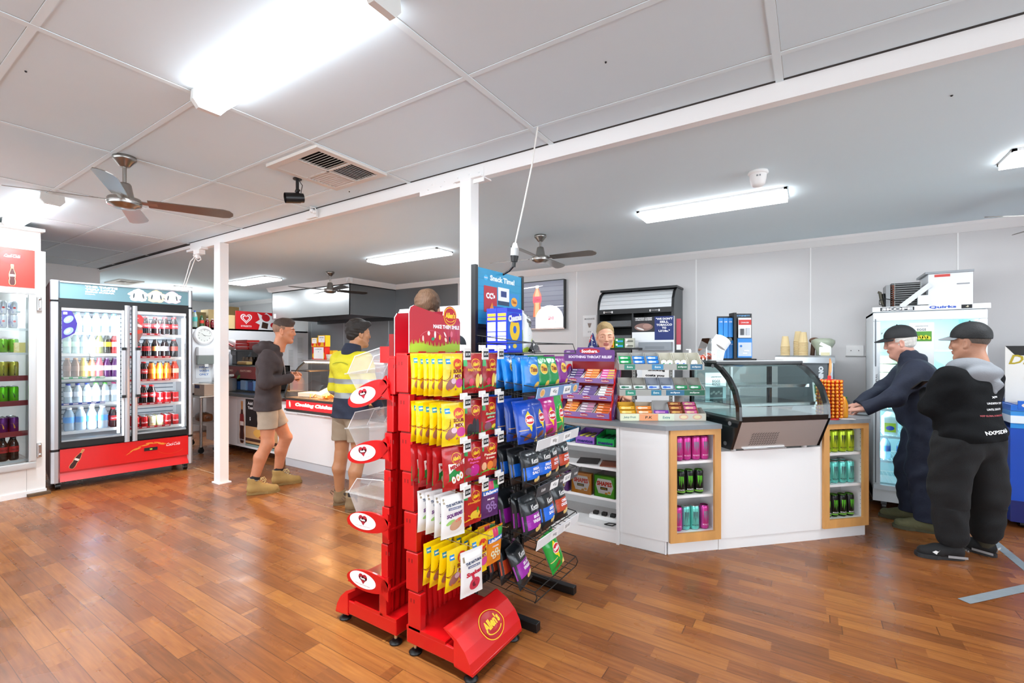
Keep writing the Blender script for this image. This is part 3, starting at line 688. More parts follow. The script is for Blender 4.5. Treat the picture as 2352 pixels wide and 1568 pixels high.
def rb(b, r, h):
    b.poly([(-.05, h*.1), (-.01, h*.1), (.0, h*.85), (-.05, h*.85)], mt('2438a8', .4), warp=wrap(r*1.01)); b.poly([(.025, h*.1), (.06, h*.1), (.06, h*.85), (.035, h*.85)], mt('2438a8', .4), warp=wrap(r*1.01)); b.ell(0, h*.5, .01, .01, mt('d03a3a', .4), warp=wrap(r*1.02))
def moth(b, r, h): b.text('MOTHER', 0, h*.5, .012, INKK, w=h*.6, warp=lambda x, y, z=0: wrap(r*1.01)(-(y-h*.5), h*.5+x), bold=.03)
kinds = {5: [('rb', can('c6cbd2', h=.132, r=.027, art=rb), 'silver and blue energy can', 2)], 4: [('vg', can('7ac943', h=.135, art=vart('2c5a22')), 'green energy can', 1)], 3: [('mg', can('b9c4cc', art=moth), 'tall grey energy can', 1), ('my', can('b8b84a', art=moth), 'tall olive yellow energy can', 1)],
 2: [('vp', can('7a3a8c', art=vart('2a1430')), 'tall purple energy can', 1), ('vl', can('6edc1e', art=vart('2a4a18')), 'tall bright green energy can', 1)], 1: [('pu', can('6a3080', art=vart('e8a03a')), 'tall violet can', 1)], 0: [('cz', bottle('15090a', '141416', 'c8282c', h=.225, r=.035, clear=False, txt='Coca-Cola', tcol='201010'), 'red-labelled cola bottle', 1)]}
for sh, lst in kinds.items():
    for i in range(4):
        q = lst[(i >= 2 if sh == 3 else i >= 2) if len(lst) > 1 else 0]
        for dd in range(3 if sh in (1, 2, 3) else 2):
            for st in range(q[3]):
                sp = .074; place('cr_'+q[0], q[1], '%s, cold room %s shelf, %s from hinge side, %s row%s' % (q[2], ['bottom', 'fifth', 'fourth', 'third', 'second', 'top'][sh], POS[3-i], ORD[dd], (' below', ' stacked')[st] if q[3] == 2 else ''), 'can' if sh else 'bottle', CM, (.405+i*sp, .175+dd*sp, ZS[sh]+.001+st*.132), group='drinks in the cold room')
b = MB(); b.box(.62, .70, .138, .142, 1.401, 1.50, mt('e9d98a', .6)); b.box(.5, .7, .40, .404, 1.401, 1.5, mt('e9d98a', .6))
tag(b.build('carton'), 'pale yellow carton behind cold room glass beside green cans', 'carton'); bpy.data.objects['carton'].matrix_world = CM
lamp('AREA', (-6.9, .9, 2.3), 14, (.5, .5))
# ================================================================ serving counter
CW = mt('eeedec', .4, noise=.02, nscale=2); WT_ = mt('83888c', .35, noise=.08, nscale=30, bump=.03, bscale=90)
OAK = mt('d29a58', .45, noise=.28, nscale=5, stretch=(3, 3, .6), bump=.06, bscale=20)
C0 = (-.85, 3.27); CMX = T(-.85, 3.27, 0) @ RZ(45)
def cp(s_, y): v = CMX @ Vector((s_, y, 0)); return (v.x, v.y)
# shelf unit A
t = thing('shelf_unit', 'white open shelf unit under the counter, holding biscuit and mint boxes', 'shelf', (-2.3, 3.27, 0))
W_ = 1.1
b = MB(); b.box(0, .02, 0, .45, 0, .865, CW); b.box(W_-.005, W_+.015, -.012, .45, 0, .865, CW); b.box(.02, W_, .43, .45, .08, .865, CW)
b.box(.02, W_, 0, .45, .08, .1, CW); b.box(0, W_+.0, .004, .02, 0, .085, CW); b.box(0, W_, .0, .02, .845, .865, CW); b.build('carcass', t)
for z in (.322, .548, .704):
    b = MB(); b.box(.02, W_-.005, .005, .43, z-.02, z, CW); b.build('shelf', t)
# panel B cabinet
b = MB(); pl = [(-1.183, 3.275), (-.853, 3.275), cp(.018, .0), cp(.018, .43), (-1.183, 3.72)]
t = thing('corner_cabinet', 'plain white corner cabinet panel between the shelf unit and the can shelves', 'cabinet', (0, 0, 0))
b.prism(pl, .092, .868, CW); b.build('panel', t)
b = MB(); b.prism([(-1.183, 3.285), (-.85, 3.285), cp(.0, .012), cp(.018, .42), (-1.183, 3.7)], 0, .09, CW); b.build('kickboard', t)
# can display cabinets
def can_cab(s0, w, label):
    o = CMX @ T(s0, 0, 0); t = thing('display_cabinet', label, 'cabinet', o.to_translation(), 45)
    b = MB(); b.box(0, .018, 0, .42, .09, .868, CW); b.box(w-.018, w, 0, .42, .09, .868, CW); b.box(.018, w-.018, .2, .218, .09, .868, mt('d5d6d6', .5)); b.box(.018, w-.018, 0, .2, .09, .145, CW); b.box(.018, w-.018, 0, .42, .85, .868, CW)
    for z in np.arange(.2, .84, .032):
        for x in (.019, w-.0195): b.box(x, x+.0006, .03, .034, z, z+.004, DSTEEL)
    b.build('carcass', t)
    f = MB(); F = .05
    y0, y1 = -.02, -.001; z0, z1 = .087, .868
    for P in ([(0, z0), (w, z0), (w-F, z0+.062), (F, z0+.062)], [(w, z1), (0, z1), (F, z1-.04), (w-F, z1-.04)], [(0, z1), (0, z0), (F, z0+.062), (F, z1-.04)], [(w, z0), (w, z1), (w-F, z1-.04), (w-F, z0+.062)]): f.yprism(P[::-1], y0, y1, OAK)
    f.build('frame', t)
    for z in (.642, .402):
        b = MB(); b.box(.018, w-.018, .012, .2, z-.018, z, CW); b.build('shelf', t)
    b = MB(); b.box(0, w, .012, .4, 0, .088, CW); b.build('kickboard', t)
    return o
U1 = can_cab(.022, .395, 'oak framed can shelf at the left of the angled counter'); U2 = can_cab(1.288, .408, 'oak framed can shelf at the right end of the angled counter, by the cap man')
for U, nm, rowsx in ((U1, 'left', {.642: [('pink', CAN_PINK)]*4, .402: [('black', CAN_BLACK)]*3, .146: [('pink', CAN_PINK), ('aqua', CAN_AQUA), ('aqua', CAN_AQUA), ('pink', CAN_PINK)]}), (U2, 'right', {.642: [('lime', CAN_LIME)]*4, .402: [('aqua', CAN_AQUA)]*4, .146: [('black', CAN_BLACK)]*4})):
    for z, lst in rowsx.items():
        xs_ = {('left', .642): (.106, .172, .242, .31), ('left', .402): (.125, .194, .268), ('left', .146): (.10, .166, .235, .311)}.get((nm, z), (.1, .17, .24, .31))
        for i, (k, fn) in enumerate(lst):
            for dd in range(2 if (k != 'black' or nm == 'right') and z != .146 else 1):
                place('k_'+k, fn, '%s energy can, %s from left in %s row, %s shelf of %s oak can cabinet' % (k, POS[i], ORD[dd], {.642: 'top', .402: 'middle', .146: 'bottom'}[z], nm), 'can', U, (xs_[i], .058+.07*dd+(.006 if i % 3 == 1 else 0), z+.0005), rz=(-8, 5, -3, 10)[i]-12, group='energy cans in the oak cabinets')
# centre recess
t = thing('counter_base', 'plain white counter panel below the cake display case', 'counter', (CMX @ Vector((.418, 0, 0))), 45)
b = MB(); b.box(0, .869, 0, .02, .08, .70, CW); b.box(0, .869, .02, .62, .68, .70, CW); b.box(.001, .012, 0, .6, .70, .868, CW); b.box(.857, .868, 0, .6, .70, .868, CW)
b.build('panel', t)
b = MB(); b.box(0, .869, .008, .03, 0, .079, CW); b.build('kickboard', t)
# worktops
def wtop(pl, label):
    b = MB(); b.prism(pl, .869, .901, WT_); return tag(b.build('worktop'), label, 'worktop')
k = -4.12+.042; xc = -.843
P3 = [(-2.32, 3.235), (xc, 3.235), cp(.417, -.03), cp(.417, .6), (-1.05, 4.05), (-1.35, 3.86), (-2.32, 3.86)]
wtop(P3, 'grey worktop with throat lozenge and gum racks on it')
wtop([cp(1.288, -.03), cp(1.70, -.03), (.375, 5.2), (-.15, 5.2), (-.15, 4.72), cp(1.288, .45)], 'grey worktop at the right end where the older man rests his hands')
t = thing('return_cabinet', 'white cabinet under the worktop return behind the right can shelf', 'cabinet', (-.1, 4.75, 0)); MB().box(0, .44, 0, .44, 0, .868, CW).build('body', t)
# ---------------------------------------------------------------- cake display case
o = CMX @ Vector((.48, 0, .70)); t = thing('display_case', 'black and stainless curved glass cake display case in the counter', 'display case', o, 45)
CWd = .75; prof = [(-.035, .018), (-.13, .235), (-.125, .33), (-.083, .447), (-.02, .53), (.07, .60), (.13, .63), (.46, .632)]
prof_in = [(.0, .05), (-.095, .24), (-.088, .33), (-.05, .43), (.01, .505), (.09, .57), (.14, .598), (.43, .60)]
INS = mt('3a3c3e', .5); BKG = mt('0e0e10', .18, coat=.5)
for x in (0, CWd-.022):
    b = MB()
    # lower solid part
    b.xprism([(-.035, .018), (-.13, .235), (.46, .235), (.46, .018)], x, x+.022, BKG)
    n = len(prof)
    for i in range(1, n-1):
        p, q, r_, s_ = prof[i], prof[i+1], prof_in[i+1], prof_in[i]; b.xprism([p, q, r_, s_], x, x+.022, BKG)
    b.xprism([(.43, .235), (.46, .235), (.46, .632), (.43, .6)], x, x+.022, BKG)
    b.build('side_frame', t)
    g = MB(); g.add([(x+.011, y, z) for y, z in prof_in[1:]+[(.43, .24)]], [tuple(range(len(prof_in)))], glass('e2f1f0')); g.build('side_glass', t)
    if x == 0:
        for y, z in ((-.06, .215), (-.01, .065), (.13, .615)):
            s_ = MB(); s_.cyl((-.004, y+.03, z-.01), (0, y+.03, z-.01), .015, mt('9a9c9e', .4, .6), n=18); s_.build('cap', t)
b = MB(); b.add([(x, y, z) for x in (.022, CWd-.022) for y, z in ((-.034, .022), (-.127, .225))], [(0, 2, 3, 1)], mt('cfccca', .48, .8, bump=.08, bscale=50, stretch=(1, 20, 20)))
dirv = Vector((0, -.093, .203)).normalized(); 
for r_ in range(5):
    for c_ in range(11):
        bx = .135+c_*.0205; tz = .03+r_*.021; Mx = Matrix(((1, 0, 0, 0), (0, dirv.y, -dirv.z, -.034), (0, dirv.z, dirv.y, .022), (0, 0, 0, 1)))
        b.poly([(bx, tz), (bx+.005, tz), (bx+.018, tz+.016), (bx+.013, tz+.016)], INKK, Mx, z=.0015)
b.build('vent_panel', t)
b = MB(); b.xprism([(-.13, .225), (-.135, .262), (-.1, .262), (-.09, .225)], .022, CWd-.022, BKG); b.box(.022, CWd-.022, -.1, .43, .235, .25, mt('c2c8c8', .2, .9)); b.build('deck', t)
b = MB(); sm = prof[2:]; pts = [(-.128, .262)]+[(p[0]-.0, p[1]) for p in prof[2:7]]
for i in range(len(pts)-1): b.add([(x, *pts[i+j]) for x in (.022, CWd-.022) for j in (0, 1)], [(0, 2, 3, 1)], glass('e8f5f4', refl=.07), smooth=True)
b.build('curved_glass', t)
b = MB(); b.box(.0, CWd, .12, .46, .628, .645, mt('a9acad', .3, .9)); b.box(.0, CWd, .115, .13, .61, .64, mt('2a2b2d', .3)); b.box(.03, CWd-.03, .14, .17, .6, .62, mt('dfe9ea', .4)); b.build('top', t)
b = MB(); b.box(.01, .03, .44, .455, .24, .63, BLACK); b.box(CWd/2-.01, CWd/2+.01, .44, .455, .24, .63, mt('c9ced0', .3, .8)); b.box(CWd-.03, CWd-.01, .44, .455, .24, .63, BLACK); b.quad(.03, CWd-.03, .25, .625, glass('d8eceb', refl=.06), FRONT @ T(0, 0, -.448)); b.build('rear_doors', t)
b = MB(); b.quad(.13, .32, .3, .54, mt('e4eef0', .6), FRONT @ T(0, 0, -.44)); b.quad(.17, .29, .335, .42, mt('6a6c6e', .6), FRONT @ T(0, 0, -.439)); b.text('EGGS', .23, .47, .022, INKK, FRONT @ T(0, 0, -.4385)); b.text('LARGE FREE RANGE', .23, .505, .008, INKK, FRONT @ T(0, 0, -.4385))
for i in range(5): b.ell(.185+i*.022, .37+.012*(i % 2), .012, .009, mt('b5b2ae', .6), FRONT @ T(0, 0, -.438), rot=20)
b.build('notice', t)
for z, y0 in ((.335, -.04), (.46, .03)):
    b = MB(); b.box(.03, CWd-.03, y0, .4, z-.003, z, glass('d5eaea', refl=.1)); b.box(.03, CWd-.03, y0-.004, y0+.002, z-.012, z+.01, CHROME); b.build('shelf', t)
b = MB(); b.box(.1, .45, -.05, .1, .015, .02, CHROME); b.build('drip_rail', t)
for x, y in ((.05, .0), (.65, .0), (.05, .38), (.65, .38)): MB().cyl((x, y, .001), (x, y, .02), .018, mt('c9c9c9', .5)).build('foot', t)
lamp('AREA', tuple(CMX @ Vector((.85, .2, 1.3))), 4, (.6, .08), rot=(0, 0, radians(45)), col=(.9, .97, 1))
# ---------------------------------------------------------------- things on the case
CT = CMX @ T(.48, 0, 1.3455)
def jar():
    t = thing('candy_jar', '', ''); G = mt('f0f2f2', .08, trans=.85, alpha=.45)
    b = MB(); pr = [(-.085, 0), (.06, 0), (.085, .1), (.075, .13), (-.05, .17), (-.085, .09)]
    G2 = glass('e8ecec', refl=.22)
    b.yprism(pr, -.05, .05, G2); b.build('body', t)
    b = MB(); b.cyl((.045, -.01, .105), (.085, -.02, .165), .062, mt('f4f4f2', .35), n=28); b.cyl((.084, -.02, .164), (.088, -.0205, .17), .05, mt('e6e8e8', .3), n=28); b.build('lid', t)
    return t
place('jar', jar, 'clear plastic jar of wrapped sweets with white lid on the display case', 'jar', CT, (.055, .25, 0))
random.seed(3)
def sweet():
    t = thing('wrapped_sweet', '', '')
    b = MB(); b.cyl((-.018, 0, 0), (.018, 0, 0), .008, mt('e8572e', .4), n=8); b.build('wrapper', t); b = MB(); b.cyl((-.024, 0, 0), (-.018, 0, 0), .0085, mt('f6e6e0', .4), n=8); b.build('end', t); return t
for i in range(26):
    place('sweet', sweet, 'orange wrapped sweet heaped in the clear jar', 'sweet', CT, (random.uniform(-.045, .06), .25+random.uniform(-.032, .032), .012+.015*(i//9)+random.uniform(0, .004)), rz=random.uniform(0, 180), group='sweets in the clear jar', tilt=RY(random.uniform(-25, 25)))
t = thing('pump_bottle', 'small white pump bottle behind the sweet jar', 'bottle', tuple(CT @ Vector((-.055, .37, 0)))); t.location.z = 1.27
b = MB(); b.lathe([(0, 0), (.03, 0), (.032, .01), (.032, .1), (.02, .125), (.009, .13), (.009, .155), (0, .155)], mt('eef2f2', .35)); b.box(-.03, .005, -.005, .005, .155, .163, WHITE); b.build('body', t)
b = MB(); b.lathe([(.0325, .03), (.0325, .08)], mt('b8d0e0', .5)); b.build('label', t)
# accessory stand
SM_ = CT @ T(.28, .3, 0); t = thing('accessory_stand', 'black two-sided accessory stand on the display case hung with blue packets', 'stand', SM_.to_translation(), 45-14)
b = MB(); b.box(-.14, .15, -.07, .07, 0, .012, BLACK, bev=.003); b.build('base', t)
b = MB(); b.box(-.13, -.012, -.015, -.005, .012, .345, mt('101214', .35)); b.build('left_panel', t)
b = MB(); b.box(.0, .13, -.03, -.015, .012, .365, mt('101214', .35)); b.box(-.02, .0, -.06, .03, .012, .37, BLACK); b.text('CYGNETT', .065, .348, .011, mt('6ab0e8', .5), FRONT, w=.1, z=.031); b.build('right_panel', t)
SB = T(*SM_.to_translation()) @ RZ(31)
def packet(w, h, c, extra=None, d=.012):
    def fn():
        t = thing('hanging_packet', '', ''); b = MB(); b.box(-w/2, w/2, -d, 0, 0, h, mt(c, .4)); 
        if extra: extra(b)
        b.build('pack', t); return t
    return fn
for i in range(3): place('pk1', packet(.033, .15, '1c84d6', lambda b: b.text('USB', 0, .12, .01, WHITE, FRONT @ T(0, 0, .0125))), 'tall blue packet on the upper hooks of accessory stand, %s from left' % POS[i], 'packet', SB, (-.112+i*.037, -.03, .18), group='blue packets on the accessory stand')
for i in range(4): place('pk2', packet(.022, .14, '1c84d6', lambda b: b.text('USB', 0, .11, .007, WHITE, FRONT @ T(0, 0, .0125))), 'narrow blue packet on the lower hooks of accessory stand, %s from left' % POS[i], 'packet', SB, (-.105+i*.025, -.03, .015), group='blue packets on the accessory stand')
def redpk(b): b.box(-.048, .048, -.0125, -.011, .1, .14, mt('cf2a20', .4)); b.text('CHARGER', 0, .118, .01, WHITE, FRONT @ T(0, 0, .013)); b.box(-.035, -.01, -.02, -.012, .02, .07, mt('4a4c50', .4)); b.box(.01, .035, -.02, -.012, .02, .075, mt('c4cad0', .4))
place('pk3', packet(.096, .155, 'e8eaec', redpk), 'red and white blister packet at top right of accessory stand', 'packet', SB, (.065, -.045, .175))
def blupk(b): b.box(-.05, .05, -.0125, -.0115, .012, .118, mt('c3cdd6', .3)); b.ell(-.03, .09, .009, .009, mt('2a78c8', .5), FRONT @ T(0, 0, .014)); b.box(-.02, .015, -.018, -.012, .03, .038, WHITE); b.box(-.01, .03, -.018, -.012, .05, .058, WHITE)
place('pk4', packet(.11, .15, '1c84d6', blupk), 'large grey and blue packet at lower right of accessory stand', 'packet', SB, (.065, -.045, .02))
def roll(): t = thing('cable_roll', '', ''); b = MB(); b.cyl((0, -.02, 0), (0, .0, 0), .014, mt('7a8078', .4, trans=.3), n=12); b.build('roll', t); return t
for i in range(3): place('roll', roll, 'small grey tub between the blue packets, %s from left' % POS[i], 'tub', SB, (-.11+i*.033, -.03, .162), group='grey tubs on the accessory stand')
# ---------------------------------------------------------------- lollipop tree and table stuff at right end
t = thing('lollipop_stand', 'red stand packed with orange wrapped round lollies on right worktop', 'sweet stand', (.109, 4.265, .901), 33)
RR = mt('d01818', .35)
b = MB(); b.cyl((0, 0, 0), (0, 0, .012), .062, RR, n=28); b.cyl((0, 0, .012), (0, 0, .3), .02, RR); b.box(-.05, .05, -.05, .05, .27, .285, RR, bev=.005); b.build('base', t)
b = MB(); b.cyl((-.015, -.02, .285), (-.013, -.02, .33), .012, RR, n=10); b.cyl((-.013, -.02, .33), (-.008, -.02, .46), .007, mt('d8965a', .5), r1=.005); b.ell(-.01, .4, .008, .05, mt('e8b070', .5), FRONT @ T(0, 0, .03)); b.build('centre_lolly', t)
random.seed(5); LM = [mt('f09a18', .3, coat=.5), mt('e0480e', .3), mt('6ab02a', .35)]
def lol(): 
    t = thing('lollipop', '', ''); b = MB(); b.sphere((0, -.0, 0), .0125, LM[0], n=12, k=8); b.build('sweet', t)
    b = MB(); b.lathe([(.0128, -.006), (.0135, .0), (.0128, .006)], LM[1], M=RX(90), n=12); b.cyl((0, 0, 0), (0, .035, 0), .0022, WHITE, n=6); b.build('stick', t); return t
LMX = T(.109, 4.265, .901) @ RZ(33)
for k in range(11):
    z = .025+k*.0262
    for side in range(4):
        for j in range(4):
            a = side*90; x = -.048+j*.032
            w = LMX @ RZ(a) @ T(x, -.058+random.uniform(-.002, .002), z)
            lp = place('lol', lol, 'orange wrapped lollipop in the tall stack on the red stand', 'lollipop', w, (0, 0, 0), group='lollipops on the red stand')
t = thing('sauce_bottle', 'orange plastic bottle behind the lollipop stand', 'bottle', (.2, 4.42, .901)); b = MB(); b.lathe([(0, 0), (.03, 0), (.034, .01), (.034, .1), (.026, .13), (.015, .16), (0, .165)], mt('e09418', .35)); b.build('body', t)
t = thing('card_holder', 'small green and white leaflet stand behind the lollipops', 'leaflet holder', (.06, 4.9, .901), 20); b = MB(); b.box(-.045, .045, -.004, .004, .0, .24, mt('dfe4e0', .4), RX(-12)); b.box(-.035, .035, -.006, -.004, .14, .22, mt('3a6a3a', .5), RX(-12)); b.build('card', t); b = MB(); b.box(-.04, .04, 0, .08, 0, .01, WHITE); b.build('foot', t)
t = thing('plastic_tub', 'clear tub with green lid near the older man\'s hands', 'tub', (.18, 5.0, .901), 25); b = MB(); b.box(-.06, .06, -.045, .045, 0, .1, mt('dfe6e2', .2, trans=.4), bev=.012); b.build('body', t); b = MB(); b.box(-.063, .063, -.048, .048, .1, .115, mt('2a7a3a', .4), bev=.004); b.build('lid', t); b = MB(); b.box(-.03, .03, -.0475, -.046, .03, .08, mt('4a6a50', .5)); b.build('label', t)
tag(MB().box(-.05, .05, -.025, .025, 0, .002, WHITE).build('paper_slip'), 'white paper slip on the worktop in front of the lollipop stand', 'paper', loc=(.22, 4.33, .901), rz=20)
# ---------------------------------------------------------------- boxes in the shelf unit
def mentos(c, c2, label, x, w=.145):
    t = thing('sweet_box', label, 'box', (x, 3.285, .7045))
    m = mt(c, .4); b = MB(); h = .075
    b.box(0, w, 0, .003, 0, h*.75, m); b.box(0, w, .19, .193, 0, h+.02, m); b.box(0, w, 0, .19, 0, .003, m)
    for xx in (0, w-.003): b.xprism([(0, 0), (.19, 0), (.19, h+.02), (0, h*.85)], xx, xx+.003, m)
    b.text('mentos', w/2, .022, .024, mt('1c1a6a', .5), FRONT @ T(0, 0, .001), w=w*.8, bold=.05)
    b.build('tray', t)
    b = MB()
    for i in range(6): b.box(.008+i*(w-.016)/6, .006+(i+1)*(w-.016)/6, .01, .18, .004, .055+.006*(i % 2), mt(c2 if i % 2 else c, .4))
    b.build('rolls', t)
mentos('12a04a', '0c3a2c', 'green mint roll box on the top counter shelf', -1.372)
mentos('8a5ab8', 'd8d050', 'purple and fruit coloured roll box left of the green one', -1.545, .16)
mentos('4aa8e0', '2a5ac0', 'pale blue roll box leftmost on the top counter shelf', -1.72, .13)
def shapes(c, label, x, w=.16):
    t = thing('biscuit_box', label, 'box', (x, 3.285, .3225), -4)
    b = MB(); b.box(0, w, 0, .05, 0, .155, mt(c, .4)); hexp = [(w*.06, .085), (w*.16, .135), (w*.84, .135), (w*.95, .08), (w*.82, .025), (w*.2, .025)]
    b.poly(hexp, WHITE, FRONT, z=.001); b.text('SHAPES', w/2, .1, .034, mt('d8341a', .5), FRONT, w=w*.76, z=.002, bold=.05); b.box(w*.3, w*.66, -.003, -.001, .055, .074, INKK); b.text('ORIGINAL', w*.48, .0645, .009, mt('e8c83a', .5), FRONT, w=w*.3, z=.0035)
    b.ell(w*.75, .04, .012, .009, mt('e8b04a', .6), FRONT, z=.0025); b.ell(w*.6, .03, .012, .008, mt('d99a30', .6), FRONT, z=.0025); b.build('carton', t)
    b = MB(); b.box(-.004, w+.004, -.004, .17, 0, .16, glass('f2f0ee', refl=.06)); b.build('wrapper', t)
shapes('58b82a', 'green biscuit box on the middle counter shelf', -1.385); shapes('e0951e', 'orange biscuit box on the middle counter shelf', -1.575); shapes('7a3aa0', 'purple biscuit box behind the chip rack shelf edge', -1.765)
t = thing('power_board', 'white power board with black lead on the bottom counter shelf', 'power board', (-1.36, 3.42, .1)); b = MB(); b.box(-.12, .12, -.03, .03, .0, .035, WHITE, bev=.01); b.build('body', t); b = MB()
for i in range(3): b.box(-.09+i*.07, -.05+i*.07, -.02, .02, .035, .06, BLACK, bev=.006)
b.build('plug', t); b = MB(); b.tube([(.12, 0, .02), (.15, -.02, .02), (.1, -.1, .006), (.04, -.1, .006), (.06, -.06, .006), (.13, -.05, .006)], .004, BLACK, n=6); b.build('lead', t)
for x, c, l in ((-1.46, '2a2422', 'thin dark tray lying on the second counter shelf'), (-1.27, '7a3a20', 'thin brown tray lying on the second counter shelf')):
    tag(MB().box(-.08, .08, -.02, .16, 0, .008, mt(c, .5)).build('flat_tray'), l, 'tray', loc=(x, 3.32, .5485), rz=15)
# ================================================================ throat lozenge rack
t = thing('lozenge_rack', 'purple and red three-tier throat lozenge rack on the counter', 'rack', (-1.66, 3.25, .901), 2)
PUR = mt('6a3a86', .4); PUR2 = mt('8a6aa4', .35); REDR = mt('c3141e', .3, coat=.4)
RW = .40
b = MB(); b.box(0, RW, .0, .3, 0, .015, REDR); 
for i in range(3): b.box(.0, RW, .02+.05*i, .25, .012+.128*i, .018+.128*i, REDR)
b.box(.0, RW, .24, .25, 0, .45, REDR); b.build('body', t)
for i in range(3):
    b = MB(); z = .012+.128*i; y = .05*i
    b.box(0, RW, y-.004, y+.004, z, z+.038, PUR2); 
    for j in range(3): b.ell(.067+j*.133, z+.019, .034, .012, mt('b02038', .5), FRONT @ T(0, 0, -y), z=.0045); b.text('Soothers', .067+j*.133, z+.019, .012, WHITE, FRONT @ T(0, 0, -y), w=.058, z=.006)
    b.build('shelf_lip', t)
    for x in (RW, -.012):
        b = MB()
        b.prism([(.095*cos(a)*cos(radians(62))-.062*sin(a)*sin(radians(62)), .095*cos(a)*sin(radians(62))+.062*sin(a)*cos(radians(62))) for a in np.linspace(0, 2*pi, 25)[:-1]], 0, .012, REDR, Matrix(((0,0,1,x),(1,0,0,y+.07),(0,1,0,z+.055),(0,0,0,1))))
        b.ell(0, 0, .078, .048, PUR, Matrix(((0,0,1,x+.0135),(1,0,0,y+.07),(0,1,0,z+.055),(0,0,0,1))), rot=62, n=28)
        b.text('Soothers', 0, 0, .02, mt('e8c8d8', .5), Matrix(((0,0,1,x+.0145),(1,0,0,y+.07),(0,1,0,z+.055),(0,0,0,1))), w=.1, rot=62)
        b.build('side_panel', t)
b = MB(); b.yprism([(-.02, .435), (RW, .435), (RW, .515), (RW-.01, .525), (RW-.07, .525), (RW-.08, .545), (RW-.3, .545), (RW-.31, .525), (-.01, .525), (-.02, .515)][::-1], .115, .123, PUR)
b.ell(.20, .515, .085, .022, mt('c0142a', .4), FRONT @ T(0, 0, -.115), z=.001, n=28); b.text('Soothers.', .20, .515, .026, WHITE, FRONT @ T(0, 0, -.115), w=.135, z=.002, bold=.04); b.text('SOOTHING THROAT RELIEF', .2, .47, .021, mt('e8dcf0', .5), FRONT @ T(0, 0, -.115), w=.36, z=.001, bold=.05); b.text('NEW', .02, .51, .01, mt('e8dcf0', .5), FRONT @ T(0, 0, -.115), z=.001)
b.build('header', t)
LMt = T(-1.66, 3.25, .901) @ RZ(2)
def lozbox(c, c2, n=5):
    def fn():
        t = thing('lozenge_box', '', ''); m = mt('e8e2e0', .5); mm = mt(c, .4); w = .118
        b = MB(); b.box(0, w, 0, .004, 0, .03, mm); b.xprism([(0, 0), (.13, 0), (.15, .09), (.0, .03)], 0, .003, m, side=m); b.xprism([(0, 0), (.13, 0), (.15, .09), (.0, .03)], w-.003, w, m); b.box(0, w, 0, .13, 0, .003, mm); b.build('tray', t)
        b = MB(); 
        for i in range(n):
            M = T(.006, .005+i*.021, .005+i*.0185) @ RX(-10)
            b.box(0, w-.012, 0, .02, 0, .0175, mm, M); b.box(w*.45, w-.014, -.0006, 0, .003, .015, mt(c2, .4), M); b.box(.008, w*.4, -.0006, 0, .006, .011, mt('f4eee8', .5), M)
        b.build('packs', t); return t
    return fn
LZ = {2: [('np', lozbox('3a2a6a', '8a4a9a'), 'dark purple'), ('or', lozbox('e87a18', 'f09a3a'), 'orange'), ('pk', lozbox('e85aa8', 'd8c83a'), 'pink and yellow')], 1: [('pu', lozbox('6a4a8a', 'b06a9a'), 'plum'), ('vi', lozbox('8a72ae', '5a3a7a'), 'violet'), ('wr', lozbox('e8e6e4', 'c82a1e'), 'white and red')], 0: [('or', None, 'orange'), ('pw', lozbox('b8a0b0', 'c87a9a'), 'pinkish white'), ('or2', lozbox('e87a18', 'd85a10'), 'deep orange')]}
for tier, lst in LZ.items():
    for j, (k_, fn, nm) in enumerate(lst): place('lz_'+k_, fn, '%s lozenge box, %s from left on the %s tier of the purple rack' % (nm, POS[j], ['bottom', 'middle', 'top'][tier]), 'box', LMt, (.008+j*.132, .008+.05*tier, .019+.128*tier), group='lozenge boxes on the purple rack')
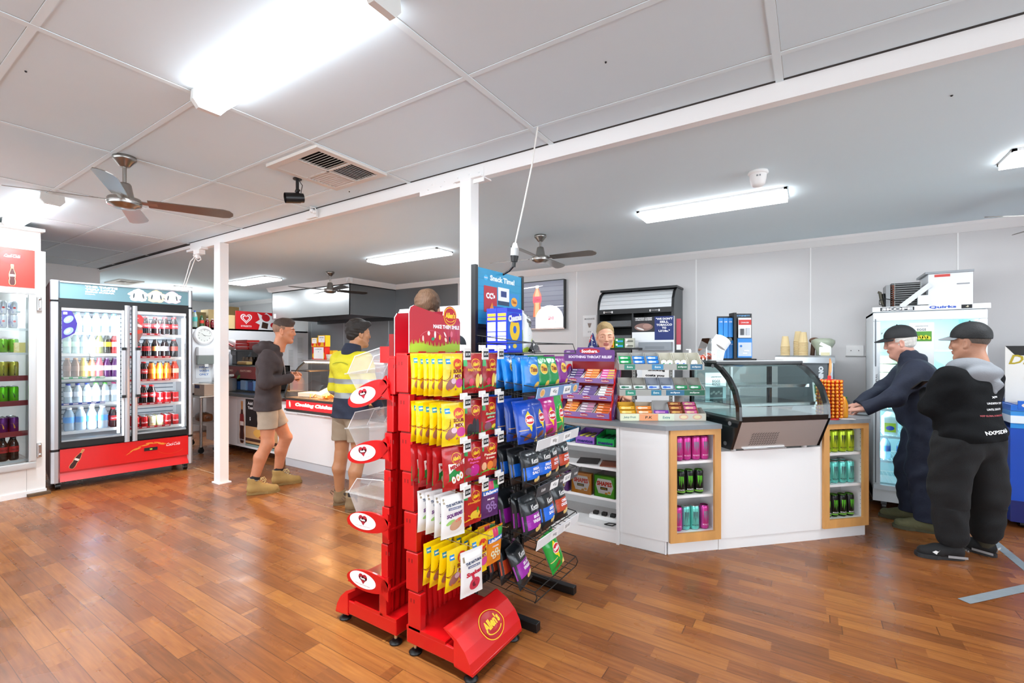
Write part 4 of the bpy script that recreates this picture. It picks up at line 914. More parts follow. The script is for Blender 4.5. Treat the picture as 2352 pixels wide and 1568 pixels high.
# ================================================================ gum rack
GX = T(-1.189, 3.292, .901) @ RZ(33); t = thing('gum_rack', 'grey three-tier chewing gum rack on the worktop left of the cake case', 'rack', (-1.189, 3.292, .901), 33)
GW = .635; GR = mt('a3a29c', .4, .2); GRD = mt('8a8984', .45, .2)
b = MB(); b.box(0, GW, 0, .2, 0, .006, GR); 
for x in (.15, .44): b.box(x-.012, x+.012, .18, .195, 0, .43, GR); [b.box(x-.003, x+.003, .179, .18, z, z+.006, INKK) for z in np.arange(.05, .42, .022)]
b.build('upright', t)
TI = [(0, 0, .005), (1, .185, .02), (2, .375, .035)]
for i, z, y in TI:
    b = MB(); b.box(0, GW, y, y+.15, z+.006, z+.01, GR)
    h = .055 if i == 0 else .045
    b.xprism([(y-.005, z), (y-.005, z+h), (y+.0, z+h), (y+.004, z)], 0, GW, mt('d9d2b8', .4) if i == 0 else GR)
    for x in (0, GW-.003): b.xprism([(y-.004, z), (y+.15, z), (y+.15, z+.08), (y+.08, z+.09), (y-.004, z+h+.002)], x, x+.003, GR)
    F2 = FRONT @ T(0, 0, -y)
    def lab(x0, x1, c, s_, tc, w=None, zz=.0057): b.quad(x0, x1, z+.003, z+h-.003, mt(c, .45), F2, z=zz); b.text(s_, (x0+x1)/2, z+h/2, h*.33, mt(tc, .5), F2, w=w, z=zz+.0006, shear=.1)
    if i == 2:
        lab(.04, .12, '3a8a78', 'Extra', 'e0f0ea'); lab(.245, .33, '3a8ab8', 'Extra', 'e0f0ea'); lab(.43, .51, '2f6a52', 'eclipse', 'f2f6f2', .065); lab(.53, .62, '356c8c', 'eclipse', 'f2f6f2', .065)
    elif i == 1:
        lab(.045, .12, '2f8a72', 'Extra', 'e0f0ea'); lab(.235, .31, '2a7a9a', 'Extra', 'e0f0ea'); lab(.345, .48, '2a6a8c', 'eclipse', 'f2f6f2', .07); lab(.48, .632, '2a6a50', 'eclipse', 'f2f6f2', .07)
    else:
        lab(.005, .14, 'e6e8c8', 'Juicy Fruit', '4a7a78', .09); lab(.143, .28, 'f0a070', 'P.K', '2a1a14', .05); lab(.284, .4, 'dfe4cc', 'Extra', '4a8a90'); b.quad(.4, .632, z+.003, z+h-.003, mt('d8d0c0', .45), F2, z=.0056)
        for x in (.47, .57): b.ell(x, z+.03, .035, .02, mt('e8b8a0', .5), F2, z=.006); b.ell(x, z+.03, .024, .012, mt('f0e0b0', .5), F2, z=.0065)
    b.build('tray', t)
def gumbox(c, c2, style='stick', n=3, bc='a8a59c', w=.098):
    def fn():
        t = thing('gum_box', '', ''); m = mt(bc, .5)
        b = MB(); b.box(0, w, .10, .102, 0, .118, m); 
        for x in (0, w-.002): b.xprism([(0, 0), (.1, 0), (.1, .118), (.07, .112), (0, .03)], x, x+.002, m)
        b.box(0, w, 0, .1, 0, .002, m); b.build('tray', t)
        if style == 'stick':
            b = MB()
            for i in range(n):
                M = T(.004, .008+i*.021, .008+i*.029) @ RX(-14); b.box(0, w-.008, 0, .02, 0, .026, mt(c, .35), M); b.quad(.03, w*.72, .008, .017, mt(c2, .35), M @ FRONT, z=.0006); b.ell(.03, .0125, .018, .008, mt(c2, .35), M @ FRONT, z=.0008)
            b.build('packs', t)
        else:
            for k in range(2 if style == 'tub' else 1):
                b = MB(); x = .027+k*.046 if style == 'tub' else .05
                b.lathe([(0, 0), (.02, 0), (.0225, .006), (.0225, .04), (.016, .056), (0, .06)], mt('f2f3f2', .3), M=T(x, .03, .003), n=16); b.ell(x-.004, .028, .013, .013, mt(c, .4), FRONT @ T(0, 0, -.007), z=.001); b.ell(x+.002, .03, .006, .007, mt(c2, .4), FRONT @ T(0, 0, -.007), z=.0016); b.build('tub', t)
        return t
    return fn
TIN = {2: [('gg', gumbox('0fa85e', 'e8f4ec'), 'green gum box'), ('gb', gumbox('2a86d8', 'e8f0f8'), 'blue gum box'), ('gb', None, 'blue gum box'), ('gt1', gumbox('18a050', 'f0f4f2', 'tub', bc='c3bfae'), 'green and white gum tubs'), ('gt2', gumbox('1e70d0', 'e8f0f8', 'tub', bc='c3bfae'), 'blue and white gum tubs'), ('gt3', gumbox('eef0f2', '6a8ab8', 'tub1', bc='c3bfae'), 'single white tub')],
 1: [('s1', gumbox('e4ece8', '1a6a50', n=2), 'white and green gum box'), ('s1', None, 'white and green gum box'), ('s2', gumbox('d8e4f4', '2a62c8', n=2, bc='9aa0ac'), 'white and blue mint box'), ('s2', None, 'white and blue mint box'), ('s3', gumbox('1e9a60', 'e8f0ec', n=2), 'green mint box'), ('s3', None, 'green mint box')],
 0: [('j1', gumbox('e0a818', 'f4e490', n=3, bc='e0a818', w=.12), 'yellow fruit gum box'), ('j2', gumbox('f08a24', 'f8e8d0', n=3, bc='c8b8a0', w=.12), 'orange gum box'), ('j3', gumbox('7a2aa8', 'e0a0d0', n=2, bc='c8c6c2', w=.12), 'purple chewy sweet box'), ('j4', gumbox('a85020', 'e8b860', n=4, w=.1, bc='8a4a24'), 'brown and gold bars'), ('j5', gumbox('e0609a', 'f0d8a0', n=4, w=.1, bc='b06a50'), 'pink and gold bars')]}
for tier, lst in TIN.items():
    z, y = TI[tier][1:]; x = .008
    for j, (k_, fn, nm) in enumerate(lst):
        w = .125 if tier == 0 and j < 3 else (.108 if tier == 0 else .104)
        place('gm_'+k_, fn, '%s, %s from left on %s tier of grey gum rack' % (nm, POS[j], ['bottom', 'middle', 'top'][tier]), 'box', GX, (x, y+.012, z+.0105), group='boxes on the gum rack'); x += w
t = thing('display_box', 'empty upright grey cardboard display box behind the purple sweet box', 'box', tuple(GX @ Vector((.265, .12, .012))), 33); MB().box(0, .13, 0, .003, 0, .13, mt('b6b4b0', .6), RX(8)).build('panel', t)
# ================================================================ pillow packs
def pillow(w, h, D, flat=.014):
    def bul(x, y):
        u = min(1, abs(2*x/w)); v = abs(2*y/h-1); v = min(1, v*h/(h-2*flat)) if h > 2*flat else v
        return D*max(0, (1-u**3))**.55*max(0, 1-v**4.5)**.8*(1+.1*sin(x*75+y*30)*v*v+.07*sin(y*70+x*40))+.0012*sin(x*300)*v**3*(1-u)
    return bul
def packobj(name, w, h, D, base, art=None, rough=.28, back=None):
    """flat-sealed bag: front and back skins, crimped ends; art(b, warp) draws on the front"""
    def fn():
        b = MB(); bul = pillow(w, h, D); m = mt(base, rough, coat=.3, bump=.25, bscale=28); nu, nv = 14, 16
        fw = lambda x, y, z=0: (x*(1-.05*sin(pi*y/h)), -bul(x, y)-.0006-z, y)
        bw = lambda x, y, z=0: (-x*(1-.05*sin(pi*y/h)), bul(-x, y)+.0006, y)
        for wp, mm in ((fw, m), (bw, mt(back, rough) if back else m)):
            o = len(b.v); b.quad(-w/2, w/2, 0, h, mm, nu=nu, nv=nv, warp=wp)
            for i in range(len(b.s)-nu*nv, len(b.s)): b.s[i] = True
        if art: art(b, lambda x, y, z=0: fw(x, y, z+.0007))
        return b.build(name)
    return fn
def TX(b, wp, s_, x, y, h, c, w=None, bold=.05, shear=0., z=.0006, rot=0): b.text(s_, x, y, h, mt(c, .4), w=w, bold=bold, shear=shear, z=z, warp=wp, rot=rot)
def EL(b, wp, x, y, rx, ry, c, z=0., rot=0, n=20, **k): b.ell(x, y, rx, ry, mt(c, .35), z=z, rot=rot, warp=wp, n=n, **k)
def BAND(b, wp, w, y0, y1, c, z=0., x0=None, x1=None): b.quad(x0 if x0 is not None else -w*.495, x1 if x1 is not None else w*.495, y0, y1, mt(c, .35), nu=8, nv=max(1, int((y1-y0)/.012)), z=z, warp=wp)
CWp, CHp = .128, .19
def alogo(b, wp, x, y, r, fill='d8301a', ring='f6c21a'):
    EL(b, wp, x, y, r*1.15, r, ring, z=.0002, n=28); EL(b, wp, x, y, r*1.05, r*.9, fill, z=.0005, n=28)
    TX(b, wp, "Allen's", x, y, r*.75, 'f8d21c', w=r*1.75, z=.0009, shear=.1, rot=8)
def sour(b, wp):
    BAND(b, wp, .04, CHp-.045, CHp-.022, '1c8ed0', x0=-.052, x1=-.024); TX(b, wp, 'NEW', -.038, CHp-.033, .007, 'ffffff')
    alogo(b, wp, .022, CHp-.047, .027)
    for x, y, r_, q in ((-.062, .115, .045, -60), (-.055, .1, .035, -50)): EL(b, wp, x, y, r_, r_*.8, '8a2a10', rot=q, a0=-60, a1=70, inner=.93)
    EL(b, wp, -.02, .055, .035, .022, 'a8706a', rot=35); EL(b, wp, .035, .058, .026, .022, 'd8489a', z=.0004); EL(b, wp, -.005, .068, .016, .013, 'e8c8d8', z=.0006)
    BAND(b, wp, 1, .083, .098, 'f6e8c8', x0=-.008, x1=.05); TX(b, wp, 'SOUR', .022, .112, .017, '8a1618', w=.062); TX(b, wp, 'MIX', .024, .09, .016, '8a1618', w=.045)
    EL(b, wp, -.03, .03, .006, .006, 'e87a1a'); EL(b, wp, .012, .03, .006, .005, 'c84a6a')
def redpack(title, tc, blobs, corner='1f9a3c', t2=None):
    def art(b, wp):
        alogo(b, wp, .008, CHp-.05, .025, fill='b8181a')
        BAND(b, wp, 1, CHp-.06, CHp-.025, '3aa860', x0=-.062, x1=-.045)
        TX(b, wp, title, 0, .112, .013, tc, w=.085); 
        if t2: TX(b, wp, t2, 0, .094, .012, tc, w=.06)
        b.poly([(-.063, .018), (.063, .018), (.063, .035), (-.02, .03), (-.063, .075)], mt(corner, .35), warp=wp)
        for x, y, rx, ry, c, q in blobs: EL(b, wp, x, y, rx, ry, c, z=.0004, rot=q)
    return art
SOUR = packobj('candy_pack', CWp, CHp, .012, 'f7d506', sour)
PARTY = packobj('candy_pack', .122, CHp, .012, 'a5161a', redpack('PARTY MIX', 'f2c028', [(.02, .06, .014, .035, 'f0d05a', 0), (.042, .065, .01, .025, 'f4e6a8', 0), (-.02, .055, .015, .018, 'd83a5a', 0)]))
COBB = packobj('candy_pack', .122, CHp, .012, 'a5161a', redpack('COBBERS', 'b81c22', [(.0, .06, .014, .045, '2c2c34', 0), (.022, .058, .012, .042, '3c3c46', 5), (-.024, .05, .02, .03, '26262c', 0)]))
SNAK = packobj('candy_pack', .122, CHp, .012, 'b81a1e', redpack('Snakes', 'a8e0b0', [(-.02, .05, .028, .02, '8a5a6a', 0), (.03, .045, .02, .01, 'e8d83a', 10), (.0, .075, .045, .004, 'e86aa8', 5)], t2='alive'))
def mint(b, wp):
    alogo(b, wp, .008, CHp-.05, .025, fill='b8181a'); b.poly([(-.064, .02), (.064, .02), (.064, .09), (.01, .08), (-.03, .115), (-.064, .09)], mt('128a3e', .35), warp=wp)
    b.poly([(-.035, .075), (.058, .108), (.06, .132), (-.04, .118)], mt('f2f0e8', .4), warp=wp, z=.0006); TX(b, wp, 'MINTIES', .01, .108, .018, 'b81c22', w=.08, rot=14, z=.0014)
    for x, y in ((-.01, .045), (.015, .052), (.035, .06)): EL(b, wp, x, y, .011, .017, 'f4f2ea', z=.0007, rot=20); EL(b, wp, x, y, .004, .006, 'd8942a', z=.0011)
MINT = packobj('candy_pack', CWp, CHp, .012, 'b5161a', mint)
SUGA = packobj('candy_pack', .122, CHp, .012, 'b81a24', redpack('Fruit', 'f06ab8', [(.005, .055, .034, .03, 'c82a90', 0), (-.035, .055, .018, .018, 'a05a6a', 0), (.0, .075, .012, .009, 'e88ac8', 0)], t2='Sugario'))
PEAC = packobj('candy_pack', .122, CHp, .012, 'b81a1e', redpack('Peaches', 'f8e2c8', [(.0, .055, .022, .022, 'f08a3a', 0), (.035, .06, .02, .022, 'c86a3a', 0), (-.04, .055, .015, .02, 'f0b890', 0)], corner='6ac03a', t2='& cream'))
PINE = packobj('candy_pack', .122, CHp, .012, 'b81a1e', redpack('pineapples', 'f2a03a', [(.01, .05, .035, .02, 'f0c83a', 0), (.025, .07, .008, .015, '3a9a3a', 0)], corner='f0c020'))
def life(c1, c2):
    def art(b, wp):
        BAND(b, wp, 1, .14, .18, 'e8c81c', x0=-.06, x1=-.02); BAND(b, wp, 1, .14, .18, 'd83a6a', x0=-.02, x1=.02); BAND(b, wp, 1, .14, .18, '3aa84a', x0=.02, x1=.06)
        b.quad(-.056, .056, .118, .142, mt('2a6ac8', .4), warp=wp, nu=6, z=.0006); TX(b, wp, 'LifeSavers', 0, .13, .017, 'f6f6fa', w=.1, rot=5, z=.001)
        for x, y in ((-.02, .06), (.01, .07), (.03, .05), (-.005, .042)): EL(b, wp, x, y, .014, .014, c2, z=.0004, inner=.45)
        TX(b, wp, 'MUSK' if c1 == '5a2a6a' else 'ORIGINAL', 0, .096, .009, 'f4e8f0', w=.05)
    return art
LIFP = packobj('candy_pack', .122, CHp, .012, '5a2a6a', life('5a2a6a', '9a7ab8')); LIFO = packobj('candy_pack', .122, CHp, .012, 'f0901e', life('o', 'e8e8c8'))
def natu(nm, c, blobs):
    def art(b, wp):
        TX(b, wp, 'THE NATURAL', .005, .148, .013, '3a4a6a', w=.095, rot=4); b.quad(-.03, .042, .124, .134, mt('3a4a7a', .4), warp=wp, nu=4, z=.0005); TX(b, wp, 'CONFECTIONERY CO.', .006, .129, .0045, 'f0f0f4', w=.065, z=.001)
        BAND(b, wp, 1, .155, .178, '9a8a72', x0=-.055, x1=-.045)
        TX(b, wp, nm, .005, .1, .02, c, w=.09, shear=.15, rot=6)
        for x, y, rx, ry, cc in blobs: EL(b, wp, x, y, rx, ry, cc, z=.0004, rot=20)
    return art
NATQ = packobj('candy_pack', CWp, CHp, .012, 'eceae8', natu('SQUIRMS', '6a2a7a', [(.01, .055, .035, .022, 'c89a7a'), (-.02, .07, .025, .008, '9ac86a'), (.025, .075, .018, .007, 'e86a5a')]))
NATS = packobj('candy_pack', CWp, CHp*1.05, .012, 'eceae8', natu('Snakes', 'c81c3a', [(.01, .05, .032, .026, 'c8324a'), (.012, .052, .018, .014, '6a1a2a'), (.0, .082, .007, .02, 'c8324a')]))
# chip bags
def thins(c2='f2c83a'):
    def art(b, wp):
        w = .125; EL(b, wp, .01, .115, .036, .03, 'f6e2a8', n=26); EL(b, wp, .01, .115, .033, .027, c2, z=.0004, n=26); TX(b, wp, 'Thins', .01, .115, .026, '8a3a1a', w=.056, shear=.2, z=.001)
        EL(b, wp, .03, .035, .026, .012, 'e8b84a', rot=30)
    return art
THB = packobj('chip_bag', .135, .185, .021, '1a7ccc', thins(), back='1a7ccc'); THG = packobj('chip_bag', .135, .185, .021, '14924a', thins()); THP = packobj('chip_bag', .135, .185, .021, '8a1a8a', thins())
def smith(b, wp):
    b.poly([(-.02, .135), (.055, .125), (.01, .165)], mt('f6d61c', .35), warp=wp); b.poly([(-.02, .1), (.052, .108), (.02, .055)], mt('f6d61c', .35), warp=wp)
    EL(b, wp, .015, .117, .04, .026, 'f4f4f2', z=.0005, n=24); EL(b, wp, .015, .117, .037, .022, 'd2141e', z=.0009, n=24); TX(b, wp, "Smith's", .015, .117, .02, 'ffffff', w=.062, z=.0014)
    b.poly([(.045, .0), (.069, .0), (.069, .07)], mt('f2d27a', .4), warp=wp); EL(b, wp, -.01, .03, .028, .014, '8a4a1e', rot=25)
    BAND(b, wp, 1, .065, .069, 'e8c07a', x0=-.068, x1=.0)
SMB = packobj('chip_bag', .15, .225, .024, '0f45b0', smith, back='e8e6ea'); SMP = packobj('chip_bag', .145, .22, .024, 'c81a8a', smith); SMG = packobj('chip_bag', .145, .22, .024, '18a038', smith, back='d8d8da')
def kettle(c, l1, l2, s_=1.):
    def art(b, wp):
        w = .14*s_; BAND(b, wp, w, .045*s_, .11*s_, c); TX(b, wp, 'Kettle', .02*s_, .135*s_, .026*s_, 'f4f4f2', w=.07*s_, shear=.2, bold=.02)
        TX(b, wp, l1, .022*s_, .095*s_, .014*s_, 'f8f0f8', w=.06*s_); TX(b, wp, l2, .022*s_, .075*s_, .016*s_, 'f8f0f8', w=.072*s_)
        EL(b, wp, .035*s_, .038*s_, .018*s_, .012*s_, 'f0cf8a', z=.0008, rot=25); EL(b, wp, .012*s_, .034*s_, .016*s_, .01*s_, 'e8c070', z=.001, rot=-15)
    return art
KB = packobj('chip_bag', .145, .195, .027, '1c2024', kettle('1668d8', 'SEA', 'SALT')); KR = packobj('chip_bag', .145, .195, .027, '1c2024', kettle('c0401c', 'HONEY', 'SOY'))
KP = packobj('chip_bag', .16, .225, .03, '1c2024', kettle('9a1ca0', 'SEA SALT', 'VINEGAR', 1.15)); KB2 = packobj('chip_bag', .155, .22, .029, '1c2024', kettle('1c6ee0', 'SEA', 'SALT', 1.1)); KR2 = packobj('chip_bag', .155, .22, .029, '1c2024', kettle('c0441e', 'CHILLI', 'CHICKEN', 1.1))
PUR3 = packobj('chip_bag', .15, .21, .035, 'a81a9a', lambda b, wp: (EL(b, wp, 0, .05, .04, .03, 'e8d85a'), EL(b, wp, .01, .1, .05, .03, 'c86ac8')))

# ================================================================ red display stands
SR = mt('c20c10', .28, coat=.35, noise=.04); SRD = mt('7a0608', .4); SRL = mt('d21a1a', .22, coat=.5)
def spine(t, ya, yb, z0, z1, w=.395, lean=.08):
    b = MB()
    for x0, x1 in ((0, .035), (w-.035, w)):
        n = 7; dz = (z1-z0)/n
        for i in range(n):
            za = z0+i*dz; k = .004*(i % 2); off = (i/(n-1))*lean
            yq = yb+off; b.box(x0, x1, ya+off+k, yq, za, za+dz-.006, SR, bev=.004); b.box(x0+.003, x1-.003, ya+off+.01, yq-.004, za+dz-.006, za+dz, SRD)
            for q in (.3, .62):
                xs_ = -.0005 if x0 == 0 else w-.0005
                b.box(xs_, xs_+.001, ya+off+.02+q*.06, ya+off+.026+q*.06, za+dz*.8-.018, za+dz*.8, SRD)
    for x0, x1, q in [(.035, w-.035, 0)]+[(.05+i*(w-.1)/8-.006, .05+i*(w-.1)/8+.006, -.01) for i in range(9)]:
        b.xprism([(yb-.012+q, z0), (yb, z0), (yb+lean, z1-.01), (yb+lean-.012+q, z1-.01)], x0, x1, SR)
    b.box(0, w, ya+lean+.01, yb+lean, z1-.012, z1+.004, SRL, bev=.004)
    b.build('spine', t)
def base(t, D, w=.395):
    b = MB(); b.box(0, w, .1, D, .055, .125, SR, bev=.006); b.box(.0, w, .15, D, .12, .135, SR); b.build('base', t)
    b = MB(); pr = [(.0, .042), (.012, .085), (.04, .13), (.085, .17), (.15, .2), (.16, .196), (.1, .16), (.1, .055), (.06, .05)]
    b.xprism(pr, -.003, w+.003, SRL); b.xprism([(-.002, .036), (-.002, .048), (.1, .058), (.1, .046)], 0, w, SR); 
    M = T(w*.45, .062-.0, .152) @ RX(-38) @ FRONT
    pw = [(.0, .042), (.012, .085), (.04, .13), (.085, .17), (.15, .2)]
    L_ = [0]
    for p, q in zip(pw, pw[1:]): L_.append(L_[-1]+math.hypot(q[0]-p[0], q[1]-p[1]))
    def wp(x, y, z=0):
        y_ = float(np.interp(y, L_, [p[0] for p in pw])); z_ = float(np.interp(y, L_, [p[1] for p in pw])); return (x, y_-.0015-z*.7, z_+.0012+z*.7)
    b.mi(SRL); return b, wp, L_[-1]
def feet(t, pts):
    for x, y in pts:
        b = MB(); b.cyl((x, y, .02), (x, y, .06), .009, CHROME, n=10); b.lathe([(.0, .0), (.03, 0), (.032, .006), (.02, .016), (.012, .022), (0, .022)], BLACK, M=T(x, y, 0), n=20); b.build('foot', t)
A1 = (-1.207, 1.55); S1 = T(*A1, 0) @ RZ(90)
t = thing('candy_stand', 'tall red display stand nearest the camera, hung with bags of sweets', 'display stand', (*A1, 0), 90)
spine(t, .30, .38, .12, 1.405); b, wp, LL = base(t, .39)
yy = mt('f2c81a', .4)
for q in (dict(rx=.082, ry=.066, inner=.95),): b.ell(.215, LL*.5, q['rx'], q['ry'], yy, warp=wp, z=.0005, n=40, inner=q['inner'])
b.ell(.215, LL*.5, .072, .057, mt('b8101c', .35), warp=wp, z=.0003, n=36); b.text("Allen's", .215, LL*.53, .045, yy, w=.118, shear=.12, warp=wp, z=.001, bold=.05, rot=6); b.ell(.215, LL*.42, .055, .025, yy, warp=wp, z=.001, a0=190, a1=345, inner=.86, n=20)
b.build('front_panel', t); feet(t, ((.03, .03), (.03, .36), (.365, .03), (.365, .36)))
b = MB(); SGN = mt('b51a2c', .35, coat=.3); Y_ = .372
pts = [(.0, 1.41), (.37, 1.41), (.372, 1.57), (.36, 1.59), (.335, 1.592)]+[(.29+.052*cos(a), 1.6+.05*sin(a)) for a in np.linspace(0, pi, 12)]+[(.235, 1.60), (.15, 1.613), (.03, 1.635), (.008, 1.625), (0, 1.6)]
b.yprism(pts[::-1], Y_, Y_+.004, SGN, side=WHITE); F3 = FRONT @ T(0, 0, -Y_)
gr = mt('a4c82c', .4); GP = [(0, 1.411)]+[(0, 1.44)]
for i in range(38): x = .003+i*.0098; GP += [(x, 1.445+.008*sin(x*25)), (x+.004, 1.462+.012*sin(i*2.3)+.008*sin(x*25))]
GP += [(.37, 1.44), (.37, 1.411)]
for i in range(0, len(GP)-1): b.poly([(GP[i][0], 1.411), (GP[i+1][0], 1.411), GP[i+1], GP[i]], gr, F3, z=.0012) if GP[i+1][0] > GP[i][0] else None
b.ell(.29, 1.597, .05, .048, mt('f6c21a', .4), F3, z=.001, n=32); b.ell(.29, 1.597, .046, .043, mt('b8141c', .4), F3, z=.0015, n=32); b.text("Allen's", .29, 1.602, .03, mt('f8d21c', .4), F3, w=.078, z=.002, shear=.1, bold=.05); b.ell(.29, 1.585, .036, .018, mt('f8d21c', .4), F3, z=.002, a0=190, a1=345, inner=.85)
b.text('MAKE THEM SMILE', .262, 1.541, .02, mt('f4ecec', .5), F3, w=.2, z=.0015, bold=.05)
for x, z, rx, rz_, c, q in ((.09, 1.48, .006, .014, 'e8c8c8', 0), (.13, 1.505, .009, .011, 'f0e8e0', 0), (.175, 1.5, .007, .018, 'f0e8e4', 0), (.16, 1.478, .012, .008, '2a9a6a', 15), (.21, 1.487, .008, .013, 'e8a82a', 0), (.25, 1.502, .005, .016, 'f0e0dc', 35), (.255, 1.475, .008, .012, 'e8d8b8', 30), (.285, 1.478, .005, .015, '2a1a3a', 0), (.3, 1.505, .01, .016, 'd86a7a', 0)): b.ell(x, z, rx, rz_, mt(c, .4), F3, z=.0015, rot=q)
b.ell(.15, 1.46, .09, .06, mt('cf6a78', .5), F3, z=.001, a0=30, a1=150, inner=.97)
b.build('header_sign', t)
ROWZ = (1.405, 1.185, .985, .775, .545); COLX = (.05, .19, .322)
for r_, z in enumerate(ROWZ):
    for c_, x in enumerate(COLX):
        b = MB(); xh = x+.03; y1 = .12 if r_ < 4 else .06
        b.tube([(xh, .42, z+.002), (xh, y1, z+.002), (xh, y1-.01, z+.008)], .002, mt('c8b8a0', .25, .9), n=6); b.box(xh-.02, xh+.02, .36, .40, z-.012, z+.012, SR); b.build('hook', t)
def ptag():
    t = thing('price_tag', '', ''); b = MB(); b.box(-.034, .014, .0, .006, .01, .038, TRIM); b.box(-.018, .032, -.006, .0, -.032, .024, mt('eceae6', .35), bev=.002); b.build('clip', t)
    b = MB(); b.quad(-.011, .028, -.02, .008, INKK, FRONT, z=.0065); b.text('$5.50', .0085, -.006, .014, WHITE, FRONT, w=.032, z=.0072, bold=.03); b.build('price_plate', t); return t
for r_, z in enumerate(ROWZ[:4]):
    for c_, x in enumerate(COLX): place('ptag', ptag, 'white price clip reading 5.50, %s row, %s hook of red stand' % (['top', 'second', 'third', 'fourth'][r_], ['left', 'middle', 'right'][c_]), 'price tag', S1, (x+.055, .12, z+.004), group='price clips on the red stand')
random.seed(11)
PK = {0: [('sour', SOUR, 6), ('party', PARTY, 3), ('party', PARTY, 3)], 1: [('sour', SOUR, 6), ('cobb', COBB, 3), ('snak', SNAK, 2)], 2: [('mint', MINT, 5), ('suga', SUGA, 2), ('peac', PEAC, 2)], 3: [('natq', NATQ, 4), ('pine', PINE, 3), ('lifp', LIFP, 2)], 4: [('sour', SOUR, 4), ('sour', SOUR, 5), ('lifo', LIFO, 2)]}
PN = {'sour': 'yellow sour sweets bag', 'party': 'dark red party sweets bag', 'cobb': 'red bag with black sweets', 'snak': 'red bag with pale green lettering', 'mint': 'red and green mint sweets bag', 'suga': 'red and pink sweets bag', 'peac': 'red bag with peach sweets', 'natq': 'white natural sweets bag', 'pine': 'red bag with yellow sweets', 'lifp': 'purple ring sweets bag', 'lifo': 'orange ring sweets bag'}
for r_, cols in PK.items():
    for c_, (k_, fn, n) in enumerate(cols):
        for d_ in range(n):
            y = (.15 if r_ < 4 else .12)+d_*(.19/max(n-1, 4)); x = COLX[c_]-(.0 if c_ else .012)+random.uniform(-.004, .004)
            z = ROWZ[r_]-.19-.004*random.random()+.003
            place('p_'+k_, fn, '%s, %s on %s row, %s hook' % (PN[k_], ORD[d_], ['top', 'second', 'third', 'fourth', 'bottom'][r_], ['left', 'middle', 'right'][c_]), 'sweets bag', S1, (x+.012, y, z), rz=random.uniform(-7, 7)-(10 if c_ == 0 else 6), group='bags of sweets on the red stand', tilt=T(0, 0, .19) @ RX(random.uniform(-3, 5)) @ T(0, 0, -.19))
place('p_nats', NATS, 'white natural sweets bag hanging lowest, frontmost on the bottom left hook', 'sweets bag', S1, (COLX[0]+.015, .055, .545-.2), rz=-12)
# back-to-back stand with clear bins
A2 = (-2.12, 1.945); S2 = T(*A2, 0) @ RZ(-90)
t = thing('confectionery_stand', 'red stand with clear empty bins and white oval signs, behind the candy stand', 'display stand', (*A2, 0), -90)
spine(t, .335, .385, .12, 1.39, lean=.06); b, wp, LL = base(t, .455); b.build('front_panel', t); feet(t, ((.03, .04), (.03, .42), (.365, .04), (.365, .42)))
b = MB(); b.yprism([(0, 1.39), (.0, 1.62), (.02, 1.635), (.37, 1.6), (.385, 1.58), (.385, 1.39)][::-1], .43, .434, SGN, side=WHITE); b.box(.2, .39, .40, .43, 1.33, 1.5, SRD); b.box(.365, .385, .33, .43, 1.36, 1.44, SRL); b.build('header_sign', t)
BN = mt('f0f1f0', .12, trans=.6, alpha=.33)
for i, (z, zs) in enumerate(((1.205, 14), (.915, 12), (.565, 2), (.27, 0))):
    for sx in (0, 1):
        b = MB(); X_ = .397 if sx else -.012
        M = T(0, .262, z) @ RX(zs)    # local drawing plane is (y,z)
        n = 28; ov = [(.158*cos(a), .052*sin(a)) for a in np.linspace(0, 2*pi, n+1)[:-1]]
        ov = [(y, zz+ (.012*(y/.17) if i else .02*(y/.17))) for y, zz in ov]
        b.xprism(ov, X_, X_+.01, SR, M)
        b.xprism([(.1, -.03), (.15, -.06), (.15, .06), (.1, .035)], X_, X_+.01, SR, M)
        MS = M @ Matrix(((0, 0, 1, X_+.0105), (-1 if False else 1, 0, 0, 0), (0, 1, 0, 0), (0, 0, 0, 1)))
        if sx:
            b.ell(-.035, .0, .098, .04, mt('f1efea', .4), MS, z=.0004, n=30)
            b.ell(-.046, .014, .018, .016, mt('a5182a', .4), MS, z=.0008); b.ell(-.018, .014, .018, .016, mt('a5182a', .4), MS, z=.0008); b.poly([(-.063, .014), (-.03, -.02), (-.001, .014)], mt('a5182a', .4), MS, z=.0008)
            b.box(0, 0, 0, 0, 0, 0, SR) if False else None
            b.text('Nestle', -.032, .008, .011, mt('f8f4f0', .5), MS, w=.036, z=.0013, bold=.04); b.text('Choose Quality, Choose Nestle', -.035, -.024, .0065, mt('a5182a', .5), MS, w=.11, z=.001, bold=.0)
        b.build('bin_bracket', t)
    b = MB(); b.xprism([(-.13, -.035), (.18, -.01), (.18, .0), (-.13, -.028)], -.002, .397, SR, T(0, .23, z-.01)); b.build('bin_tray', t)
    if i < 3:
        b = MB(); M = T(0, .25, z+.05) @ RX(zs*.6)
        hexa = [(-.16, .07), (-.09, .15), (.1, .165), (.13, .07), (.08, -.045), (-.09, -.045)]
        xs_ = ((.0, 0), (.385, 1))
        for x in (.012, .383): b.add([(x, y, z_) for y, z_ in hexa], [tuple(range(6))], BN, M)
        for j in range(6):
            (y0, z0), (y1, z1) = hexa[j], hexa[(j+1) % 6]; b.add([(.012, y0, z0), (.383, y0, z0), (.383, y1, z1), (.012, y1, z1)], [(0, 1, 2, 3)], BN, M)
        for x in (.01, .136, .26, .385): b.tube([(x, *hexa[0]), (x, *hexa[1]), (x, *hexa[2])], .0022, mt('f6f6f6', .3, alpha=.6), n=5, M=M)
        b.box(.005, .39, -.18, .13, .067, .073, BN, M); b.build('clear_bin', t)
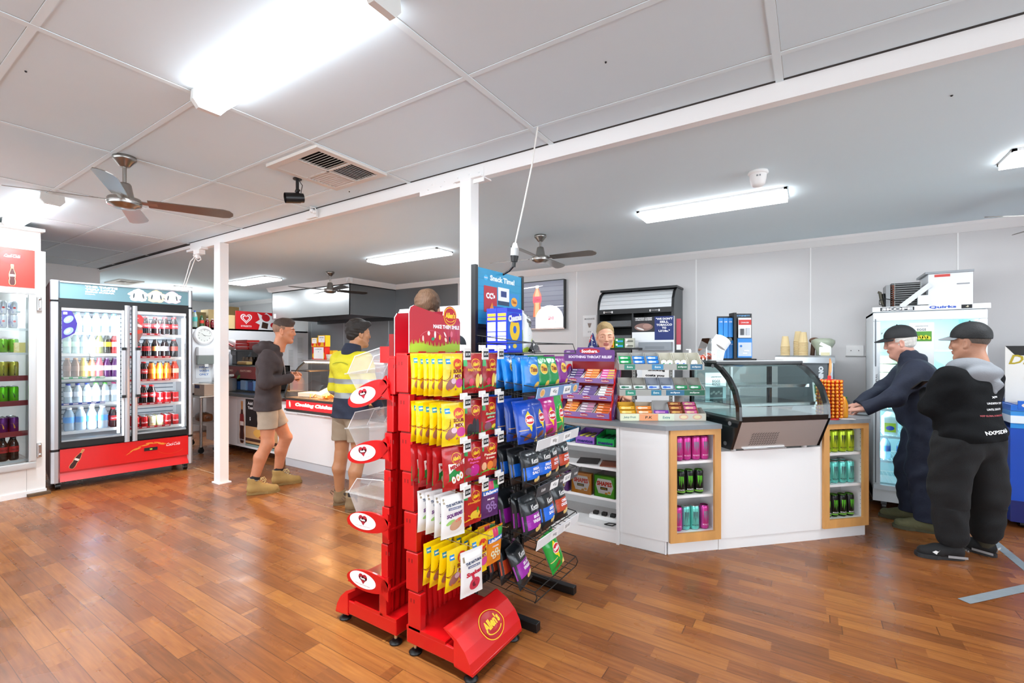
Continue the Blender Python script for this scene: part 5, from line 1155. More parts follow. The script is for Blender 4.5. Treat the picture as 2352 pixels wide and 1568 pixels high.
# ================================================================ chip rack
A3 = (-1.18, 2.03); S3 = T(*A3, 0) @ RZ(90); t = thing('chip_rack', 'black wire chip rack behind the red stand, with blue header sign', 'display rack', (*A3, 0), 90)
WI = mt('141415', .4, .3)
b = MB()
for x in (0, .485): b.box(x-.012, x+.012, .37, .40, .05, 1.895, BLACK)
b.box(0, .485, .385, .392, .1, 1.57, mt('1a1b1c', .6)); b.box(.0, .485, .375, .395, 1.55, 1.575, BLACK)
for i in range(14): b.box(.03+i*.033, .036+i*.033, .38, .385, .1, 1.5, mt('2e2f30', .5))
b.build('back_frame', t)
for x in (.0, .43): b = MB(); b.box(x-.018, x+.022, -.02, .68, .0, .045, BLACK, bev=.003); b.build('leg', t)
b = MB(); b.box(.012, .473, .374, .382, 1.57, 1.885, mt('1896c4', .4)); F3 = FRONT @ T(0, 0, -.374)
for z in (1.6, 1.645, 1.69, 1.735, 1.78, 1.825): b.quad(.014, .471, z, z+.0015, mt('0f7aa8', .4), F3, z=.0005)
b.text('Snack Time!', .26, 1.84, .034, mt('e8f6fc', .4), F3, w=.26, z=.001, bold=.05); b.ell(.09, 1.835, .02, .016, mt('2ab0e0', .4), F3, z=.001); b.text('SNACK', .09, 1.835, .009, WHITE, F3, w=.035, z=.0015, shear=.3)
for x0, x1, y0, y1, c, q in ((.07, .2, 1.64, 1.79, 'b82430', 0), (.21, .33, 1.69, 1.795, 'eceef0', 0), (.33, .44, 1.64, 1.77, '2a8cd0', 0), (.16, .27, 1.58, 1.68, '2a50b0', 0), (.27, .38, 1.58, 1.67, 'c02a28', 0)): b.quad(x0, x1, y0, y1, mt(c, .4), F3, z=.001+.0004*(y0 < 1.6)+.0002*x0)
b.text("CC's", .135, 1.735, .036, WHITE, F3, w=.09, z=.002, bold=.06); b.quad(.24, .3, 1.74, 1.775, mt('1c3a7a', .4), F3, z=.0016); b.quad(.21, .33, 1.69, 1.715, mt('1c3a5a', .4), F3, z=.0016); b.ell(.385, 1.72, .035, .028, mt('f0a83a', .4), F3, z=.002); b.text('Thins', .385, 1.72, .02, mt('a83a1a', .4), F3, w=.05, z=.0026); b.ell(.215, 1.61, .03, .024, mt('f0a020', .4), F3, z=.002, inner=.4)
b.poly([(.12, 1.65), (.15, 1.7), (.17, 1.65)], mt('e88a2a', .4), F3, z=.002); b.poly([(.29, 1.6), (.33, 1.65), (.36, 1.6)], mt('f0c05a', .4), F3, z=.002)
b.build('header_sign', t)
SZ = [1.18, .915, .68, .41, .14]
for k_, z in enumerate(SZ):
    b = MB(); zb = z+.035
    for i in range(9): x = .005+i*.06; b.tube([(x, 0, z), (x, .37, zb)], .0018, WI, n=5)
    b.tube([(0, .0, z), (.485, .0, z)], .003, WI, n=6); b.tube([(0, .18, z+.018), (.485, .18, z+.018)], .002, WI, n=5)
    for x in (0, .485): b.tube([(x, .37, zb+.06), (x, .0, z+.055), (x, -.012, z+.03), (x, 0, z)], .0028, WI, n=6)
    b.tube([(0, 0, z+.055), (.485, 0, z+.055)], .0028, WI, n=6); b.build('shelf', t)
    if k_ < 4:
        b = MB(); c = ['7a9cc8', 'd8dadc', '3c4046', 'e4e6e8'][k_]; M = T(0, -.006, z-.004) @ RX(12)
        b.box(-.002, .487, -.004, 0, 0, .055, mt(c, .4), M)
        FF = M @ FRONT @ T(0, 0, .0045)
        for x, s_ in ((.18, ('45g', '90g', '45g', '90g')[k_]), (.335, ('$2.60', '$3.60', '$2.60', '$3.60')[k_])):
            b.quad(x-.045, x+.045, .004, .048, mt('f4f5f5', .5), FF, z=.0004); b.text(s_, x+.005, .026, .022, INKK, FF, w=.045 if s_[0] != '$' else .055, z=.001, bold=.0)
        if k_ == 0:
            for x in (.05, .44): b.ell(x, .027, .026, .022, mt('f0d0a8', .4), FF, z=.0004); b.ell(x, .027, .018, .015, mt('e8b060', .4), FF, z=.0008)
        if k_ == 2:
            for x in (.06, .45, .27): b.text('Kettle', x, .028, .018, mt('e8eaea', .4), FF, w=.045, z=.0003, shear=.2)
        b.build('price_strip', t)
b = MB(); z = 1.405
for i in range(10): x = .0+i*.054; b.tube([(x, 0, z), (x, .38, z)], .0022, WI, n=5)
for y in (0, .12, .25, .37): b.tube([(0, y, z), (.485, y, z)], .003, WI, n=6)
for x in (0, .485): b.tube([(x, .37, z+.05), (x, .36, z+.055), (x, .02, z+.055), (x, 0, z)], .003, WI, n=6)
b.tube([(0, .02, z+.055), (.485, .02, z+.055)], .003, WI, n=6); b.tube([(0, .02, z+.055), (.0, .38, z+.1)], .003, WI, n=6); b.build('top_basket', t)
CR = [(1.20, [('thb', THB, 5, 'sky blue chip bag'), ('thg', THG, 2, 'green chip bag'), ('thg', THG, 2, 'green chip bag'), ('thp', THP, 2, 'magenta chip bag')], (.06, .18, .3, .42)),
      (.93, [('smb', SMB, 4, 'royal blue chip bag'), ('smb', SMB, 1, 'royal blue chip bag'), ('smp', SMP, 2, 'pink chip bag'), ('smg', SMG, 2, 'bright green chip bag')], (.06, .19, .3, .41)),
      (.70, [('kb', KB, 4, 'black and blue chip bag'), ('kb', KB, 2, 'black and blue chip bag'), ('kr', KR, 2, 'black and rust red chip bag'), ('kr', KR, 2, 'black and rust red chip bag')], (.065, .185, .3, .42)),
      (.43, [('kp', KP, 3, 'black and purple chip bag'), ('kb2', KB2, 2, 'large black and blue chip bag'), ('kr2', KR2, 2, 'large black and rust red chip bag')], (.075, .24, .4))]
for k_, (z, cols, xs_) in enumerate(CR):
    for c_, (key, fn, n, nm) in enumerate(cols):
        for d_ in range(n):
            place('c_'+key, fn, '%s, %s, column %s, %s shelf of black rack' % (nm, ORD[d_], ['one', 'two', 'three', 'four'][c_], ['top', 'second', 'third', 'fourth'][k_]), 'chip bag', S3, (xs_[c_]+random.uniform(-.004, .004), .055+d_*(.29/max(n, 4))+(.02 if k_ == 1 else 0), z+.004+d_*.006), rz=random.uniform(-8, 6)-(6 if c_ == 0 else 3), group='chip bags on the black rack', tilt=RX(-9+random.uniform(-4, 4)))
place('c_kp', KP, 'black and purple chip bag leaning forward in the bottom basket', 'chip bag', S3, (.1, .11, .165), rz=5, tilt=RX(-22) @ RY(-4)); place('c_pur3', PUR3, 'magenta bag leaning behind the black bag in the bottom basket', 'chip bag', S3, (.17, .17, .165), rz=10, tilt=RX(-15) @ RY(-22))
place('c_smg', SMG, 'bright green chip bag leaning at the right of the bottom basket', 'chip bag', S3, (.36, .05, .165), rz=-5, tilt=RX(-16) @ RY(-14))
for i in range(3): place('c_kr2', KR2, 'black and rust bag at the back of the bottom basket, %s from front' % POS[i], 'chip bag', S3, (.06, .2+.07*i, .18), rz=5, tilt=RX(-12))
# boxes in the top basket
def cheez():
    t = thing('snack_box', '', ''); B = mt('1a2ecc', .35); w, d, h = .155, .066, .24
    b = MB(); b.box(0, w, 0, d, 0, h, B); b.quad(.003, w-.003, .01, h-.02, mt('1460d8', .35), FRONT, z=.0004)
    b.ell(w/2, .125, .05, .062, mt('f2c81c', .4), FRONT, z=.0008, inner=.34, n=30); b.text('Cheezels', w/2, .19, .036, mt('f4f6fa', .4), FRONT, w=.135, z=.002, bold=.05, rot=8); b.ell(w/2, .19, .07, .026, mt('1a2ecc', .4), FRONT, z=.0012)
    b.text('Cheezels', w/2, .19, .036, mt('f4f6fa', .4), FRONT, w=.13, z=.003, bold=.05, rot=8); b.ell(w*.5, .035, .02, .012, mt('e8c83a', .4), FRONT, z=.0008); b.ell(w*.15, .03, .008, .008, WHITE, FRONT, z=.0008)
    SM = Matrix(((0, 0, -1, -.0004), (-1, 0, 0, d), (0, 1, 0, 0), (0, 0, 0, 1)))
    for y0, y1, c in ((.196, .212, 'f0962a'), (.175, .19, 'f0962a'), (.115, .165, 'e8ecf6'), (.09, .11, 'e8ecf6'), (.063, .086, 'e8ecf6'), (.018, .04, 'dfe6f6')): b.quad(.006, d-.006, y0, y1, mt(c, .5), SM, z=.0004)
    for i in range(6): b.quad(.012, d-.012, .12+i*.007, .1215+i*.007, mt('a8b0d0', .5), SM, z=.0008)
    b.build('carton', t); return t
for i in range(2): place('cheez', cheez, 'blue snack box with yellow ring in the top basket, %s' % ('in front' if i == 0 else 'behind the other'), 'box', S3, (.03, .19+i*.068, 1.41))
WGB = packobj('chip_bag', .16, .25, .045, 'e8eaea', lambda b, wp: (b.poly([(-.079, .0), (.079, .0), (.079, .1), (-.079, .13)], mt('a8c828', .35), warp=wp), TX(b, wp, 'RED ROCK', 0, .17, .022, '1c1c1c', w=.1, rot=-10), TX(b, wp, 'DELI', 0, .145, .022, '1c1c1c', w=.08, rot=-10), BAND(b, wp, 1, .195, .225, '22242a', x0=-.02, x1=.03)))
place('wgb', WGB, 'white and lime green chip bag beside the blue snack boxes', 'chip bag', S3, (.27, .22, 1.41), rz=20, tilt=RX(-6))
FOIL = packobj('chip_bag', .14, .13, .03, '4a4c50', None, rough=.2); place('foil', FOIL, 'dark silver bag lying at the right end of the top basket', 'chip bag', S3, (.38, .2, 1.41), rz=10, tilt=RX(-50))
# ================================================================ kitchen counter and hot food
t = thing('kitchen_counter', 'long white counter under the hot chicken display', 'counter', (-5.5, 3.28, 0))
b = MB(); b.box(0, 2.08, 0, .65, .1, .655, CW); b.box(-2.1, -.02, .03, .65, .1, .79, CW); b.build('panel', t)
b = MB(); b.box(0, 2.08, .012, .3, 0, .1, mt('c9ccd0', .4)); b.box(-2.05, -.02, .3, .5, 0, .1, mt('6b6a68', .6)); b.build('kickboard', t)
b = MB(); b.box(-.01, 2.085, -.02, .68, .655, .675, mt('e8e8e6', .35)); b.box(.3, 1.1, -.022, -.018, .657, .662, CHROME); b.build('ledge', t)
b = MB(); b.box(-2.12, .0, -.03, .7, .792, .83, mt('5b5e60', .3, .7)); b.build('worktop', t)
b = MB(); F_ = FRONT @ T(0, 0, -.03); b.quad(-.98, -.2, .13, .765, mt('1a1414', .5), F_, z=.002)
b.quad(-1.2, -.98, .13, .74, mt('d4d2d0', .5), F_, z=.0015); bottle2d(b, None, -1.07, .44, .58, M=F_, z=.004); b.quad(-1.12, -1.02, .45, .55, mt('8a1014', .4), F_, z=.006)
b.text('Try it now!', -1.07, .2, .03, WHITE, F_, w=.17, z=.0062); b.text('Add', -.86, .71, .04, WHITE, F_, w=.12, z=.003); b.text('Your', -.85, .65, .04, WHITE, F_, w=.14, z=.003); b.text('$', -.86, .5, .05, WHITE, F_, z=.003)
b.quad(-.98, -.2, .17, .4, mt('c89a6a', .5), F_, z=.003); b.ell(-.62, .32, .16, .06, mt('e0a850', .5), F_, z=.0035); b.quad(-.98, -.2, .2, .24, mt('4a2a20', .5), F_, z=.004); b.ell(-.5, .27, .14, .03, mt('b85a30', .5), F_, z=.0045); b.quad(-.98, -.2, .13, .16, mt('8aa09a', .5), F_, z=.004)
b.build('poster', t)
# hot display
t = thing('hot_food_display', 'curved glass hot food display with a lit red chicken sign', 'food display', (-5.5, 3.28, .676))
L_ = 1.95; DM = mt('57534f', .35, .6); SG = mt('c41a20', .4, emit=1.3)
b = MB(); b.box(0, L_, .02, .66, .0, .03, DM); b.box(0, L_, .04, .66, .03, .15, DM); b.box(0, L_, .0, .06, .135, .165, DM); b.box(0, L_, -.005, .03, .01, .03, DM); b.build('base', t)
b = MB(); M = T(0, .012, .03) @ RX(-3); b.box(.01, 1.25, 0, .01, 0, .105, SG, M); FF = M @ FRONT
b.text('Cooking Chicken', .58, .055, .05, mt('fff0d0', .4, emit=4.), FF, w=.75, z=.002, bold=.05, shear=.2); b.text('Yummo!', 1.1, .05, .025, mt('ffb060', .4, emit=2.), FF, w=.18, z=.002, shear=.3); b.ell(.09, .055, .018, .04, mt('f0c8b0', .4, emit=.8), FF, z=.002, rot=15); b.build('sign_panel', t)
gp = [(.0, .165), (.02, .25), (.055, .34), (.11, .43), (.19, .53), (.28, .605)]
b = MB()
for i in range(len(gp)-1): b.add([(x, *gp[i+j]) for x in (0, L_) for j in (0, 1)], [(0, 2, 3, 1)], glass('f6f2ee', refl=.06), smooth=True)
b.add([(0.004, *p) for p in gp+[(.6, .605), (.6, .165)]], [tuple(range(8))], glass('f6f2ee')); b.build('curved_glass', t)
b = MB(); b.tube([(0, y, z) for y, z in gp+[(.34, .615)]], .012, BLACK); b.build('end_tube', t)
b = MB(); b.box(-.02, L_, .24, .66, .607, .625, mt('b9bab9', .3, .8)); b.box(0, L_, .26, .3, .595, .607, mt('fff4e0', .4, emit=5.)); b.box(-.35, .06, .3, .6, .47, .485, DM); b.build('top', t)
b = MB(); b.box(0, L_, .64, .66, .15, .2, DM); b.box(0, L_, .03, .64, .15, .165, mt('a8a09a', .3, .8)); b.build('tray', t)
lamp('AREA', (-4.6, 3.65, 1.255), 34, (1.6, .12), col=(1, .55, .22))
random.seed(21); FRY = [mt('f0b850', .5), mt('e8a040', .5), mt('d88a30', .5)]
b = MB()
for i in range(420):
    x = random.gauss(1.05, .26); y = random.uniform(.1, .5); hgt = .11*math.exp(-((x-1.2)/.3)**2)
    M = T(x, y, .17+random.uniform(0, .03+hgt)) @ RZ(random.uniform(0, 180)) @ RY(random.uniform(-35, 35)); b.box(-.035, .035, -.005, .005, -.005, .005, random.choice(FRY), M)
o = b.build('hot_chips'); tag(o, 'heap of golden hot chips in the glass display', 'hot chips', loc=(-5.5, 3.28, .676)); o['kind'] = 'stuff'
for i, (x, rz_, tl) in enumerate(((.22, 10, 0), (.5, -20, 25))):
    t = thing('takeaway_box', 'white takeaway box %s in the hot display' % ('lying flat' if not tl else 'tilted open'), 'box', (-5.5+x, 3.42, .845+.0), rz_); b = MB(); b.box(-.13, .13, 0, .2, 0, .05, WHITE, RX(tl), bev=.006); b.build('body', t)
for i, (x, c, h) in enumerate(((.5, 'e8a058', .2), (.62, 'd8551e', .26), (.8, 'c8d08a', .22))):
    t = thing('sauce_bottle', '%s sauce bottle standing behind the hot display glass' % ['pale orange', 'red-orange', 'pale green'][i], 'bottle', (-5.5+x, 3.82, .845)); b = MB(); b.lathe([(0, 0), (.04, 0), (.045, .01), (.045, h*.7), (.03, h*.85), (.012, h), (0, h)], mt(c, .35)); b.build('body', t)
t = thing('wooden_tongs', 'pair of thin tongs leaning inside the hot display', 'tongs', (-4.55, 3.8, .845)); b = MB(); b.box(-.01, .01, 0, .004, 0, .36, mt('b87850', .5), RX(12) @ RY(-8)); b.box(.02, .035, 0, .004, 0, .36, mt('b87850', .5), RX(12) @ RY(-12)); b.build('arms', t)
# cartons on the top
def carton(w, h, big_):
    def fn():
        t = thing('chip_carton', '', ''); b = MB(); R_ = mt('d8281a', .4); Yc = mt('f0b81a', .4)
        b.box(0, w, 0, .07, 0, h*.5, R_ if big_ else Yc); b.box(0, w, 0, .07, h*.5, h, R_ if big_ else Yc); b.ell(w*.2, h*.3, w*.2, h*.25, Yc if big_ else R_, FRONT, z=.0005); b.ell(w*.85, h*.3, w*.1, h*.3, Yc if big_ else R_, FRONT, z=.0005)
        b.box(w*.12, w*.88, -.002, 0, h*.38 if not big_ else h*.05, h*.95, WHITE); b.text('LARGE' if big_ else 'MEDIUM', w*.5, h*.8, h*.07, mt('3a3a6a', .5), FRONT, w=w*.5, z=.003); b.text('$8' if big_ else '$6', w*.5, h*.6, h*.08, mt('3a3a6a', .5), FRONT, z=.003)
        b.build('carton', t); return t
    return fn
K1 = T(-5.5, 3.28, .676)
place('ctn1', carton(.28, .17, True), 'large red chip carton with white notice on the hot display top', 'carton', K1, (-.18, .5, .6265)); place('ctn2', carton(.17, .15, False), 'yellow medium chip carton stacked at right on the red carton', 'carton', K1, (-.06, .5, .797)); place('ctn3', carton(.13, .12, False), 'small yellow chip carton stacked at left on the red carton', 'carton', K1, (-.2, .5, .797))
t = thing('carton_stack', 'orange carton edge beside the red carton', 'carton', (-5.37, 3.83, 1.3025)); MB().box(0, .07, 0, .07, 0, .12, mt('f0b01a', .4)).build('carton', t)
t = thing('plastic_cup', 'clear plastic tub of wrapped straws beside the chip cartons', 'tub', (-5.2, 3.72, 1.3025)); b = MB(); b.lathe([(0, 0), (.045, 0), (.055, .07), (.05, .07), (.042, .004)], mt('e8dccc', .3, trans=.4)); b.build('body', t)
# countertop fridge and things on the left end
t = thing('countertop_fridge', 'low dark countertop drinks unit with red header', 'fridge', (-7.6, 3.46, .831))
b = MB(); b.box(0, 1.15, 0, .47, 0, .02, BLACK); b.box(0, 1.15, .45, .47, 0, .37, mt('23262a', .5)); b.box(0, .02, 0, .47, 0, .37, BLACK); b.box(1.13, 1.15, 0, .47, 0, .37, BLACK); b.box(0, 1.15, 0, .47, .355, .37, BLACK); b.box(0, 1.15, .15, .17, .18, .19, DSTEEL); b.build('body', t)
b = MB(); b.box(0, 1.15, -.012, 0, .19, .36, mt('7a1a1c', .4)); b.text('KRAFTCOMBO', .35, .3, .03, mt('e8c0b0', .5), FRONT, w=.3, z=.013); b.text('KRAFTCOMBO', .85, .3, .03, mt('e8c0b0', .5), FRONT, w=.3, z=.013); b.poly([(.55, .25), (.63, .31), (.71, .25), (.63, .2)], mt('4a1a16', .4), FRONT, z=.013); b.ell(.66, .21, .05, .02, mt('4a8a2a', .4), FRONT, z=.014, rot=30); b.build('header', t)
for i, (x, c) in enumerate(((.42, '2a5a9a'), (.62, '8ab0d8'), (.82, '2a4a8a'), (.95, '6a9ad0'))):
    t = thing('blue_carton', '%s carton in the low countertop unit, %s from left' % (['dark blue', 'pale blue', 'navy', 'light blue'][i], POS[i]), 'carton', (-7.6+x, 3.49, .852)); MB().box(0, .15, 0, .12, 0, .12+.02*(i % 2), mt(c, .4), bev=.004).build('carton', t)
t = thing('microwave_oven', 'black microwave oven on the low countertop unit', 'microwave', (-7.62, 3.66, 1.2025)); b = MB(); b.box(0, .95, 0, .28, 0, .23, mt('17181a', .35), bev=.008); b.build('body', t); b = MB(); b.box(.22, .92, -.008, 0, .02, .2, mt('0a0b0c', .12)); b.build('door', t); b = MB(); b.box(.03, .19, -.006, 0, .02, .21, mt('5a5d60', .4, .5)); [b.box(.05, .17, -.008, -.006, z, z+.012, GREYP) for z in (.15, .17, .19)]; b.build('control_panel', t)
t = thing('bread_tray', 'small tray with seed topped loaf and jars before the microwave', 'tray', (-7.15, 3.52, 1.2025)); b = MB(); b.box(-.02, .3, 0, .1, 0, .01, BLACK); b.build('base', t); b = MB(); b.box(0, .28, .0, .09, .01, .06, mt('c8a868', .6), bev=.02); b.build('loaf', t)
for i in range(3): t = thing('condiment_jar', 'small brown lidded jar behind the loaf, %s from left' % POS[i], 'jar', (-7.13+.1*i, 3.615, 1.2025)); MB().lathe([(0, 0), (.025, 0), (.028, .08), (.02, .095), (.02, .12), (0, .125)], mt('6a5a4a', .4), n=14).build('body', t)
t = thing('sanitiser_bottle', 'pump bottle and blue label carton before the microwave', 'bottle', (-7.3, 3.5, 1.2025)); b = MB(); b.lathe([(0, 0), (.03, 0), (.03, .14), (.01, .17), (.01, .2), (0, .2)], mt('d8e4ee', .3), n=14); b.box(-.06, -.03, -.02, .04, 0, .13, mt('b8cade', .4)); b.build('body', t)
for i, (x, w, h, c) in enumerate(((-7.55, .36, .15, 'd8221c'), (-7.15, .34, .12, 'b01418'))):
    t = thing('plastic_tub', ['stack of bright red tubs on the microwave, left', 'dark red tub on the microwave, right'][i], 'tub', (x, 3.7, 1.4335)); b = MB()
    for k in range(3-2*i): b.box(0, w-.01*k, 0, .2, k*.05, k*.05+.046+.06*i, mt(c, .35), bev=.012)
    b.box(-.01, w+.01, -.01, .21, .046+.06*i+.05*(2-2*i), .052+.06*i+.05*(2-2*i), mt('e8d8d4', .4)); b.build('tub', t)
t = thing('white_bag', 'white bag of red striped packaging on the microwave', 'bag', (-7.66, 3.6, 1.434)); b = MB(); b.sphere((0, .1, .08), .085, mt('eceaea', .5), sc=(1, 1, 1)); b.box(-.02, .2, .0, .02, .1, .12, mt('d8281c', .4), RY(15)); b.build('bag', t)
t = thing('utensil_container', 'stainless container of tongs and paper at the counter end', 'container', (-7.15, 3.4, .831)); b = MB(); b.box(-.25, .1, -.08, .08, 0, .19, STEEL, bev=.006); b.build('container', t); b = MB(); b.sphere((-.1, 0, .2), .06, mt('e4e6e6', .5), sc=(1.6, 1, .6)); b.box(0, .16, -.03, .03, .19, .22, mt('e8eaea', .5), RY(-12)); b.build('paper', t)
# extraction hood
t = thing('extraction_hood', 'large boxy stainless steel extraction hood over the kitchen', 'extraction hood', (-8.72, 4.95, 2.02))
HB = mt('a2a3a3', .3, .9, noise=.1, nscale=2, bump=.1, bscale=4); HI = mt('17181a', .5)
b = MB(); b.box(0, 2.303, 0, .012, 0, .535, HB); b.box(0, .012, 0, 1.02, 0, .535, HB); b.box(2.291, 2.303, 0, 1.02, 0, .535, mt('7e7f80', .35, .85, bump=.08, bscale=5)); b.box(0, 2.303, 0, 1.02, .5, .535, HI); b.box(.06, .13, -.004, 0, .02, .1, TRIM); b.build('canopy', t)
b = MB(); b.add([(.02, .02, .0), (2.28, .02, .0), (2.2, .9, .3), (.1, .9, .3)], [(0, 1, 2, 3)], HI)
for i in range(6): x = .15+i*.38; b.add([(x, .1, .02), (x+.05, .1, .02), (x+.05, .85, .27), (x, .85, .27)], [(0, 1, 2, 3)], mt('6a6c6e', .35, .8))
b.box(.012, 2.291, .96, 1.01, -.05, .02, mt('4a4c4e', .4, .8)); b.build('filter_bank', t)
# cooking bench at the back
t = thing('cooking_bench', 'dark stainless cooking bench against the back wall behind hi-vis man', 'bench', (-6.5, 5.3, 0)); b = MB(); b.box(0, 3.2, 0, .6, .0, 1.2, mt('5a5c5e', .35, .8)); b.box(0, 3.2, -.03, .62, 1.2, 1.235, mt('3a2a28', .4)); b.build('body', t)
b = MB(); [b.cyl((x, -.03, 1.05), (x, 0, 1.05), .03, BLACK) for x in np.arange(.3, 3, .3)]; b.build('control_row', t)
t = thing('cardboard_sheet', 'brown cardboard sheets lying on the cooking bench', 'cardboard', (-6.35, 5.35, 1.2365), 4); MB().box(0, .42, 0, .3, 0, .035, mt('a87850', .7), bev=.004).build('sheet', t)
# partition fittings
PX = T(-9.14, 0, 0) @ RZ(90)      # local x = world y
def on_wall(name, label, cat, y, z): return thing(name, label, cat, (-9.14, y, z), 90)
t = on_wall('wall_clock', 'round white wall clock above the towel dispenser', 'clock', 3.935, 1.69)
b = MB(); b.lathe([(0, 0), (.165, 0), (.17, .015), (.15, .04), (.12, .045), (.115, .03), (0, .03)], mt('f0f0f0', .35), M=RX(90), n=40); b.build('case', t)
b = MB(); b.ell(0, 0, .115, .115, mt('dfe0da', .4), FRONT, z=.032, n=36)
for i in range(12): a = radians(30*i); b.text(str(i or 12), .095*sin(a), .095*cos(a), .018, INKK, FRONT, z=.0328)
b.build('dial', t)
b = MB(); b.poly([(-.003, -.02), (.003, -.02), (.002, .06), (-.002, .06)], INKK, FRONT @ RZ(50), z=.034); b.poly([(-.002, -.02), (.002, -.02), (.0015, .085), (-.0015, .085)], INKK, FRONT @ RZ(-94), z=.0345); b.build('hands', t)
t = on_wall('towel_dispenser', 'white and grey paper towel dispenser below the wall clock', 'dispenser', 3.955, 1.18)
b = MB(); b.box(-.145, .145, -.1, 0, .15, .31, mt('f4f4f4', .35), bev=.015); b.build('cover', t); b = MB(); b.xprism([(-.1, .15), (-.07, .0), (0, .0), (0, .15)], -.14, .14, mt('a3aca6', .3, alpha=.9)); b.build('window', t); b = MB(); b.box(-.03, .03, -.07, -.06, -.05, .01, WHITE); b.build('towel', t)
t = on_wall('wall_sign', 'white sign with blue hand wash only lettering', 'sign', 3.93, .93)
b = MB(); b.box(-.12, .12, -.004, 0, 0, .24, mt('eef2f6', .5)); BL = mt('2a70c0', .5); b.text('HAND', .01, .195, .036, BL, FRONT, w=.15, z=.005); b.text('WASH', .01, .13, .036, BL, FRONT, w=.15, z=.005); b.text('ONLY', .01, .065, .036, BL, FRONT, w=.15, z=.005); b.build('board', t)
for k_, (y, z, w, h) in enumerate(((5.52, 1.02, .14, .44), (5.72, 1.3, .16, .42), (5.72, 1.0, .16, .28), (5.38, 1.35, .1, .3))):
    t = on_wall('notice_sheet', 'white notice sheet on the kitchen wall, %s' % ['lower left', 'upper right', 'lower right', 'upper left behind the hooded man'][k_], 'notice', y, z); b = MB(); b.box(0, w, -.003, 0, 0, h, mt('dfe0e0', .6)); [b.quad(.02, w-.03, h-.04-i*.03, h-.033-i*.03, mt('9a9c9e', .6), FRONT, z=.0036) for i in range(int(h/.035))]; b.build('sheet', t)
t = on_wall('ice_cream_sign', 'red ice cream sign with heart swirl standing on the partition top', 'sign', 4.49, 1.831)
b = MB(); b.box(0, .77, .0, .03, 0, .345, mt('c8141c', .4)); SW = mt('e4e0e0', .5)
def heart(b, cx, cz, s_, inner, m, z):
    P = []
    for a in np.linspace(0, 2*pi, 40)[:-1]: P.append((16*sin(a)**3, 13*cos(a)-5*cos(2*a)-2*cos(3*a)-cos(4*a)))
    b.add([(cx+x*s_*q, cz+y*s_*q, z) for q in (1, inner) for x, y in P], [(k, (k+1) % 39, 39+(k+1) % 39, 39+k) for k in range(39)], m, FRONT)
heart(b, .19, .21, .0068, .8, SW, .001); heart(b, .19, .21, .0045, .72, SW, .001); b.text('STREETS', .19, .06, .03, SW, FRONT, w=.2, z=.001)
b.poly([(.4, .33), (.5, .28), (.58, .34), (.68, .28), (.77, .33), (.77, .0), (.42, .0), (.45, .1), (.36, .14), (.45, .2)], mt('dcdcde', .4), FRONT, z=.001); b.ell(.57, .24, .085, .07, mt('b01c24', .4), FRONT, z=.002, rot=-20); b.poly([(.5, .16), (.62, .13), (.6, .02), (.48, .04)], mt('3a2418', .4), FRONT, z=.002); b.ell(.71, .1, .05, .05, mt('b01c24', .4), FRONT, z=.002); b.build('board', t)
for k_, (y, x, w, h, c) in enumerate(((4.28, -9.34, .28, .26, 'd8c08a'), (4.15, -9.6, .3, .36, 'b8a070'), (3.86, -9.6, .26, .3, '6a5a30'), (3.55, -9.6, .28, .3, '5a4c28'), (4.45, -9.7, .3, .45, '8a7444'), (3.25, -9.6, .26, .3, '6a5a30'))):
    t = thing('cardboard_box', ['pale carton beside the ice cream sign', 'tan carton behind the pale one', 'brown carton behind the clock top', 'dark brown carton above the clock, left', 'tall carton behind the ice cream sign', 'dark carton partly behind the fridge'][k_]+' on the partition top', 'box', (x, y, 1.831)); MB().box(-w/2, w/2, 0, w, 0, h, mt(c, .7), bev=.004).build('carton', t)
PT = T(-9.2, 3.8, 1.831) @ RZ(90)
place('pt_w', bottle('cfe6dc', '3a5ac8', '4ab8b0', h=.3, r=.04), 'green labelled water bottle with blue cap on the partition top', 'bottle', PT, (.02, 0, 0)); place('pt_g', bottle('3a5a3a', '2a6a3a', 'd84030', h=.22, r=.035, clear=False), 'green bottle with red label on the partition top', 'bottle', PT, (.13, 0, 0))
for i in range(4): place('pt_r', bottle('6a1a1e', 'e8e0e0', '8a2a2e', h=.17, r=.034, clear=False), 'dark red jar on the partition top, %s from left' % POS[i], 'jar', PT, (.23+i*.085, .02, 0), group='dark red jars on the partition top')
# trolley
t = thing('kitchen_trolley', 'stainless two-shelf trolley on black castors beside the far post', 'trolley', (-7.86, 2.99, 0), 0)
b = MB(); b.box(0, .8, 0, .25, .765, .785, STEEL, bev=.005); b.build('top', t); b = MB(); shelf_wire(b, 0, .8, 0, .25, .42, STEEL); b.build('wire_shelf', t)
for x, y in ((.03, .03), (.77, .03), (.03, .22), (.77, .22)):
    b = MB(); b.cyl((x, y, .08), (x, y, .765), .017, STEEL, n=14); b.build('leg', t); b = MB(); b.cyl((x-.012, y, .036), (x+.012, y, .036), .036, BLACK, n=18); b.box(x-.02, x+.02, y-.02, y+.02, .05, .085, BLACK); b.build('caster', t)
TRX = T(-7.86, 2.99, 0)
t = thing('glove_box', 'carton of gloves with navy label on the trolley', 'box', tuple(TRX @ Vector((.45, .08, .7865))), 0); b = MB(); b.box(0, .3, 0, .14, 0, .16, mt('cdbfae', .6)); b.box(.02, .16, -.002, 0, .1, .145, mt('1c2a6a', .5)); b.build('carton', t)
t = thing('bench_mixer', 'small white kitchen slicer on the trolley', 'slicer', tuple(TRX @ Vector((.3, .06, .7865))), 0); b = MB(); b.box(0, .1, 0, .12, 0, .02, BLACK); b.box(.02, .08, .02, .1, .02, .12, WHITE, bev=.01); b.box(-.03, .1, .0, .08, .12, .16, WHITE, bev=.01); b.build('body', t)
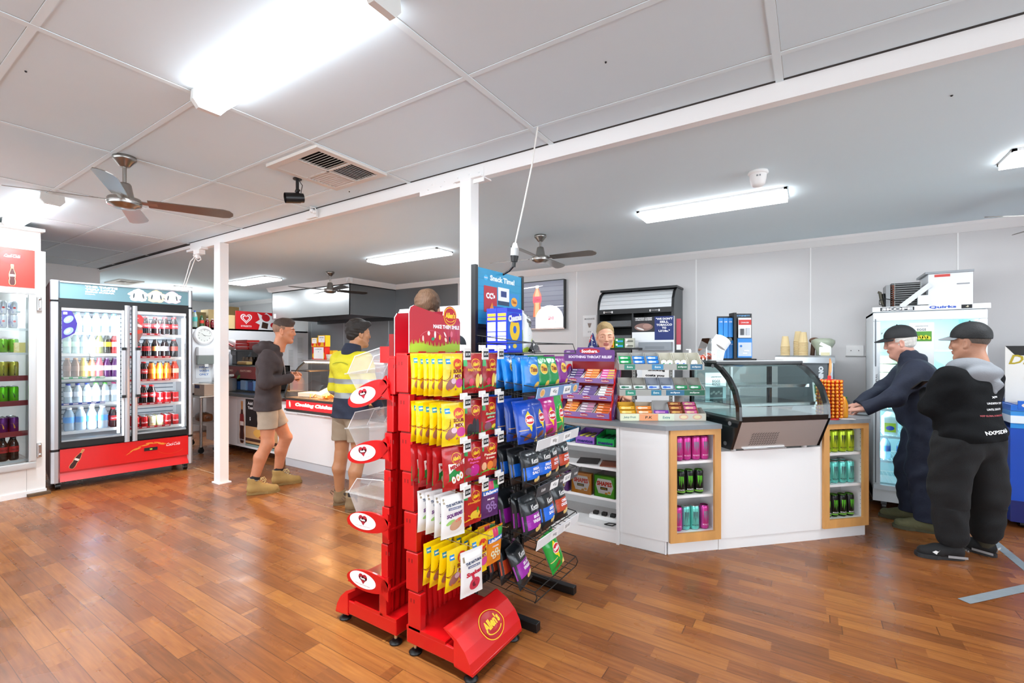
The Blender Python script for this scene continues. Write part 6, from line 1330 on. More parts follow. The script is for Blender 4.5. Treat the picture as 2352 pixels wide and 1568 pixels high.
t = thing('bread_bag', 'clear bag of brown bread on the trolley shelf', 'bread', tuple(TRX @ Vector((.6, .13, .422))), 0); b = MB(); b.box(-.14, .16, -.06, .07, .0, .11, mt('8a5228', .6), bev=.04); b.build('loaf', t); b = MB(); b.sphere((0, 0, .06), .08, glass('f4f4f4', refl=.1), sc=(2.2, 1.1, .9)); b.build('bag', t)
t = thing('hand_basin', 'steel hand basin with tap under the hand wash sign', 'basin', (-9.13, 4.1, .0), 90); b = MB(); b.box(-.25, .25, -.4, 0, .78, .86, STEEL, bev=.01); b.box(-.22, .22, -.36, -.1, .1, .78, WHITE); b.build('basin', t); b = MB(); b.tube([(0, -.06, .86), (0, -.06, 1.0), (0, -.16, 1.03), (0, -.2, .98)], .012, CHROME); b.box(-.02, .05, -.08, -.05, .98, 1.01, CHROME); b.build('tap', t)
# white upright cabinet behind the red stand
t = thing('upright_cabinet', 'white upright cabinet behind the red stands, left of the centre post', 'cabinet', (-3.4, 3.2, 0))
b = MB(); b.box(0, .875, 0, .55, .0, 1.825, mt('ebebeb', .4), bev=.008); b.box(.875, .88, .03, .16, .1, 1.8, mt('2a2b2c', .5)); b.build('body', t); b = MB(); b.box(.01, .43, -.02, 0, .1, 1.8, mt('eeeeee', .35), bev=.004); b.build('door', t); b = MB(); b.box(.445, .865, -.02, 0, .1, 1.8, mt('eeeeee', .35), bev=.004); b.build('door', t)
t = thing('cable_bundle', 'bundle of black cables with a yellow tag hanging beside the cabinet', 'cables', (-2.5, 3.27, 1.3)); b = MB(); b.tube([(0, 0, .42), (.03, 0, .3), (.01, 0, .2), (.03, 0, .0), (.02, 0, -.3)], .015, BLACK); b.tube([(.01, .01, .4), (-.0, .01, .28), (.04, .01, .15), (.0, .01, -.05)], .012, BLACK); b.tube([(.03, -.015, .25), (.045, -.015, .2), (.03, -.015, .14)], .005, mt('c8d83a', .4)); b.build('cables', t)
# ================================================================ right side: upright fridge, freezer
QX, QY = .455, 5.25
t = thing('upright_fridge', 'white upright glass door fridge behind the two capped men', 'fridge', (QX, QY, 0)); QW = .73; QD = .62
QM = mt('e4e8ea', .35); b = MB(); b.box(0, .02, 0, QD, .1, 1.76, QM); b.box(QW-.02, QW, 0, QD, .1, 1.76, QM); b.box(0, QW, QD-.02, QD, .1, 1.76, QM); b.box(0, QW, 0, QD, 1.74, 1.765, QM); b.box(0, QW, -.02, QD, .085, .19, QM); b.build('cabinet', t)
b = MB(); b.box(.02, QW-.02, QD-.03, QD-.021, .19, 1.74, mt('bfe3ea', .4)); b.box(.02, .024, .03, QD-.03, .19, 1.74, mt('c4e6ee', .4)); b.box(QW-.024, QW-.02, .03, QD-.03, .19, 1.74, mt('c4e6ee', .4)); b.build('lining', t)
b = MB(); b.box(-.005, QW+.02, -.04, .0, 1.762, 1.805, QM, bev=.003); F_ = FRONT @ T(0, 0, .04); b.quad(.05, .28, 1.768, 1.799, mt('2a2c30', .4), F_, z=.0006); b.text('SKOPE', .165, 1.7835, .022, mt('e8eaec', .4), F_, w=.21, z=.0012, bold=.05); b.text('Quirks', .46, 1.785, .026, mt('1a4ab8', .4), F_, w=.17, z=.001, bold=.04); b.quad(.575, .64, 1.768, 1.799, INKK, F_, z=.0006); b.text('-3', .61, 1.784, .014, mt('f0e8c0', .5, emit=1.), F_, z=.001); b.build('header', t)
b = MB(); 
for q in ((.0, QW, 1.68, 1.755), (.0, QW, .19, .235), (0, .05, .2355, 1.6795), (QW-.05, QW, .2355, 1.6795)): b.box(q[0], q[1], -.045, -.001, q[2], q[3], mt('dfe6ea', .35), bev=.006)
b.box(.012, .02, -.05, -.045, .25, 1.7, mt('6a7076', .4)); d_ = b.build('door', t)
MB().quad(.05, QW-.05, .235, 1.68, glass('e6f6f8'), FRONT @ T(0, 0, .02)).build('pane', d_)
b = MB(); b.box(.01, .035, -.052, -.045, 1.05, 1.28, mt('dfe3e6', .4)); b.text('PULL', 0, 0, .012, INKK, Matrix(((0, -1, 0, .022), (0, 0, -1, -.0525), (1, 0, 0, 1.18), (0, 0, 0, 1))), w=.07); b.build('handle', d_)
b = MB(); b.quad(.25, .41, 1.28, 1.66, mt('eef2f2', .5), FRONT @ T(0, 0, .021)); b.text('EGGS', .33, 1.6, .018, INKK, FRONT @ T(0, 0, .0215)); b.text('LARGE FREE RANGE', .33, 1.63, .007, INKK, FRONT @ T(0, 0, .0215)); b.quad(.265, .395, 1.5, 1.585, mt('5a9a3a', .5), FRONT @ T(0, 0, .0215))
for i in range(7): b.ell(.28+i*.016, 1.53+.008*(i % 2), .012, .016, mt('d8d03a', .5), FRONT @ T(0, 0, .022), rot=20)
b.build('poster', d_)
for x, y in ((.08, .03), (QW-.08, .03), (.08, QD-.08), (QW-.08, QD-.08)): b = MB(); b.cyl((x-.015, y, .033), (x+.015, y, .033), .033, DSTEEL, n=18); b.box(x-.02, x+.02, y-.02, y+.02, .05, .09, DSTEEL); b.build('caster', t)
QZ = (.24, .44, .66, .9, 1.15, 1.43)
for z in QZ: b = MB(); shelf_wire(b, .025, QW-.025, .04, QD-.05, z, mt('e8f2f4', .4)); b.build('shelf', t)
lamp('AREA', (QX+QW/2, QY+.1, 1.72), 5, (.5, .15), col=(.86, .97, 1)); lamp('AREA', (QX+.06, QY+.08, 1.0), 3.5, (.04, 1.2), rot=(radians(90), 0, radians(-30)), col=(.86, .97, 1))
QMt = T(QX, QY, 0)
def milk():
    t = thing('milk_bottle', '', ''); b = MB(); b.box(-.055, .055, -.05, .05, 0, .17, mt('e6f2f0', .3), bev=.015); b.lathe([(.05, .165), (.03, .2), (.018, .21)], mt('e6f2f0', .3)); b.build('body', t); MB().cyl((0, 0, .21), (0, 0, .225), .02, mt('3a7ae0', .4)).build('cap', t)
    b = MB(); b.box(-.04, .04, -.052, -.0505, .03, .11, mt('c8dc3a', .4)); b.ell(0, .065, .03, .02, mt('1a50c0', .4), FRONT, z=.0525); b.build('label', t); return t
for i in range(4): place('milk', milk, 'milk bottle in the upright fridge, %s from left' % POS[i], 'bottle', QMt, (.13+i*.14, .12, .6605), group='milk bottles in the upright fridge')
for i in range(5): place('qw', bottle('a8d8e8', '2a6ab8', '3a7ac8', h=.2, r=.04), 'blue labelled water bottle, lower shelf of upright fridge, %s from left' % POS[i], 'bottle', QMt, (.1+i*.12, .12, .4405), group='water bottles in the upright fridge')
for i in range(3): 
    t = thing('egg_carton', 'pale carton in the upright fridge behind the older man, %s from bottom' % POS[i], 'carton', (QX+.06, QY+.1, 1.151+.075*i)); MB().box(0, .2, 0, .25, 0, .07, mt(['d8dcc0', 'cfd8c8', 'c8ccb0'][i], .6), bev=.01).build('carton', t)
# compressor on top
t = thing('refrigeration_unit', 'exposed condenser and white compressor box on top of the upright fridge', 'compressor', (QX, QY+.03, 1.806))
b = MB(); b.box(.38, .66, .0, .38, 0, .27, mt('dde2e6', .4), bev=.003); b.box(.36, .665, -.01, .4, .27, .288, mt('8a8d90', .3, .8)); F2 = FRONT; b.quad(.42, .52, .24, .262, mt('c84038', .5), F2, z=.001); b.quad(.53, .65, .15, .2, mt('f0f2f4', .5), F2, z=.001); b.quad(.56, .64, .168, .18, GREYP, F2, z=.0015); b.build('housing', t)
b = MB(); b.box(.14, .34, .06, .3, .0, .215, mt('1c1d1e', .6)); 
for i in range(11): b.box(.14, .345, .05, .06, .012+i*.019, .0155+i*.019, mt('a8aaa8', .4, .6))
for x in (.16, .335): b.box(x, x+.005, .045, .06, 0, .215, mt('8a8c8a', .4, .6))
for i in range(10): b.cyl((.135, .08, .02+i*.019), (.155, .045, .02+i*.019), .008, mt('7a4430', .4, .5), n=8)
b.build('condenser', t)
b = MB(); b.box(.1, .13, .03, .25, .0, .2, mt('8b8d8e', .4, .6)); b.tube([(.09, .06, .0), (.07, .06, .07), (.06, .06, .14), (.045, .06, .145)], .012, mt('4a4638', .5)); b.tube([(.1, .08, .0), (.085, .08, .13)], .014, BLACK); b.tube([(.09, .0, .01), (.05, .0, .03), (.05, .0, .065), (.1, .0, .075), (.2, -.0, .05)], .004, BLACK, n=6); b.build('pipework', t)
b = MB(); M = T(.2, -.015, .0) @ RY(47); b.box(-.02, .02, 0, .004, 0, .27, mt('d4d8dc', .4)  , M); b.box(.31, .385, -.02, .02, .01, .09, QM); b.build('bracket', t)
# blue chest freezer
t = thing('chest_freezer', 'blue glass-top chest freezer cut off by the right edge', 'freezer', (1.335, 5.3, 0)); FB = mt('0a4fc0', .3, coat=.4, noise=.25, nscale=2.2); NV = mt('12206a', .35)
b = MB(); b.box(0, 1.3, 0, .62, .05, .8, FB); b.box(0, 1.3, -.004, 0, .05, .22, NV); b.text('peters.com.au', .40, .135, .055, WHITE, FRONT, w=.62, z=.005, bold=.03); b.box(0, 1.3, -.004, 0, .8, .84, mt('2a90e0', .3)); b.build('cabinet', t)
b = MB(); b.box(0, 1.3, -.01, .64, .84, .9, mt('e8f0f6', .3)); b.box(0, 1.3, -.006, .3, .9, .94, mt('3a90d8', .25)); b.box(.0, 1.3, -.012, .64, .94, .985, mt('1668c8', .3)); b.quad(.03, 1.27, .0, .5, glass('d8ecff'), T(0, 0, .99)); b.build('lid', t)
b = MB(); b.box(.04, 1.25, -.015, -.005, .955, 1.02, mt('1a62c8', .35)); [b.ell(.08+i*.05, .985, .02, .014, mt(['e8d8d0', 'c83a3a', 'f0f0f0'][i % 3], .4), FRONT, z=.0155) for i in range(20)]; b.build('price_rail', t)
for x in (.08, 1.2): MB().cyl((x-.015, .06, .026), (x+.015, .06, .026), .025, BLACK).build('caster', t)
t = thing('ice_cream_sign', 'ice cream cone sign standing behind the blue freezer at right edge', 'sign', (1.37, 5.56, .96)); b = MB(); b.box(0, .9, 0, .01, .0, .5, mt('ece8e0', .45)); b.poly([(0, .5), (.9, .5), (.9, .42), (.06, .42)], mt('1c1a18', .5), FRONT, z=.001); b.text('Drumstick', .27, .385, .08, mt('b8a020', .4), FRONT, w=.5, z=.002, shear=.3)
for x in (.17, .45, .7): b.poly([(x-.055, .2), (x+.055, .2), (x, .02)], mt('c88a50', .5), FRONT, z=.001); b.ell(x, .23, .06, .07, mt('e8d0b8', .5), FRONT, z=.002); b.ell(x, .26, .05, .05, mt('4a2414', .5), FRONT, z=.003, rot=20); b.ell(x+.02, .2, .03, .02, mt('8a4a2a', .5), FRONT, z=.0035)
b.build('board', t)
# ================================================================ back wall things
t = thing('wall_television', 'wall television showing a cola bottle and a $10 combo price', 'television', (-3.65, 5.90, 1.735))
b = MB(); b.box(0, .70, 0, .07, 0, .705, mt('141416', .3), bev=.004); b.box(.0, .70, -.003, .01, -.004, .012, mt('b8a8a0', .3, .8)); b.build('housing', t)
SE = lambda c, e=.8: mt(c, .25, emit=e)
b = MB(); F_ = FRONT @ T(0, 0, .001); b.quad(.012, .688, .014, .69, SE('6a6c7c', .35), F_, z=.0005)
for i in range(9): b.quad(.012, .688, .05+i*.07, .06+i*.07, SE('52546a', .3), F_, z=.0009)
b.ell(.16, .62, .2, .008, SE('e8eaf2', 1.), F_, z=.001, rot=3); b.ell(.5, .32, .2, .007, SE('e8eaf2', 1.), F_, z=.001)
P = [(.68, .015), (.24, .015)]+[(.46+.225*cos(a), .15+.19*sin(a)) for a in np.linspace(pi, 0, 20)]
b.poly([(.235, .015), (.685, .015)]+[(.46+.226*cos(a), .14+.2*sin(a)) for a in np.linspace(0, pi, 22)], SE('f2f6fc', 1.1), F_, z=.0015)
def tvb(k, c, z): b.poly([(.26+x*k, y) for x, y in ((-.07, .18), (-.06, .3), (-.055, .36), (-.075, .42), (-.07, .5), (-.03, .58), (-.02, .62), (.02, .62), (.03, .58), (.07, .5), (.075, .42), (.055, .36), (.06, .3), (.07, .18))], SE(c, .6), F_, z=z)
tvb(1, 'b8603a', .0011); tvb(.55, 'e0a070', .0012); b.quad(.19, .33, .39, .48, SE('e0344a', .8), F_, z=.0014); b.text('Coke', .26, .435, .04, SE('8a1020', .4), F_, w=.09, z=.0018, shear=.3); b.quad(.235, .285, .6, .64, SE('e8ecf8', 1.), F_, z=.0014)
b.poly([(.25, .18), (.32, .12), (.33, .3)], SE('5a2418', .3), F_, z=.00105)
b.text('$10', .49, .15, .055, SE('c01840', .8), F_, z=.002, bold=.04); b.text('Combo Price', .49, .095, .022, SE('3a4a7a', .6), F_, z=.002); b.build('screen', t)
# tobacco cabinet
t = thing('tobacco_cabinet', 'black wall cabinet with a rolled white shutter and clear pushers', 'cabinet', (-2.3, 5.54, .9))
TW = .95; KB_ = mt('141516', .4)
sp = [(0, 0), (0, 1.02), (.02, 1.14), (.08, 1.23), (.17, 1.28), (.43, 1.285), (.43, 0)]
b = MB(); 
for x in (0, TW-.03): b.xprism(sp[::-1], x, x+.03, mt('4a4d50', .4) if x else KB_, side=KB_)
b.box(.03, TW-.03, .4, .43, 0, 1.28, KB_); b.box(0, TW+.01, .1, .43, 1.27, 1.295, KB_); b.box(.03, TW-.03, .0, .4, 0, .02, KB_); b.box(.45, .47, .0, .4, 0, 1.0, KB_); b.build('carcass', t)
b = MB(); sl = [(.0, 1.035), (.012, 1.09), (.035, 1.14), (.07, 1.19), (.115, 1.23), (.17, 1.255), (.25, 1.262)]
for p, q in zip(sl, sl[1:]): b.add([(x, *w) for x in (.03, TW-.03) for w in (p, q)], [(0, 2, 3, 1)], mt('d9dcde', .35)); b.tube([(.03, p[0]-.001, p[1]), (TW-.03, p[0]-.001, p[1])], .0025, mt('a8abad', .4), n=5)
b.box(.02, TW-.02, -.01, .02, .975, 1.035, KB_); b.build('shutter', t)
for x in (.15, .73): b = MB(); b.tube([(x-.05, -.01, 1.0), (x-.04, -.035, 1.0), (x+.04, -.035, 1.0), (x+.05, -.01, 1.0)], .005, CHROME); b.box(x-.06, x-.045, -.016, -.008, .988, 1.012, WHITE); b.box(x+.045, x+.06, -.016, -.008, .988, 1.012, WHITE); b.build('handle', t)
for z in (.82, .64, .46): b = MB(); b.box(.03, .45, .02, .4, z-.01, z, KB_); b.box(.04, .44, .0, .006, z, z+.07, mt('7a7d80', .2, alpha=.5)); b.build('shelf', t)
def nic(c, c2):
    def fn(): t = thing('small_carton', '', ''); b = MB(); b.box(0, .11, 0, .05, 0, .055, mt(c, .4)); b.quad(.03, .1, .01, .03, mt(c2, .4), FRONT, z=.0006); b.ell(.025, .035, .014, .012, WHITE, FRONT, z=.0008); b.build('carton', t); return t
    return fn
for i, (k_, c, c2, nm) in enumerate((('ny', 'e8c020', 'c82a20', 'yellow and red'), ('ng', '18883a', '3aa8e8', 'green and blue'), ('nw', 'c8c8b8', '6a6c60', 'pale grey'))):
    for j in range(2): place(k_, nic(c, c2), '%s small carton on shelf right of the woman, %s' % (nm, ('lower', 'upper')[j]), 'carton', T(-2.2, 5.3, 1.455), (.1+i*.122, 0, .056*j))
tag(MB().box(0, .5, 0, .12, -.02, 0, KB_).box(0, .02, .12, .23, -.02, 0, KB_).box(.48, .5, .12, .23, -.02, 0, KB_).build('wall_shelf'), 'thin black shelf under the small cartons', 'shelf', loc=(-2.17, 5.29, 1.453))
t = thing('notice_board', 'white board with navy we don\'t sell tobacco poster', 'board', (-1.82, 5.46, .02)); b = MB(); b.box(0, .49, 0, .03, 0, 1.80, mt('e9ebee', .4)); b.build('board', t)
b = MB(); b.box(.0, .49, -.004, 0, 1.52, 1.8, mt('eceef0', .5)); b.quad(.0, .27, 1.62, 1.8, mt('1e1c20', .5), FRONT, z=.0045); b.text('SMOKING HARMS', .14, 1.785, .016, WHITE, FRONT, w=.2, z=.005); b.text('UNBORN BABIES', .14, 1.765, .016, WHITE, FRONT, w=.2, z=.005); b.ell(.14, 1.68, .11, .045, mt('8a6a62', .6), FRONT, z=.005); b.ell(.18, 1.69, .05, .03, mt('a88478', .6), FRONT, z=.0055); b.ell(.1, 1.66, .05, .01, mt('e0dcd8', .6), FRONT, z=.006, rot=-20)
b.quad(.27, .488, 1.525, 1.8, mt('12286a', .5), FRONT, z=.0045)
for s_, z, w in (('"WE DON\'T', 1.77, .19), ('SELL', 1.735, .1), ('TOBACCO', 1.70, .18), ('TO', 1.665, .05), ('U/18s."', 1.63, .13)): b.text(s_, .38, z, .025, WHITE, FRONT, w=w, z=.005, bold=.04)
b.build('poster', t)
b = MB(); b.box(.1, .48, -.08, 0, 1.40, 1.5, mt('8a9096', .4), bev=.006); b.box(.18, .4, -.083, -.08, 1.42, 1.45, mt('7a8086', .4)); b.build('leaflet_bin', t)
b = MB(); b.quad(.12, .46, 1.08, 1.3, WHITE, FRONT, z=.001); b.text('Smoking', .29, 1.17, .035, INKK, FRONT, w=.2, z=.002, bold=.05); b.text('costs you', .27, 1.105, .035, INKK, FRONT, w=.22, z=.002, bold=.05); b.build('notice', t)
tag(MB().box(0, .05, 0, .004, 0, .36, mt('b84a58', .5)).box(.0, .05, -.001, 0, 0, .06, WHITE).build('hanging_strip'), 'red and white strip beside the tobacco cabinet', 'strip', loc=(-1.32, 5.53, 1.43))
t = thing('menu_sheet', 'white milkshakes price sheet on the back wall', 'notice', (-2.69, 5.962, 1.61)); b = MB(); b.box(0, .2, 0, .006, 0, .3, mt('eeeeee', .5)); b.text('MILKSHAKES', .1, .25, .02, mt('5a5a5a', .5), FRONT, w=.15, z=.001); b.poly([(.07, .19), (.13, .19), (.11, .13), (.09, .13)], mt('8a7a72', .5), FRONT, z=.001); b.text('$7.00', .1, .07, .02, GREYP, FRONT, z=.001); b.build('sheet', t)
t = thing('small_flag', 'small navy flag with red and white cross beside the woman', 'flag', (-2.1, 4.9, 1.36)); b = MB(); b.cyl((0, 0, -.455), (0, 0, .28), .003, WHITE, n=6); b.build('stick', t)
b = MB(); NB = mt('14286a', .6); b.add([(0, 0, .27), (0, .0, .12), (-.06, .01, .08), (.09, .0, .03), (.02, .0, .25), (-.02, 0, .2)], [(0, 5, 2, 1), (0, 1, 3, 4)], NB); b.poly([(-.035, .16), (.0, .24), (.008, .235), (-.025, .15)], mt('c82a3a', .5), FRONT, z=.004); b.poly([(-.03, .2), (.02, .17), (.022, .178), (-.028, .208)], WHITE, FRONT, z=.004); [b.ell(x, z, .005, .005, WHITE, FRONT, z=.004, n=8) for x, z in ((.03, .14), (.05, .09), (.02, .1), (-.02, .11))]; b.build('cloth', t)
t = thing('pos_terminal', 'black till screen beside the purple lozenge rack', 'till', (-1.2, 3.72, .901), 20); b = MB(); b.box(-.18, .0, 0, .02, .12, .45, mt('0e0f10', .35), RX(-8)); b.build('screen', t); b = MB(); b.box(-.13, -.05, -.02, .1, 0, .02, BLACK); b.cyl((-.09, .04, .02), (-.09, .03, .2), .015, BLACK); b.build('stand', t)
tag(MB().box(-.1, .1, 0, .14, 0, .03, mt('3a3c3e', .4), RX(12)).build('keyboard'), 'dark grey till keyboard under the woman\'s hand', 'keyboard', loc=(-1.13, 3.52, .902), rz=33)
t = thing('back_cabinet', 'low white cabinet behind the woman', 'cabinet', (-2.35, 4.75, 0)); MB().box(0, .45, 0, .4, 0, .9, CW).build('body', t)
# back bench with coffee machine
t = thing('back_bench', 'white back bench under the coffee machine', 'bench', (-1.15, 5.25, 0)); b = MB(); b.box(0, 1.45, .02, .68, .08, .87, CW); b.build('cabinet', t); b = MB(); b.box(-.02, 1.47, 0, .7, .87, .9, WT_); b.build('worktop', t); MB().box(0, 1.45, .05, .6, 0, .08, GREYP).build('kickboard', t)
t = thing('coffee_machine', 'grey coffee machine with silver edge on the back bench', 'coffee machine', (-.29, 5.32, .901)); b = MB(); b.box(0, .42, .0, .4, 0, .43, mt('5d6468', .35, .3), bev=.01); b.build('body', t); b = MB(); b.xprism([(-.02, .4), (.0, .455), (.03, .47), (.42, .47), (.42, .43), (.0, .43)], -.02, .47, mt('aab0b4', .3, .7)); b.box(.42, .465, -.01, .42, 0, .43, mt('a2aab2', .25, .8), bev=.012); b.build('silver_edge', t)
b = MB(); b.text('NINO', 0, 0, .04, mt('dfe6ea', .4), Matrix(((0, -1, 0, .36), (0, 0, -1, -.002), (1, 0, 0, .3), (0, 0, 0, 1))), w=.14, bold=.08); b.build('lettering', t)
def cup():
    t = thing('paper_cup', '', ''); b = MB(); b.lathe([(0, .004), (.027, 0), (.04, .1), (.0425, .1), (.0425, .106), (.039, .106), (.026, .008)], mt('e0c898', .55), M=T(0, 0, .106) @ RX(180), n=22); b.build('cup', t); return t
CPX = T(-.29, 5.32, 1.3725)
for s_, (x, y, n) in enumerate(((.06, .12, 8), (.17, .2, 12), (.215, .12, 11))):
    for i in range(n): place('cup', cup, 'upturned cream paper cup, %s stack on the coffee machine, number %d from bottom' % (['left', 'rear', 'right'][s_], i+1), 'cup', CPX, (x, y, i*.0125), group='stacked paper cups on the coffee machine')
t = thing('grinder_hopper', 'pale green clear hopper with lid at right on the coffee machine', 'hopper', (.09, 5.55, 1.3725)); b = MB(); b.lathe([(0, 0), (.06, 0), (.06, .05), (.1, .12), (.1, .15), (.06, .17), (0, .17)], mt('b8c2ac', .3, alpha=.8), n=24); b.build('body', t)
t = thing('white_jug', 'small white plastic jug on the coffee machine edge', 'jug', (.1, 5.42, 1.3725)); b = MB(); b.box(-.045, .055, -.04, .04, 0, .085, mt('e8eae4', .35), bev=.012); b.box(-.09, .0, -.012, .012, .07, .1, WHITE, RY(30)); b.box(-.03, .04, -.043, -.041, .0, .03, mt('d8d0a8', .4)); b.build('body', t)
t = thing('brown_handle', 'brown wooden spoon head beyond the paper cups', 'utensil', (.0, 5.6, 1.3725)); b = MB(); b.cyl((0, 0, 0), (.01, 0, .14), .02, mt('6a4a38', .5)); b.sphere((.02, 0, .15), .035, mt('6a4a38', .5), sc=(1.4, 1, .9)); b.build('body', t)
# ================================================================ people: signed distance modelling
from mathutils.bvhtree import BVHTree
class SDF:
    def __init__(s, lo, hi, h):
        s.lo = np.array(lo, float); s.h = h; n = np.ceil((np.array(hi)-s.lo)/h).astype(int)+1; s.n = n
        s.f = np.full(n, .2, np.float32); s.ax = [np.arange(n[i], dtype=np.float32)*h+lo[i] for i in range(3)]
    def sl(s, lo, hi):
        a = np.clip(np.floor((np.array(lo)-s.lo)/s.h).astype(int), 0, s.n-1); b = np.clip(np.ceil((np.array(hi)-s.lo)/s.h).astype(int)+1, 1, s.n)
        if (b <= a).any(): return None
        S = tuple(slice(a[i], b[i]) for i in range(3))
        return S, s.ax[0][S[0]][:, None, None], s.ax[1][S[1]][None, :, None], s.ax[2][S[2]][None, None, :]
    def op(s, S, d, k, sub=False, noise=0.):
        f = s.f[S]
        if sub:
            h = np.clip(.5-.5*(f+d)/k, 0, 1); s.f[S] = f*(1-h)-d*h+k*h*(1-h)
        else:
            h = np.clip(.5+.5*(d-f)/k, 0, 1); s.f[S] = d*(1-h)+f*h-k*h*(1-h)
    def cap(s, a, b, ra, rb=None, k=.02, flat=None, sub=False, cut=None):
        rb = ra if rb is None else rb; a = np.array(a, float); b = np.array(b, float); r = max(ra, rb)*(max(1, flat[1]) if flat else 1)+k*1.5+2*s.h
        q = s.sl(np.minimum(a, b)-r, np.maximum(a, b)+r)
        if q is None: return s
        S, X, Y, Z = q; ab = b-a; L2 = max(1e-9, float(ab@ab))
        px, py, pz = X-a[0], Y-a[1], Z-a[2]
        t = np.clip((px*ab[0]+py*ab[1]+pz*ab[2])/L2, 0, 1)
        qx, qy, qz = px-t*ab[0], py-t*ab[1], pz-t*ab[2]
        if flat:
            n = np.array(flat[0], float); n /= np.linalg.norm(n); g = (qx*n[0]+qy*n[1]+qz*n[2])*(1/flat[1]-1); qx = qx+g*n[0]; qy = qy+g*n[1]; qz = qz+g*n[2]
        d = np.sqrt(qx*qx+qy*qy+qz*qz)-(ra+t*(rb-ra))
        if cut:
            for c, n in cut: n = np.array(n, float); n /= np.linalg.norm(n); d = np.maximum(d, (X-c[0])*n[0]+(Y-c[1])*n[1]+(Z-c[2])*n[2])
        s.op(S, d.astype(np.float32), k, sub); return s
    def ell(s, c, r, k=.02, rot=None, sub=False, cut=None):
        R = np.array(Euler([radians(v) for v in rot]).to_matrix()) if rot else np.eye(3); m = max(r)+k*1.5+2*s.h
        q = s.sl(np.array(c)-m, np.array(c)+m)
        if q is None: return s
        S, X, Y, Z = q; x, y, z = X-c[0], Y-c[1], Z-c[2]
        u = [(R[0, i]*x+R[1, i]*y+R[2, i]*z)/r[i] for i in range(3)]
        k0 = np.sqrt(u[0]**2+u[1]**2+u[2]**2); k1 = np.sqrt((u[0]/r[0])**2+(u[1]/r[1])**2+(u[2]/r[2])**2)
        d = k0*(k0-1)/np.maximum(k1, 1e-6)
        if cut:
            for cc, n in cut: n = np.array(n, float); n /= np.linalg.norm(n); d = np.maximum(d, (X-cc[0])*n[0]+(Y-cc[1])*n[1]+(Z-cc[2])*n[2])
        s.op(S, d.astype(np.float32), k, sub); return s
    def plane(s, c, n, lo=(-9, -9, -9), hi=(9, 9, 9)):
        q = s.sl(lo, hi)
        if q is None: return s
        S, X, Y, Z = q; n = np.array(n, float); n /= np.linalg.norm(n); s.f[S] = np.maximum(s.f[S], (X-c[0])*n[0]+(Y-c[1])*n[1]+(Z-c[2])*n[2]); return s
    def wrinkle(s, amp, lo=(-9, -9, -9), hi=(9, 9, 9), f=1., seed=0.):
        q = s.sl(lo, hi); S, X, Y, Z = q
        w = np.sin(22*f*Z+14*X-12*Y+seed+3*np.sin(8*X+5*Y+seed)+2.4*np.sin(6*Z+7*Y))*np.sin(13*f*X-16*f*Y+7*Z+3*np.sin(9*Z+seed))+.5*np.sin(60*f*Z+9*X*3-20*Y+seed*2)*np.sin(17*Y+9*Z)
        s.f[S] += (amp*w).astype(np.float32); return s
    def mesh(s):
        f = s.f; ins = f < 0; c = [ins[a:f.shape[0]-1+a, b:f.shape[1]-1+b, e:f.shape[2]-1+e] for a in (0, 1) for b in (0, 1) for e in (0, 1)]
        al = c[0].copy(); an = c[0].copy()
        for q in c[1:]: al &= q; an |= q
        I = np.argwhere(an & ~al)
        if len(I) == 0: return np.zeros((0, 3)), []
        idx = -np.ones(al.shape, np.int64); idx[I[:, 0], I[:, 1], I[:, 2]] = np.arange(len(I)); P = np.zeros((len(I), 3)); N = np.zeros(len(I))
        for a in range(3):
            o = [b for b in range(3) if b != a]
            for u in (0, 1):
                for v in (0, 1):
                    A = I.copy(); A[:, o[0]] += u; A[:, o[1]] += v; B = A.copy(); B[:, a] += 1
                    fa = f[A[:, 0], A[:, 1], A[:, 2]]; fb = f[B[:, 0], B[:, 1], B[:, 2]]; m = (fa < 0) != (fb < 0)
                    t = np.where(m, fa/np.where(m, fa-fb, 1), 0); Q = A.astype(float); Q[:, a] += t; P[m] += Q[m]; N[m] += 1
        V = P/N[:, None]*s.h+s.lo; Fs = []
        for a in range(3):
            o = [(a+1) % 3, (a+2) % 3]; sa = [slice(None)]*3; sb = [slice(None)]*3; sa[a] = slice(0, -1); sb[a] = slice(1, None)
            m = ins[tuple(sa)] != ins[tuple(sb)]; E_ = np.argwhere(m); E_ = E_[(E_[:, o[0]] > 0) & (E_[:, o[1]] > 0) & (E_[:, o[0]] < f.shape[o[0]]-1) & (E_[:, o[1]] < f.shape[o[1]]-1)]
            def cell(du, dv): C = E_.copy(); C[:, o[0]] -= du; C[:, o[1]] -= dv; return idx[C[:, 0], C[:, 1], C[:, 2]]
            q = np.stack([cell(1, 1), cell(0, 1), cell(0, 0), cell(1, 0)], 1); fl = ~ins[E_[:, 0], E_[:, 1], E_[:, 2]]; q[fl] = q[fl][:, ::-1]; Fs.append(q[(q >= 0).all(1)])
        return V, np.concatenate(Fs)
def put(b, VF, m, M=None, fn=None):
    """adds a surface to the builder; fn(x, y, z) may choose another material from the point in figure space"""
    V, Fc = VF
    if len(V) == 0: return b
    if M is not None: A = np.array(M); V = V@A[:3, :3].T+A[:3, 3]
    o = len(b.v); b.v += [tuple(v) for v in V.tolist()]; i0 = b.mi(m); C = V[Fc].mean(1) if fn else None
    Fl = (Fc+o).tolist(); b.f += [tuple(q) for q in Fl]; b.s += [True]*len(Fl)
    b.m += [i0]*len(Fl) if fn is None else [b.mi(fn(*c) or m) for c in C]
    return b
